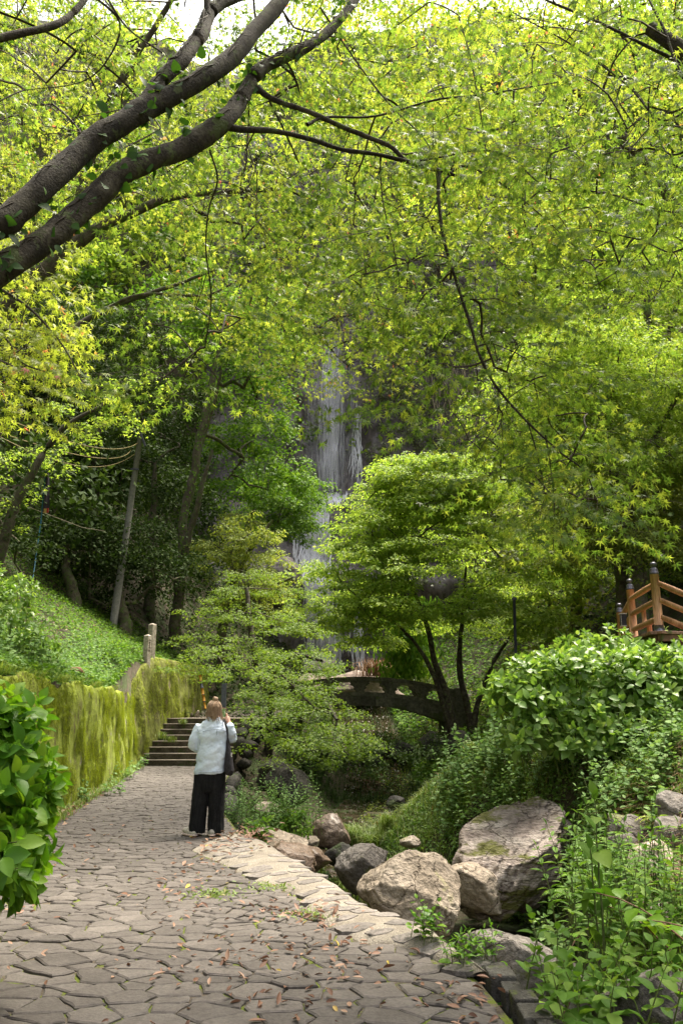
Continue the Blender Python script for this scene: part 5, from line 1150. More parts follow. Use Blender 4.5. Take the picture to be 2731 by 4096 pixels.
# ================================================================== STONE BRIDGE
bridgemat = rockmat('old bridge stone', [(0.045, 0.042, 0.03), (0.085, 0.08, 0.058), (0.14, 0.13, 0.10)], 1.6, 0.6, 0.92, moss=(0.05, 0.06, 0.02), mossamt=0.25)
br = empty('stone_bridge', (1.2, 30, 0), 'arched dark stone footbridge with pierced parapets over the gully', 'bridge')
bxs = [(1215, 2725, 30.3), (1340, 2710, 30.2), (1480, 2706, 30), (1640, 2722, 29.9), (1790, 2750, 29.7)]
bp = np.array([tuple(at(*q)) for q in bxs])
def btop(x): return np.interp(x, bp[:, 0], bp[:, 2]) * 0 + np.polyval(np.polyfit(bp[:, 0], bp[:, 2], 2), x)
def bY(x): return np.interp(x, bp[:, 0], bp[:, 1])
XA, XB = -1.6, 4.15
def band(x0, x1, zo0, zo1, y0, y1, n=10):
    """curved bar following the arch: offsets zo0..zo1 below the rail top, between depths y0..y1"""
    V, F = [], []
    for x in np.linspace(x0, x1, n):
        t = float(btop(x)); Y = float(bY(x))
        f0 = zo0(x) if callable(zo0) else zo0; f1 = zo1(x) if callable(zo1) else zo1
        V += [(x, Y + y0, t - f0), (x, Y + y1, t - f0), (x, Y + y1, t - f1), (x, Y + y0, t - f1)]
    for k in range(n - 1):
        for j in range(4): F.append((4 * k + j, 4 * k + (j + 1) % 4, 4 * k + 4 + (j + 1) % 4, 4 * k + 4 + j))
    F += [(0, 3, 2, 1), tuple(4 * (n - 1) + j for j in range(4))]
    return V, F
posts = np.linspace(XA, XB, 6)
for side, y0 in (('near', 0.0), ('far', 1.9)):
    V, F = band(XA, XB, 0.0, 0.14, y0 - .03, y0 + .22); part('parapet_rail', V, F, bridgemat, br)
    V, F = band(XA, XB, 0.56, 0.70, y0 - .02, y0 + .22); part('parapet_base', V, F, bridgemat, br)
    for k in range(6):
        V, F = band(posts[k] - .07, posts[k] + .07, 0.142, 0.558, y0 - .012, y0 + .2, 3); part('parapet_post', V, F, bridgemat, br)
    for k in range(5):
        a, b = posts[k] + .07, posts[k + 1] - .07; L = b - a
        for s0, s1, sg in ((a, a + L * .30, 1), (b, b - L * .30, -1)):       # bracket shaped cheeks leave a cusped opening
            pts = [(0, .142), (1.0, .142), (.85, .20), (.95, .26), (.62, .29), (.45, .35), (.55, .42), (.25, .47), (.3, .558), (0, .558)]
            Vv = []
            for dy in (y0 + .03, y0 + .16):
                for u, zo in pts: x = s0 + (s1 - s0) * u; Vv.append((x, float(bY(x)) + dy, float(btop(x)) - zo))
            m_ = len(pts); Ff = [tuple(range(m_)), tuple(range(2 * m_ - 1, m_ - 1, -1))] + [(i, i + m_, (i + 1) % m_ + m_, (i + 1) % m_) for i in range(m_)]
            part('parapet_panel', Vv, Ff, bridgemat, br)
    arch = lambda x: 0.70 + 0.36 + 0.085 * max(0, abs(x - 1.25) - .6) ** 1.35
    xs_ = np.linspace(XA, XB, 11)
    for k in range(10):
        V, F = band(xs_[k] + .006, xs_[k + 1] - .006, 0.705, arch, y0 + .0, y0 + .3, 4); part('spandrel_stone', V, F, bridgemat, br)
V, F = band(XA, XB, 0.72, lambda x: 0.99 + 0.085 * max(0, abs(x - 1.25) - .6) ** 1.35, .26, 1.95, 20); part('deck', V, F, bridgemat, br)
for sg, y0 in ((1, -.1), (1, 1.85)):
    x = 4.32; t = float(btop(4.15)); b = MB().box((x, 29.75 + y0 + .1, t - .75), (.34, .36, 1.6)); b.build('end_pillar', bridgemat, br, bevel=.03)
    x = -1.75; b = MB().box((x, 30.3 + y0 + .1, float(btop(-1.6)) - .75), (.34, .36, 1.6)); b.build('end_pillar', bridgemat, br, bevel=.03)
b = MB().box((4.3, 30.7, .2), (1.0, 2.3, 2.2)); b.build('abutment', bridgemat, br, bevel=.05)
b = MB().box((-2.0, 31.2, .2), (.9, 2.3, 2.2)); b.build('abutment', bridgemat, br, bevel=.05)

# ================================================================== WOODEN DECK AND RAIL
cedar = rockmat('orange brown timber', [(0.27, 0.13, 0.06), (0.39, 0.20, 0.10), (0.46, 0.26, 0.145)], 3, 0.25, 0.6, stretch=(5, 5, 0.5), fine=14, spec=0.35)
cedar2 = rockmat('weathered reddish beam', [(0.16, 0.075, 0.05), (0.25, 0.125, 0.09), (0.33, 0.19, 0.15)], 3, 0.3, 0.7, moss=(0.10, 0.10, 0.04), mossamt=.15, fine=14)
bronze = plain('dark bronze cap', (0.11, 0.105, 0.125), 0.32, 0.5, 0.7, .2, 6, .05)
P0 = at(2636, 2525, 11.5); DZ = P0.z
def onz(px, py, z):
    lo, hi = 5.0, 40.0
    for _ in range(60):
        m_ = (lo + hi) / 2
        if at(px, py, m_).z < z: lo = m_
        else: hi = m_
    return at(px, py, lo)
P1 = onz(2536, 2561, DZ)
dk = empty('wooden_deck', (P0.x, P0.y, DZ - .5), 'orange brown timber deck with log railing and bronze post caps', 'deck')
def post(p, h, finial=True, r=.062, base=True):
    b = MB().tube([(p.x, p.y, p.z), (p.x, p.y, p.z + h)], r, 16); o = b.build('rail_post', cedar, dk, True)
    if finial:
        z = p.z + h; MB().lathe((p.x, p.y, z), [(.064, -.004), (.066, .0), (.066, .025), (.058, .03), (.060, .05), (.058, .054), (.056, .075), (.045, .09), (.024, .098), (.026, .108), (.045, .125), (.052, .145), (.046, .165), (.028, .178), (.004, .184)], 18).build('post_cap', bronze, o, True)
    if base: MB().tube([(p.x, p.y, p.z - .01), (p.x, p.y, p.z + .085)], r + .006, 16).build('post_shoe', bronze, o, True)
    return o
post(P0, .84); post(P1, .84, base=False)
d01 = (P1 - P0).normalized(); PR = P0 + Vector((1.25, .35, -.42)); dR = PR - P0
P3 = P1 + Vector((.5, 2.0, -.15)); post(P3, .84, base=False)
P4 = P0 + Vector((1.0, 2.4, -.6)); post(P4, .84, base=False)
def rail(a, b, zs, r=.045):
    for zo in zs:
        A, B = a + Vector((0, 0, zo)), b + Vector((0, 0, zo)); d = (B - A).normalized()
        pts = [A - d * .02 + (B - A) * t for t in np.linspace(0, 1, 6)]
        V, F = tube_geo(pts, [r * .8] + [r * (1 + .05 * random.uniform(-1, 1)) for _ in range(4)] + [r * .8], 14); part('rail_log', V, F, cedar, dk, True)
side = Vector((-.06, -.06, 0))
rail(P0 + d01 * .03 + Vector((-.03, -.0, 0)), P1 - d01 * .02 + Vector((-.02, -.03, 0)), (.68, .43, .17))
rail(P0 + Vector((.03, -.04, 0)), PR, (.70, .45, .20))
rail(P1, P3, (.68, .43, .17)); rail(P4, P4 + Vector((1, .2, -.35)), (.68, .43, .17))
m_ = P0 * .48 + P1 * .52; MB().tube([m_ + Vector((0, 0, .17)), m_ + Vector((0, 0, .43))], .036, 12).build('baluster', cedar, dk, True)
m_ = P0 * .5 + P1 * .5 + Vector((.06, 0, 0)); MB().tube([m_ + Vector((0, 0, -.02)), m_ + Vector((0, 0, .17))], .04, 12).build('baluster', cedar, dk, True)
m_ = P0 + dR * .42 + Vector((.0, -.04, 0)); MB().tube([m_ + Vector((0, 0, .20)), m_ + Vector((0, 0, .45))], .036, 12).build('baluster', cedar, dk, True)
def plank(a, b, w_, h, name='beam', mat=None):
    a, b = Vector(a), Vector(b); d = b - a; L = d.length; q = d.to_track_quat('X', 'Z').to_matrix()
    MB().box((a + b) / 2, (L, w_, h), q).build(name, mat or cedar2, dk, bevel=.006)
plank(P0 + Vector((-.09, -.08, -.03)) - d01 * .02, P1 + d01 * .2 + Vector((-.09, -.08, -.03)), .16, .05)
plank(P0 + Vector((-.04, -.03, -.13)), P1 + d01 * .2 + Vector((-.04, -.03, -.13)), .10, .14)
for k in range(4):
    o_ = Vector((.30 * k, .09 * k, -.115 * k)); a = P0 + o_ + Vector((-.07, -.13, -.03))
    plank(a, a + Vector((1.4, .35, -.01)), .14, .045)
    plank(a + Vector((.02, .02, -.075)), a + Vector((1.42, .37, -.085)), .10, .10)
    if k: plank(a + Vector((-.01, 0.0, -.02)), a + Vector((-.16, .55, -.02)), .10, .05); plank(a + Vector((.0, .02, -.09)), a + Vector((-.12, .55, -.09)), .08, .10)
for k in range(9): plank(P0 + Vector((.02, .06 + .19 * k, -.02)), P0 + Vector((1.2, .35 + .19 * k, -.02)), .17, .03, 'floor_board')
for q in (P0 + Vector((.1, .25, 0)), P1 + Vector((.15, -.1, 0)), P0 + Vector((.9, .9, -.3))):
    MB().box((q.x, q.y, DZ - .7), (.14, .14, 1.2)).build('support_post', cedar2, dk)
# small box on a post beside the deck
blackpaint = plain('peeling black paint', (0.03, 0.032, 0.045), .5); whitepaint = plain('chipped white edge', (0.5, 0.46, 0.44), .7)
q = at(2490, 2480, 12.6); bxo = empty('meter_box', (q.x, q.y, q.z - .5), 'small black box with chipped pale edges beside the deck', 'box')
MB().box(q, (.085, .07, .18)).build('box_body', blackpaint, bxo, bevel=.004); MB().box(q + Vector((0, 0, .098)), (.11, .09, .014)).build('lid', whitepaint, bxo); MB().box(q + Vector((0, -.001, -.094)), (.088, .073, .014)).build('bottom_edge', whitepaint, bxo); MB().box(q + Vector((-.041, -.036, .0)), (.008, .004, .17)).build('side_edge', whitepaint, bxo)
MB().tube([q + Vector((.02, 0, -.09)), q + Vector((.05, 0, -.8))], .014, 8).build('stand', whitepaint, bxo, True)
# thin dark post in front of the right hollow
q = at(2057, 2690, 24); q0 = (q.x, q.y, Hs(q.x, q.y)); lp = empty('iron_post', q0, 'thin dark iron post standing left of the leafy bush', 'post')
MB().tube([q0, at(2055, 2400, 24)], .045, 10).build('shaft', blackpaint, lp, True); MB().box(at(2055, 2395, 24), (.12, .12, .07)).build('head', blackpaint, lp)

# ================================================================== STONE PILLARS, POLE, BANNER
pillstone = rockmat('speckled granite', [(0.20, 0.17, 0.13), (0.36, 0.31, 0.25), (0.50, 0.45, 0.38)], 14, 0.5, 0.9, fine=12)
def pillar(label, px, ptop, pbot, Y, wd, mat, rz, tilt=0):
    b_, t_ = at(px, pbot, Y), at(px, ptop, Y); e = empty('stone_pillar', (b_.x, Y, b_.z - .4), label, 'pillar'); h = t_.z - b_.z + .4; M = Matrix.Rotation(rz, 3, 'Z')
    MB().box((b_.x, Y, b_.z - .4 + h / 2), (wd, wd, h), M).build('shaft', mat, e, bevel=.015)
    MB().lathe((b_.x, Y, t_.z), [(wd * .70, 0.0), (wd * .66, .012), (.01, .05)], 4, M @ Matrix.Rotation(R(45), 3, 'Z')).build('pyramid_top', mat, e)
    return e, b_, t_, M
pillar('taller granite pillar on the slope above the steps', 604, 2500, 2625, 22.4, .17, pillstone, R(-28))
e, b_, t_, M = pillar('shorter engraved granite pillar in front of the taller one', 588, 2545, 2620, 21.8, .16, pillstone, R(-28))
dk_ = plain('engraved dark', (0.08, .065, .05), .9)
for k, (w_, h_, dz) in enumerate(((.07, .016, .40), (.05, .05, .33), (.016, .10, .24), (.06, .016, .19), (.05, .045, .11))):
    MB().box(Vector((b_.x, 21.8, b_.z)) + M @ Vector((.0805, -.0, 0)) + Vector((0, 0, dz)), (.006, w_, h_), M).build('engraving', dk_, e)
polemat = plain('weathered grey pole', (0.15, 0.145, 0.13), .85); cable = plain('yellowed cable sheath', (0.22, 0.17, 0.05), .7)
pb, pt = at(478, 2200, 25), at(562, 1745, 25); pb = Vector((pb.x - .05, 25, Hs(pb.x, 25) - .2))
up = empty('utility_pole', pb, 'leaning grey utility pole in the dark wood', 'pole'); MB().tube([pb, pb.lerp(pt, .6), pt], [.13, .105, .085], 12).build('shaft', polemat, up, True)
MB().box(pt + Vector((.1, -.05, -.12)), (.06, .06, .55), Matrix.Rotation(R(-22), 3, 'Y')).build('bracket', blackpaint, up); MB().box(pb.lerp(pt, .82) + Vector((0, -.1, 0)), (.26, .05, .05)).build('strap', blackpaint, up)
for k, (pa, mid, z0) in enumerate((((180, 1735), (420, 1795), (555, 1770)), ((60, 1750), (390, 1832), (525, 1800)), ((110, 1800), (370, 1868), (540, 1815)))):
    A, B = np.array(at(*pa, 23 - .3 * k)), np.array(at(*z0, 24.95)); Mi = np.array(at(*mid, 24)); u = np.linspace(-.25, 1, 22)[:, None]; C = 2 * Mi - (A + B) / 2; C = (1 - u) ** 2 * A + 2 * u * (1 - u) * C + u ** 2 * B
    c = MB().tube([tuple(v) for v in C], .014, 6).build('overhead_cable', cable, None, True); tag(c, ('highest sagging yellowish cable tied to the utility pole', 'middle sagging yellowish cable tied to the utility pole', 'lowest sagging yellowish cable tied to the utility pole')[k], 'cable')
bluep = plain('blue plastic pole', (0.02, 0.10, 0.16), .5); bancloth = plain('dark banner cloth', (0.035, 0.025, 0.04), .8); banred = plain('red banner stripe', (0.35, 0.03, 0.02), .8); banyel = plain('yellow banner stripe', (0.45, 0.30, 0.08), .8)
fb, ft = at(165, 2085, 22), at(184, 1885, 22); ban = empty('banner', (fb.x, fb.y, Hs(fb.x, 22)), 'dark narrow banner with red and yellow hem on a blue pole', 'banner')
MB().tube([Vector((fb.x - .1, 22, Hs(fb.x, 22) - .1)), fb, ft], .018, 8).build('pole', bluep, ban, True)
V, F = [], []
for i in range(9):
    z = lerp(ft.z - .05, at(170, 2050, 22).z, i / 8); xl_ = lerp(ft.x, fb.x, i / 8 * .85) + .02; wv = .07 + .13 * i / 8
    for j in range(6): V.append((xl_ + wv * j / 5, 22 + .04 * math.sin(j * 1.3 + i * .4), z + .02 * math.sin(j * 2)))
    for j in range(6): V.append((xl_ + wv * j / 5, 22.012 + .04 * math.sin(j * 1.3 + i * .4), z + .02 * math.sin(j * 2)))
F = [(i * 12 + j, i * 12 + j + 1, i * 12 + 13 + j, i * 12 + 12 + j) for i in range(8) for j in range(11) if j != 5]
bc = part('cloth', V, F, bancloth, ban, True)
hz = at(170, 2052, 22); MB().box((hz.x + .09, 21.975, hz.z + .06), (.09, .02, .13)).build('yellow_hem', banyel, bc); MB().box((hz.x + .16, 21.97, hz.z + .07), (.05, .02, .13)).build('red_hem', banred, bc)
ln = MB().tube([at(120, 2030, 22.4), at(330, 2110, 22.5), at(420, 2125, 23)], .012, 6).build('slope_rope', drytwig, None, True); tag(ln, 'thin pale rope stretched low across the dark slope', 'rope')
# yellow and black guard on a guy wire
yel = plain('yellow plastic guard', (0.42, 0.20, 0.015), .6)
g0, g1 = at(822, 2835, 26), at(800, 2700, 26.4); gw_ = empty('guy_wire_guard', (g0.x, g0.y, LAND_Z), 'yellow and black slanted guy wire guard at the wall end', 'guard')
for k in range(5):
    a, b_ = g0.lerp(g1, k / 5 + .002), g0.lerp(g1, (k + 1) / 5 - .002); MB().tube([a, b_], .05 if k else .035, 10).build('sleeve', yel if k != 3 else blackpaint, gw_, True)
    if k: MB().tube([g0.lerp(g1, k / 5 - .008), g0.lerp(g1, k / 5 + .008)], .053, 10).build('black_band', blackpaint, gw_, True)
MB().tube([Vector((g0.x, g0.y, LAND_Z + .1)), g0, g1, g1 + (g1 - g0) * 1.2], .012, 6).build('wire', polemat, gw_, True)
# upright stones on the landing
for lab, px, py, s in (('little pointed grey stone standing on the landing', 790, 2845, .11), ('small round stone lying on the landing edge', 768, 2856, .07)):
    q = at(px, py, 25.5); boulder(lab, (q.x, 25.5, LAND_Z + s * .7), (s * .8, s * .6, s * 1.3), granite, int(px), sub=3, cuts=6)
gp = at(895, 2815, 27.5); MB().box((gp.x, 27.5, LAND_Z + .55), (.16, .14, 1.1)).build('grey_post', plain('blue grey post', (.13, .14, .17), .6), None, bevel=.01)
tag(bpy.data.objects['grey_post'], 'blue grey post on the landing behind the person', 'post')

# ================================================================== PERSON
denim = rockmat('light washed denim', [(0.54, 0.64, 0.80), (0.63, 0.72, 0.86), (0.72, 0.79, 0.90)], 3, 0.12, 0.9, fine=40, spec=.15, fc=.05)
blackcloth = rockmat('black crinkled cloth', [(0.010, 0.010, 0.012), (0.016, 0.016, 0.018), (0.026, 0.026, 0.028)], 14, 0.35, 0.95, stretch=(3, 3, .5), spec=.12)
skin = plain('skin', (0.62, 0.36, 0.27), .55, var=.06)
hairmat = rockmat('blond brown hair', [(0.28, 0.165, 0.095), (0.43, 0.285, 0.185), (0.62, 0.46, 0.34)], 9, 0.5, 0.5, stretch=(6, 6, .8), fine=20, spec=.4)
shoemat = plain('pale shoe fabric', (0.55, 0.50, 0.45), .8); solemat = plain('pinkish white sole', (0.66, 0.52, 0.49), .7)
bagmat = rockmat('charcoal canvas', [(0.026, 0.024, 0.028), (0.036, 0.033, 0.038), (0.05, 0.046, 0.052)], 8, .3, .9, spec=.15)
YP = gnd(880, 3343).y
def Q(zx, zy, dy=0.0): return at(680 + zx / 3.676, 2740 + zy / 3.676, YP + dy)
KZ = (Q(600, 1200) - Q(500, 1200)).length / 100
def loft(secs, n=28, sq=2.4):
    """secs: (left zx, right zx, zy, half depth, dy) -> closed tube of rounded sections"""
    V, F = [], []
    for a, b, y, hd, dy in secs:
        L_, R_ = Q(a, y if not isinstance(y, tuple) else y[0], dy), Q(b, y if not isinstance(y, tuple) else y[1], dy); c = (L_ + R_) / 2; hx_ = (R_ - L_) / 2
        for k in range(n):
            t = 2 * math.pi * k / n; ct, st = math.cos(t), math.sin(t); e_ = 2 / sq
            V.append(c + hx_ * (math.copysign(abs(ct) ** e_, ct)) + Vector((0, hd * math.copysign(abs(st) ** e_, st), 0)))
    m_ = len(secs)
    for i in range(m_ - 1):
        for k in range(n): F.append((i * n + k, i * n + (k + 1) % n, (i + 1) * n + (k + 1) % n, (i + 1) * n + k))
    F.append(tuple(range(n - 1, -1, -1))); F.append(tuple((m_ - 1) * n + k for k in range(n)))
    return V, F
def ball(c, r, sub=3, M=None):
    V, F = ico(sub); V = V * np.array(r)
    if M is not None: V = V @ np.array(M).T
    return V + np.array(c), F
def fused(name, solids, voxel, mat, parent, smooth=6, disp=None):
    """fuse overlapping solids into one continuous skin"""
    b = MB()
    for V, F in solids: b.add(V, F)
    me = pymesh(name, b.V, b.F); bm = bmesh.new(); bm.from_mesh(me); bmesh.ops.recalc_face_normals(bm, faces=bm.faces); bm.to_mesh(me); bm.free()
    tmp = bpy.data.objects.new('tmp_fuse', me); COL.objects.link(tmp)
    m = tmp.modifiers.new('r', 'REMESH'); m.mode = 'VOXEL'; m.voxel_size = voxel
    s = tmp.modifiers.new('s', 'SMOOTH'); s.iterations = smooth; s.factor = .5
    dg = bpy.context.evaluated_depsgraph_get(); ev = bpy.data.meshes.new_from_object(tmp.evaluated_get(dg)); ev.name = name
    bpy.data.objects.remove(tmp)
    if disp is not None:
        n = len(ev.vertices); co = np.empty(n * 3, np.float32); ev.vertices.foreach_get('co', co); nr = np.empty(n * 3, np.float32); ev.vertices.foreach_get('normal', nr)
        co, nr = co.reshape(-1, 3).astype(float), nr.reshape(-1, 3); co = co + nr * disp(co)[:, None]; ev.vertices.foreach_set('co', co.astype(np.float32).ravel()); ev.update()
    ev.materials.clear(); ev.materials.append(mat)
    return link(name, ev, mat, parent, True)
def T(pts, r, n=12): return tube_geo([Q(*p) for p in pts], r, n)
pbase = Q(560, 2215); per = empty('person', (pbase.x, YP, 0), 'person seen from behind photographing the waterfall, denim jacket, wide black trousers, hair bun', 'person')
hc = Q(655, 352, .03)
# body: head, neck, trunk, arms with hands, legs with feet in one skin
sol = [ball(hc, (.076, .092, .098)), ball(hc + Vector((0, .05, -.05)), (.058, .06, .07)), ball(hc + Vector((0, .107, -.018)), (.012, .018, .02), 2), ball(hc + Vector((.077, .0, -.02)), (.01, .02, .03), 2), ball(hc + Vector((-.077, .0, -.02)), (.01, .02, .03), 2),
       T([(645, 420, .02), (632, 560, 0)], [.05, .06]), loft([(480, 800, 540, .07, 0), (430, 850, 640, .1, 0), (450, 830, 900, .11, 0), (420, 790, 1150, .11, 0), (420, 765, 1350, .10, 0), (440, 740, 1450, .09, 0)]),
       T([(470, 1420, 0), (445, 1750, 0), (410, 2080, 0), (390, 2150, 0)], [.075, .06, .045, .04]), T([(705, 1420, 0), (680, 1750, 0), (668, 2080, 0), (658, 2150, 0)], [.075, .06, .045, .04]),
       ball(Q(330, 2170, .05), (.04, .10, .035)), ball(Q(650, 2185, .06), (.04, .10, .035)),
       T([(455, 600, 0), (372, 770, 0), (375, 920, .02)], [.05, .04, .034]), T([(375, 920, .02), (520, 790, .2), (690, 560, .31)], [.034, .03, .024]),
       T([(840, 600, 0), (915, 740, .02), (922, 810, .06)], [.05, .04, .034]), T([(922, 810, .06), (905, 680, .2), (872, 555, .29)], [.034, .03, .026]),
       T([(872, 555, .29), (852, 505, .305), (838, 470, .315)], [.026, .031, .030])]
# right hand: fingers of unequal length curl behind the phone's edge, thumb on the near side
for (a, b_, c_) in (((846, 460, .325), (838, 425, .335), (812, 412, .36)), ((848, 470, .325), (842, 440, .34), (814, 432, .362)), ((846, 485, .325), (842, 458, .34), (814, 452, .362)), ((842, 495, .32), (838, 475, .335), (812, 470, .36))):
    sol.append(T([a, b_, c_], [.0095, .0088, .0075], 8))
sol.append(T([(838, 500, .305), (812, 492, .31), (790, 488, .318), (775, 480, .325)], [.012, .0105, .009, .0075], 8))
# left hand mirrored at the phone's other edge
sol.append(ball(Q(715, 500, .315), (.032, .022, .04), 2))
for (a, b_, c_) in (((722, 465, .325), (735, 425, .345), (752, 412, .358)), ((722, 480, .325), (735, 445, .345), (752, 434, .36)), ((722, 495, .325), (735, 465, .345), (752, 455, .36)), ((722, 505, .32), (735, 485, .34), (750, 475, .358)), ((725, 510, .305), (742, 500, .312), (755, 490, .32))):
    sol.append(T([a, b_, c_], [.0095, .0085, .0075], 8))
fused('body', sol, .008, skin, per, 2)
def jdisp(co):
    q = co * np.array([5, 5, 5]) ; a = fbm(np.stack([q[:, 0] * .8 + q[:, 2] * .9, q[:, 1], q[:, 2] * 2.2 - q[:, 0] * 1.4], -1), 3, 81)
    return .014 * a + .004 * fbm(co * 22, 2, 82)
jk = fused('jacket', [loft([(560, 725, 478, .055, .0), (545, 745, 505, .065, 0), (470, 815, 540, .095, 0), (420, 858, 600, .118, 0), (405, 872, 680, .13, 0), (425, 862, 800, .135, 0), (418, 848, 930, .14, 0), (395, 830, 1060, .145, 0), (370, 815, 1200, .15, 0), (355, 812, (1312, 1284), .15, 0)], 32),
    T([(450, 590, 0), (400, 690, 0), (362, 800, 0), (352, 890, .01), (378, 935, .03)], [.062, .066, .064, .062, .056]), T([(378, 935, .03), (440, 880, .12), (560, 740, .22), (640, 640, .28)], [.056, .055, .05, .045]),
    T([(842, 590, 0), (890, 680, .01), (918, 760, .03), (922, 810, .06)], [.06, .062, .058, .054]), T([(922, 810, .06), (915, 740, .13), (900, 650, .22), (880, 580, .275)], [.054, .052, .046, .040])], .010, denim, per, 5, jdisp)
seam = plain('denim seam', (0.33, .39, .50), .9)
MBs = MB()
for pts in ([(425, 745, 0), (470, 695, -.09), (560, 665, -.142), (640, 655, -.146), (740, 655, -.142), (830, 680, -.10)], [(695, 660, -.150), (690, 740, -.152)], [(356, 1288, -.02), (450, 1287, -.145), (580, 1280, -.16), (700, 1272, -.155), (790, 1262, -.09)], [(405, 650, -.06), (440, 720, -.085), (440, 830, -.085), (432, 900, -.07)]):
    MBs.tube([tuple(Q(a, b_, c_ - .004)) for a, b_, c_ in [tuple(v) for v in smooth_path(pts, 6)]], .0035, 5)
MBs.build('seam', seam, jk, True)
cl = MB(); V, F = loft([(553, 735, 470, .068, .0), (545, 745, 500, .078, 0), (540, 752, 512, .08, 0)], 24); cl.add(V, F); cl.build('collar', denim, jk, True)
def tdisp(co):
    return .007 * fbm(np.stack([co[:, 0] * 22, co[:, 1] * 22, co[:, 2] * 2.2], -1), 3, 91) + .003 * fbm(co * 18, 2, 92)
fused('trousers', [loft([(372, 798, 1240, .13, 0), (356, 815, 1310, .135, 0), (350, 818, 1400, .135, 0), (345, 815, 1500, .13, 0), (360, 780, 1570, .11, 0)]),
    loft([(350, 600, 1420, .12, 0), (330, 575, 1600, .115, 0), (312, 545, 1800, .112, 0), (288, 528, 2000, .115, 0), (272, 522, (2110, 2150), .118, 0), (268, 520, (2128, 2178), .118, 0)], 24), loft([(585, 818, 1420, .12, .0), (578, 808, 1600, .115, 0), (572, 800, 1800, .112, 0), (562, 794, 2000, .112, .02), (560, 790, (2160, 2150), .115, .02), (560, 788, (2178, 2165), .115, .02)], 24)], .010, blackcloth, per, 4, tdisp)
for nm, c_, rz in (('shoe', Q(290, 2178, -.03), R(48)), ('shoe', Q(618, 2190, .0), R(8))):
    M = Matrix.Rotation(rz, 3, 'Z'); V, F = ico(4); P = V * np.array([.048, .128, .052]); P[:, 2] += .008 * np.sin(P[:, 1] * 20); P[:, 2] = np.maximum(P[:, 2], -.03); P[:, 2] *= np.where(P[:, 1] > 0, 1 - .35 * P[:, 1] / .128, 1.15)
    P = P @ np.array(M).T; so = link(nm, npmesh(nm, P + np.array([c_.x, c_.y, .052]), F), shoemat, per, True)
    P = V * np.array([.052, .134, .022]); P[:, 2] = np.clip(P[:, 2], -.017, .012); P = P @ np.array(M).T; link('sole', npmesh('sole', P + np.array([c_.x, c_.y, .0205]), F), solemat, so, True)
# hair with bun, tie and loose strands
def hdisp(co): return .004 * fbm(np.stack([co[:, 0] * 60, co[:, 1] * 60, co[:, 2] * 7], -1), 2, 95)
hair = fused('hair', [ball(hc + Vector((0, -.012, .010)), (.094, .102, .100)), loft([(568, 742, 340, .085, 0), (578, 728, 400, .075, -.02), (592, 712, 445, .055, -.035), (598, 700, 480, .03, -.055), (605, 690, 505, .012, -.09)], 20, 2.0), ball(Q(672, 208, -.01), (.036, .034, .033)), ball(Q(658, 192, -.02), (.02, .02, .022), 2), ball(Q(690, 215, -.02), (.018, .02, .022), 2)], .008, hairmat, per, 3, hdisp)
MB().tube([Q(640, 250, -.02), Q(660, 254, -.04), Q(690, 252, -.04), Q(708, 244, -.02), Q(700, 238, .02), Q(655, 240, .02), Q(640, 250, -.02)], .008, 8).build('hair_tie', blackcloth, hair, True)
segs = []
for k in range(130):
    a = random.uniform(-1, 1); z0 = random.uniform(270, 420); x0 = 655 + a * 98; x1 = x0 + random.gauss(-8, 16) + (-25 if a < -.4 else (30 if a > .5 else 0)); z1 = random.uniform(450, 540); dy0 = -.10 * math.sqrt(max(0, 1 - a * a)) - .01
    pts = np.array([tuple(Q(lerp(x0, x1, t) + 6 * math.sin(3 * t + k), lerp(z0, z1, t), dy0 - .005 + .02 * t * (1 - t))) for t in np.linspace(0, 1, 6)]); segs.append((pts, np.full(6, .0018)))
for k in range(36):
    a = random.uniform(-1, 1); pts = np.array([tuple(Q(lerp(672 + a * 25, 655 + a * 100, t ** .7), lerp(235, 330, t), -.03 - .085 * math.sqrt(max(0, 1 - a * a)) * t ** .6)) for t in np.linspace(0, 1, 6)]); segs.append((pts, np.full(6, .0018)))
tubes('loose_strands', segs, hairmat, hair, 4)
# phone
pc = Q(783, 425, .352); ph = empty('phone', (pc.x, pc.y, pc.z), 'smartphone held up in the right hand of the person', 'phone'); M = Matrix.Rotation(R(8), 3, 'X') @ Matrix.Rotation(R(2), 3, 'Y')
casem = plain('orange brown phone edge', (.35, .15, .08), .4); MB().box(pc, (.074, .010, .150), M).build('case', casem, ph, bevel=.004)
m, n, l = newmat('phone screen'); out = n.new('ShaderNodeOutputMaterial'); em = n.new('ShaderNodeEmission'); tc = n.new('ShaderNodeTexCoord'); nz = n.new('ShaderNodeTexNoise'); nz.inputs['Scale'].default_value = 70
r = ramp(n, [(.35, (.02, .03, .01)), (.55, (.10, .14, .04)), (.7, (.35, .36, .30))]); l.new(tc.outputs['Object'], nz.inputs[0]); l.new(nz.outputs[0], r.inputs[0]); l.new(r.outputs[0], em.inputs[0]); em.inputs[1].default_value = .5; l.new(em.outputs[0], out.inputs[0])
MB().box(pc + M @ Vector((0, -.0062, 0)), (.066, .003, .138), M).build('screen', MAT['phone screen'], ph)
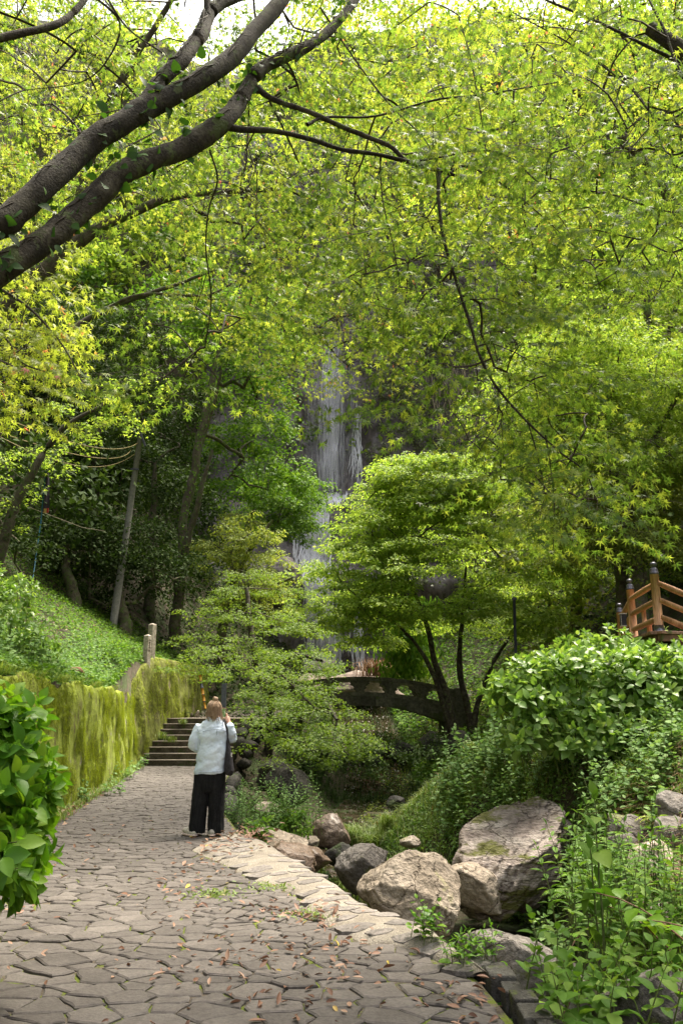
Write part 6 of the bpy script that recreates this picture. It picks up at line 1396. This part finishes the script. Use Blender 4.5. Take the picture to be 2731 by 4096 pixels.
# shoulder bag
bag = empty('shoulder_bag', Q(870, 1320, -.02), 'charcoal cloth shoulder bag hanging at the right hip of the person', 'bag')
def bdisp(co): return .006 * fbm(np.stack([co[:, 0] * 26, co[:, 1] * 26, co[:, 2] * 4], -1), 2, 97)
bb = fused('bag_body', [loft([(838, 858, 765, .012, -.05), (830, 880, 850, .03, -.05), (822, 900, 960, .05, -.05), (812, 920, 1080, .065, -.05), (800, 938, 1190, .075, -.05), (795, 945, 1260, .075, -.05), (815, 930, 1310, .06, -.05), (840, 905, 1332, .035, -.05)], 24)], .009, bagmat, bag, 3, bdisp)
for off in (0, 14):
    MB().tube([tuple(v) for v in [Q(790 + off * .3, 512, .03), Q(786 + off * .4, 508, -.05), Q(810 + off, 570, -.135), Q(832 + off, 650, -.135), Q(843 + off * .6, 720, -.10), Q(848, 775, -.055)]], .0075, 8).build('strap', bagmat, bag, True)
wht = plain('white print', (.6, .58, .56), .8); pr = MB()
for k in range(6): pr.box(Q(903 + (k % 2) * 6, 995 + k * 11, -.108), (.012, .003, .004 + .003 * (k % 3)), Matrix.Rotation(.5 * (k % 3 - 1), 3, 'Y'))
pr.build('print', wht, bb)

# ================================================================== SHRUBS, HERBS, GRASS
def E(px, py, Y, rx, ry, rz): return (tuple(at(px, py, Y)), (rx, ry, rz))
# hydrangea mound on the right bank
hb = at(2330, 3000, 10.6)
shrub('hydrangea_bush', 'big rounded hydrangea bush with glossy pale green leaves below the deck', 'bush', (hb.x, hb.y, Hs(hb.x, hb.y)), [E(2130, 2790, 10.4, .55, .5, .52), E(2330, 2780, 10.5, .75, .6, .62), E(2560, 2790, 10.3, .75, .6, .62), E(2750, 2800, 10.2, .7, .6, .62), E(2050, 2830, 10.2, .34, .35, .38), E(2170, 2900, 10.1, .42, .35, .3), E(2400, 2910, 10.0, .5, .35, .3), E(2640, 2930, 9.8, .5, .35, .3), E(2130, 2980, 10.0, .4, .3, .25), E(2330, 2990, 9.9, .45, .3, .25), E(2530, 3000, 9.7, .5, .3, .25), E(2450, 2700, 11.2, .8, .6, .5)], 780, .135, hydrangea, 4, OVATE, 300)
hb = at(2450, 2700, 12.0)
shrub('leafy_shrub', 'lighter leafy shrub right under the wooden deck', 'bush', (hb.x, hb.y, Hs(hb.x, hb.y)), [E(2330, 2650, 12.0, .55, .5, .4), E(2480, 2640, 12.0, .6, .5, .42), E(2640, 2680, 11.6, .6, .5, .4), E(2740, 2640, 11.6, .5, .5, .4), E(2200, 2690, 12, .4, .4, .3)], 330, .11, hydrangea, 3, OVATE, 200)
# hydrangea in the left foreground
hb = at(40, 3560, 4.6)
shrub('hydrangea_bush', 'hydrangea bush with large vivid green leaves at the left edge', 'bush', (-2.5, 4.6, 0), [E(-60, 3180, 4.5, .36, .36, .50), E(20, 3060, 4.6, .18, .2, .24), E(-90, 3470, 4.2, .30, .3, .30), E(80, 3210, 4.6, .18, .22, .24), E(-260, 3200, 4.4, .4, .4, .6), E(-60, 2930, 4.6, .16, .2, .2), E(60, 3420, 4.5, .16, .2, .2), E(-40, 3570, 4.35, .22, .25, .2), E(60, 3540, 4.5, .12, .15, .12), E(110, 3330, 4.6, .12, .2, .3)], 400, .122, hydrangea_near, 4, OVATE, 300, stemk=.35)
# pale leafy thicket above the wall at left
hb = at(60, 2600, 11.3)
shrub('leafy_thicket', 'thicket of pale fresh leaves on top of the mossy wall at left', 'bush', (hb.x - .2, 11.3, Hs(hb.x - .3, 11.3)), [E(20, 2480, 11.3, .42, .4, .5), E(-120, 2400, 11.3, .5, .5, .6), E(70, 2380, 11.6, .28, .3, .26), E(120, 2590, 11.2, .35, .35, .25)], 300, .095, hydrangea, 3, OVATE, 300)
hb = at(200, 2620, 12)
herb('row of tall soft leaved weeds leaning over the mossy wall', 'weeds', [(float(xw(y)) - .3 - random.uniform(0, .8), y, Hs(float(xw(y)) - .5, y)) for y in [random.uniform(9.8, 13.5) for _ in range(60)]], [random.uniform(.35, .75) for _ in range(60)], .085, greygreen, OVATE_FLAT, 6, .3, 'weeds')

# ---- cover of the slope above the wall
n = 42000
Yr = RNG.uniform(9, 28, n); Xr = xw(Yr) - .22 - RNG.random(n) ** 1.4 * 6.5
ground_leaves('ground_cover', 'low green ground cover on the slope above the mossy wall', 'plants', Xr, Yr, (.045, .095), broadgreen, TRI, (.0, .22))
n = 9000; Yr = RNG.uniform(8, 20.5, n); Xr = xw(Yr) - .22 - RNG.random(n) * 1.3
ground_leaves('ground_cover', 'fresh light green small leaves along the wall top', 'plants', Xr, Yr, (.04, .075), greygreen, TRI, (.02, .25))
n = 1500; Yr = RNG.uniform(7, 20.8, n); Yr = Yr[vnoise(np.stack([Yr * 1.9, Yr * 0, Yr * 0], -1), 111) > .05]; n = len(Yr); Xr = xw(Yr) - .20 + RNG.normal(0, .05, n); P = np.stack([Xr, Yr, np.full(n, 1.83)], -1); dr = unit(np.stack([np.abs(RNG.normal(1, .3, n)), RNG.normal(0, .6, n), 0 * Xr], -1))
tag(blades(P, RNG.uniform(.12, .34, n), RNG.uniform(.003, .006, n), RNG.uniform(.6, 1.2, n), grassmat, 'wall_top_grass', None, .7, dr), 'yellow green grass hanging over the wall top', 'grass', kind='stuff')
n = 5200; Yr = RNG.uniform(6.5, 21, n); Xr = xw(Yr) + RNG.normal(.05, .06, n); P = np.stack([Xr, Yr, np.full(n, -.01)], -1)
tag(blades(P, RNG.uniform(.05, .2, n), RNG.uniform(.003, .006, n), RNG.uniform(.3, 1.0, n), grassmat, 'wall_foot_grass'), 'small weeds and grass along the wall foot', 'grass', kind='stuff')
dl = [at(120, 2420, 13.5), at(190, 2520, 13.8), at(270, 2570, 14.2), at(350, 2620, 14.8), at(420, 2680, 15.5)]
dl = [(q.x, q.y, Hs(q.x, q.y) + .06, .09 - .01 * k) for k, q in enumerate(dl)]
fl = empty('rotten_log', dl[0][:3], 'reddish brown rotting trunk lying on the slope above the wall', 'log'); limb('bark_shell', dl, rockmat('rotten wood', [(.08, .035, .02), (.17, .08, .045), (.25, .14, .09)], 6, .8, .95), fl, 10, .12)
for k, (px, py, Y) in enumerate(((470, 3180, 13), (420, 3140, 13.5), (520, 3120, 16), (330, 3210, 12), (560, 3080, 18))):
    q = gnd(px, py); herb('soft broad leaved weed at the wall foot, ' + ('nearest the leaf pile', 'second nearest', 'beside the middle of the wall', 'behind the hydrangea', 'near the steps')[k], 'weed', [(q.x + random.gauss(0, .08) - .05, q.y + random.gauss(0, .12), 0) for _ in range(6)], [random.uniform(.15, .35) for _ in range(6)], .09, greygreen, OVATE_FLAT, 4, .4, 'weed')
for k, (px, py, Y, lab) in enumerate(((655, 2945, 21.9, 'grass tuft growing on the left end of the middle step'), (690, 2960, 22, 'small weed growing on the lower steps'), (740, 2890, 23.3, 'little weed at the edge of the top step'))):
    q = at(px, py, Y - .15); tuft((q.x, q.y - .2, q.z - .05), 60, .3, lab, None, None, .007)

# ---- right bank: grass, sedge and small leaves
def bank_pts(n, y0, y1, s0, s1, pw=1.0):
    Yr = RNG.uniform(y0, y1, n); return toe(Yr) + s0 + (s1 - s0) * RNG.random(n) ** pw, Yr
X_, Y_ = bank_pts(24000, 8.5, 14.6, -.15, 2.6, .8); k = vnoise(np.stack([X_ * 1.1, Y_ * .8, X_ * 0], -1), 101) > -.25; X_, Y_ = X_[k], Y_[k]; P = np.stack([X_, Y_, H(X_, Y_) - .02], -1)
tag(blades(P, RNG.uniform(.12, .36, len(P)), RNG.uniform(.003, .0065, len(P)), RNG.uniform(.3, 1.0, len(P)), grassmat, 'bank_grass'), 'long soft grass covering the right bank', 'grass', kind='stuff')
X_, Y_ = bank_pts(24000, 8.5, 15, -.2, 4.5); k = vnoise(np.stack([X_ * 1.1, Y_ * .8, X_ * 0], -1), 101) < .35; ground_leaves('ground_cover', 'carpet of small round leaves on the grassy right bank', 'plants', X_[k], Y_[k], (.03, .065), broadgreen, TRI, (.0, .14))
X_, Y_ = bank_pts(14000, 9, 14.5, -.1, 1.6); ground_leaves('ground_cover', 'bright low leaves between the boulders and the grassy bank', 'plants', X_, Y_, (.03, .06), hydrangea, TRI, (.0, .10))
X_, Y_ = bank_pts(22000, 4, 9.5, .05, 3.6); ground_leaves('ground_cover', 'mixed small leaves on the bank at lower right', 'plants', X_, Y_, (.03, .07), broadgreen, TRI, (.0, .2))
X_, Y_ = bank_pts(9000, 4, 9.5, .1, 3.4); P = np.stack([X_, Y_, H(X_, Y_) - .02], -1); tag(blades(P, RNG.uniform(.1, .3, len(P)), RNG.uniform(.003, .006, len(P)), RNG.uniform(.3, 1.0, len(P)), grassmat, 'bank_grass'), 'grass among the weeds at lower right', 'grass', kind='stuff')
X_, Y_ = bank_pts(2600, 6.2, 8.6, .5, 1.9); P = np.stack([X_, Y_, H(X_, Y_) + .05], -1); tag(blades(P, RNG.uniform(.15, .4, len(P)), RNG.uniform(.002, .004, len(P)), RNG.uniform(.8, 1.4, len(P)), deadgrass, 'withered_grass', None, .35), 'withered brown grass hanging on the right bank', 'grass', kind='stuff')
X_, Y_ = bank_pts(16000, 20, 34, -1.0, 6); ground_leaves('ground_cover', 'brownish low growth on the slope below the right hollow', 'plants', X_, Y_, (.06, .12), maple_olive, TRI, (.0, .12))
# gully left side and floor
n = 16000; Yr = RNG.uniform(10.2, 27, n); e_ = edge(Yr); Xr = e_ + .1 + (gullyc(Yr) + .3 - e_) * RNG.random(n); ground_leaves('ground_cover', 'dim green growth in the shaded gully', 'plants', Xr, Yr, (.04, .08), evergreen, TRI, (.0, .12))  # dark evergreen tone paints the gully's shade into this growth
n = 5200; Yr = RNG.uniform(24, 40, n); Xr = gullyc(Yr) + RNG.normal(.3, 1.6, n); P = np.stack([Xr, Yr, H(Xr, Yr)], -1); tag(blades(P, RNG.uniform(.25, .55, n), RNG.uniform(.008, .014, n), RNG.uniform(.5, 1.1, n), evergreen, 'streamside_grass'), 'arching grass under and behind the bridge', 'grass', kind='stuff')  # evergreen tone darkens the blades in place of the shade there
# weeds between person and stream
herb('grey green mugwort thicket right of the person', 'weeds', [(lambda q: (q.x + random.gauss(0, .12), q.y + random.gauss(0, .25), q.z))(at(px, 3330, 11.8)) for px in [random.uniform(900, 1230) for _ in range(75)]], [random.uniform(.35, .8) for _ in range(75)], .075, greygreen, LANCE, 10, .25, 'mugwort')
herb('upright mugwort standing above the dark gully', 'weeds', [tuple(at(px, 3340, 12.2)) for px in (1265, 1250, 1285, 1180, 1150, 1000)], [1.05, .85, .7, .8, .6, 1.0], .08, greygreen, LANCE, 12, .12, 'mugwort')
shrub('creeping_weed', 'round leaved creeper beside the little cascade', 'plant', tuple(at(1195, 3400, 11.6)), [E(1185, 3330, 11.6, .22, .25, .26), E(1120, 3290, 11.9, .25, .25, .22)], 190, .045, broadgreen, 3, OVATE_FLAT, 150, False)
SEDGE = ['under the round leaved creeper', 'left of the little cascade', 'just left above the round brown boulder', 'right above the round brown boulder', 'on the bank, second right of the brown boulder', 'on the bank, third right of the brown boulder', 'in front of the brown boulder on the bank side', 'in the middle of the grassy bank', 'at the dark rear of the grassy bank', 'right of the bank middle, below the nettles', 'left behind the grey boulder', 'directly behind the grey boulder', 'left of the grey boulder by the water', 'behind the gap of the grey and pale boulders', 'behind the rounded pale boulder', 'at the left tip of the tilted boulder', 'among the mugwort by the small pale rock', 'below the nettles at the slope foot', 'above the tilted boulder on the slope', 'in the shaded gully left of the dark shrub', 'in the shaded gully right of the dark shrub']
for k, (px, py, Y, L, n) in enumerate(((1190, 3390, 11.2, .42, 170), (1250, 3380, 11.5, .36, 120), (1290, 3290, 15.5, .45, 150), (1420, 3270, 15.5, .5, 200), (1500, 3260, 15.2, .5, 200), (1560, 3310, 14.3, .5, 200), (1480, 3350, 14, .45, 180), (1640, 3290, 14.5, .5, 200), (1400, 3230, 16.5, .5, 200), (1720, 3250, 14.8, .5, 180), (1410, 3450, 11.0, .4, 160), (1500, 3460, 10.6, .4, 160), (1370, 3430, 11.2, .35, 140), (1560, 3440, 10.8, .38, 140), (1620, 3420, 11.2, .35, 140), (1700, 3400, 11.6, .4, 150), (1120, 3270, 12.3, .3, 90), (1800, 3210, 14.5, .5, 160), (1900, 3180, 14.0, .5, 160), (1330, 3180, 18, .6, 160), (1500, 3160, 18.5, .6, 180))):
    q = at(px, py, Y); tuft((q.x, q.y, min(q.z, Hs(q.x, q.y) + .12) if py > 3200 else Hs(q.x, q.y)), n, L, 'arching green sedge tuft ' + SEDGE[k], 'sedge tufts along the stream', wd=.008)
tuft(tuple(at(1520, 2705, 38)), 420, 1.3, 'mound of withered reddish grass behind the bridge', None, deadgrass, .02, (.5, 1.1), .45)
tuft(tuple(at(1700, 2745, 34)), 240, .7, 'yellow green grass beyond the bridge parapet', None, None, .014, (.5, 1.1), .5)
# hanging bamboo grass right of the fall
e = empty('bamboo_grass', tuple(at(1640, 2450, 34)), 'hanging mass of narrow bamboo leaves left of the maple trunks', 'plant'); n = 2600
P = np.array([tuple(at(random.gauss(1630, 55), random.uniform(2380, 2700), random.uniform(33, 34.5))) for _ in range(n)]); cloud(e, NARROW, P, np.array([0, 0, -1.0]) + RNG.normal(0, .4, (n, 3)), np.array([0, -1.0, .3]) + RNG.normal(0, .4, (n, 3)), RNG.uniform(.22, .36, n), broadgreen, 0)
# nettle like herbs left of the hydrangea
def bankroots(pxr, pyr, Y, n, s=.2):
    out = []
    for _ in range(n):
        q = at(random.uniform(*pxr), random.uniform(*pyr), Y + random.gauss(0, s)); out.append((q.x, q.y, Hs(q.x, q.y) - .03))
    return out
rt = bankroots((1760, 2100), (2950, 3100), 12.6, 90, .6); herb('pale grey green nettles left of the hydrangea bush', 'weeds', rt, [random.uniform(.4, .9) for _ in rt], .105, greygreen, OVATE_FLAT, 8, .2, 'nettles')
rt = bankroots((2080, 2720), (2980, 3150), 9.4, 90, .5); herb('leafy weeds growing in front of the hydrangea bush', 'weeds', rt, [random.uniform(.3, .6) for _ in rt], .08, greygreen, OVATE_FLAT, 6, .3, 'weeds')
rt = bankroots((1880, 2330), (3050, 3250), 11.0, 90, .5); herb('soft pale weeds between the nettles and the tilted boulder', 'weeds', rt, [random.uniform(.3, .6) for _ in rt], .085, greygreen, OVATE_FLAT, 6, .3, 'weeds')
rt = bankroots((2200, 2500), (3180, 3350), 8.6, 46, .3); herb('heart leaved weeds spilling over the tilted boulder', 'weeds', rt, [random.uniform(.3, .6) for _ in rt], .085, greygreen, OVATE_FLAT, 6, .35, 'weeds')
rt = bankroots((2420, 2731), (3080, 3250), 8.2, 46, .3); herb('heart leaved weeds above the stone bank at right', 'weeds', rt, [random.uniform(.25, .5) for _ in rt], .085, greygreen, OVATE_FLAT, 5, .35, 'weeds')
# knotweed and weeds close by at lower right
def kn(lab, pts, ls, mat, tm, nodes, arch, dirs, **k):
    return herb(lab, 'plant', [(x, y, min(Hs(x, y), .1) - .05) for x, y, _ in pts], [h for _, _, h in pts], ls, mat, tm, nodes, .25, 'knotweed', None, False, arch=arch, dirs=dirs, stem=plain('reddish stem', (.16, .08, .05), .6), **k)
kn('knotweed arching left over the kerb', [(1.18, 4.9, .9), (1.2, 4.8, .75)], .135, hydrangea_near, OVATE, 9, .42, [2.9, 3.6])
kn('knotweed arching right in front of the flat pale rock', [(1.12, 5.0, 1.0), (1.15, 4.9, .8)], .13, hydrangea_near, OVATE, 9, .35, [.6, .2])
kn('low knotweed hiding the kerb end', [(1.08, 4.6, .45), (1.12, 4.45, .5), (1.05, 4.75, .4), (1.15, 4.3, .42), (1.2, 4.6, .5)], .12, hydrangea_near, OVATE, 7, .3, [2.6, 3.4, 1.5, 4.0, .3])
kn('knotweed bending in from the right edge', [(2.0, 4.6, 1.0), (2.05, 4.5, .8), (2.0, 4.9, .9)], .15, hydrangea_near, OVATE, 9, .40, [2.7, 3.3, 2.4])
kn('knotweed leaves over the angular rock at lower right', [(1.85, 4.0, .6), (1.95, 3.95, .5)], .14, hydrangea_near, OVATE, 7, .5, [2.4, 3.1])
herb('dock plant with tall crinkled leaves at lower right', 'plant', [(1.52, 5.0, -.05), (1.5, 5.05, -.05)], [1.0, .7], .16, broadgreen, OVATE, 9, .05, 'dock', None, False)
herb('upright weeds behind the angular rock', 'weeds', [(random.uniform(1.5, 2.3), random.uniform(5.0, 6.2), -.05) for _ in range(46)], [random.uniform(.4, .85) for _ in range(46)], .10, broadgreen, LANCE, 9, .2, 'weeds')
herb('tangle of weeds beside the kerb at the bottom edge', 'weeds', [(random.uniform(1.0, 1.9), random.uniform(3.9, 4.9), -.1) for _ in range(55)], [random.uniform(.2, .5) for _ in range(40)], .095, broadgreen, OVATE, 6, .35, 'weeds')
herb('soft mugwort right of the flat pale rock', 'weeds', [(random.uniform(1.75, 2.4), random.uniform(5.8, 6.8), .0) for _ in range(30)], [random.uniform(.3, .6) for _ in range(30)], .08, greygreen, LANCE, 9, .2, 'mugwort')
for px, py, z, h, lab in ((1700, 3770, .03, .24, 'spindly weed growing through the pale edging'), (1850, 3870, .0, .22, 'leafy weed at the top of the kerb'), (1930, 3850, .02, .2, 'small weed beside the kerb top')):
    q = gnd(px, py, z); herb(lab, 'weed', [(q.x + random.gauss(0, .04), q.y + random.gauss(0, .04), z) for _ in range(9)], [random.uniform(.5, 1.0) * h for _ in range(9)], .06, hydrangea_near, LANCE if h < .23 else OVATE_FLAT, 4, .3, 'weed')
for px, py, lab in ((1090, 3545, 'grassy weed between paving and edging, farther one'), (1265, 3660, 'mossy weed patch in the paving corner'), (860, 3578, 'flat weed in a paving joint')):
    q = gnd(px, py); n = 160; P = np.stack([q.x + RNG.normal(0, .12, n), q.y + RNG.normal(0, .10, n), np.full(n, .0)], -1); e = empty('weed_patch', (q.x, q.y, 0), lab, 'weed'); cloud(e, NARROW, P, RNG.normal(0, 1, (n, 3)) * np.array([1, 1, .2]) + np.array([0, 0, .5]), np.array([0, -.3, 1.0]) + RNG.normal(0, .4, (n, 3)), RNG.uniform(.025, .06, n), grassmat, 120)
for px, py, Y, L, lab in ((1870, 3200, 12.5, .5, 'pale fern on the grassy bank above the boulders'), (2330, 3500, 7.6, .3, 'fern under the tilted boulder'), (2480, 3450, 7.4, .3, 'fern in the hollow of the right bank'), (2640, 3270, 7.6, .26, 'yellowish fern at the stone bank'), (2260, 3560, 7.4, .25, 'small fern beside the flat pale rock')):
    q = at(px, py, Y); fern((q.x, q.y, q.z - .05), 8, L, lab, broadgreen if 'yell' not in lab else maple_yellow)
q = at(1020, 3370, 10.9)
herb('bright broad leaved plant at the path edge by the person', 'plant', [(q.x + random.gauss(0, .1), q.y + random.gauss(0, .1), q.z - .1) for _ in range(12)], [random.uniform(.2, .42) for _ in range(12)], .13, broadgreen, OVATE, 4, .5, 'leafy_plant')
q = at(1790, 2580 + 60, 23); herb('shrub with big leaves below the right hollow', 'plant', [(at(2300, 2600, 20).x + random.gauss(0, .3), 20, at(2300, 2640, 20).z - .5) for _ in range(14)], [random.uniform(.6, 1.2) for _ in range(14)], .26, broadgreen, OVATE, 6, .3, 'leafy_plant')

# ================================================================== FALLEN LEAVES
FL = ovate(.19, -.08, .10); me = npmesh('fallen_leaf', *FL); me.materials.append(deadleaf)
FL2 = ovate(.17, .35, .14); me2 = npmesh('fallen_leaf', *FL2); me2.materials.append(deadleaf)
L_ = []
def lay(x, y, z=0.008): L_.append((x, y, z))
for _ in range(110):
    y = 4.2 + 8 * random.random() ** 1.3; a, b_ = float(xw(y)), float(inner(y)); lay(random.uniform(max(a, -2.6 * y / 6), b_), y)
for px, py, sx, sy, n in ((1000, 3360, 60, 22, 90), (930, 3400, 90, 30, 50), (830, 3450, 40, 40, 30), (730, 3560, 60, 60, 35), (1260, 3680, 60, 30, 40), (1130, 3640, 70, 30, 25), (1080, 3850, 110, 90, 40), (1300, 3780, 120, 60, 30), (1850, 4020, 90, 60, 30), (960, 3720, 150, 90, 20), (700, 3880, 300, 60, 30), (1150, 4040, 250, 40, 25), (1500, 3870, 150, 60, 20)):
    for _ in range(n):
        q = gnd(random.gauss(px, sx), min(random.gauss(py, sy), 4120)); lay(q.x, q.y, .012)
for _ in range(420):
    t = random.random(); px, py = lerp(165, 385, t), lerp(3300, 3165, t); q = gnd(px + random.gauss(0, 22), py + random.gauss(0, 16)); lay(max(q.x, float(xw(q.y)) + .03), q.y, random.uniform(.005, .05))
def scr_(q): sx, sy = onscreen(q[0], q[1]); return 1 / q[1] if 0 < sx < 2731 and sy < 4096 else 0
L_.sort(key=scr_, reverse=True)
for k, (x, y, z) in enumerate(L_[:300]):
    if x > float(inner(y)): z += .045
    o = bpy.data.objects.new('fallen_leaf', me if k % 3 else me2); COL.objects.link(o); o.location = (x, y, z); s = random.uniform(.035, .075); o.scale = (s, s, s * random.uniform(.5, 1.6)); o.rotation_euler = (random.gauss(0, .25), random.gauss(0, .35), random.uniform(0, 6.28))
    wh = 'on the pale concrete edging' if x > float(inner(y)) else 'on the near paving at the left half' if (y < 5.6 and x < -.35) else 'on the near paving before the kerb' if y < 5.6 else 'on the paving in mid path, left half' if (y < 8 and x < -.7) else 'on the paving beside the pale edging' if y < 8 else 'on the far paving around the person'
    tag(o, 'dry brown fallen leaf lying ' + wh, 'leaf', 'fallen leaves ' + wh)
P = np.array(L_[300:]); n = len(P); P[:, 2] += .006 + np.where(P[:, 0] > inner(P[:, 1]), .045, 0)
a = RNG.uniform(0, 6.28, n); tag(cloud(None, FL, P, np.stack([np.cos(a), np.sin(a), RNG.normal(0, .25, n)], -1), np.array([0, 0, 1.0]) + RNG.normal(0, .3, (n, 3)), RNG.uniform(.04, .09, n), deadleaf, 0, rest='leaf_litter'), 'drift of dry brown leaves along the wall foot and path', 'leaf litter', kind='stuff')
n = 5000; Yr = RNG.uniform(9, 26, n); Xr = xw(Yr) - .3 - RNG.random(n) * 7
ground_leaves('leaf_litter', 'brown dead leaves scattered over the left slope', 'leaf litter', Xr, Yr, (.04, .08), deadleaf, TRI, (.0, .05))

rt = [(float(xw(y)) - .3 - random.uniform(0, 1.2), y, Hs(float(xw(y)) - .7, y) - .03) for y in [random.uniform(18.8, 22.6) for _ in range(70)]]
herb('green weeds round the feet of the granite pillars', 'weeds', rt, [random.uniform(.25, .5) for _ in rt], .10, broadgreen, OVATE_FLAT, 6, .3, 'weeds')
n = 22000; Yr = RNG.uniform(9, 22, n); Xr = toe(Yr) + 2.6 + RNG.random(n) * 7
ground_leaves('ground_cover', 'green undergrowth on the slope around the wooden deck', 'plants', Xr, Yr, (.06, .12), broadgreen, TRI, (.0, .22))
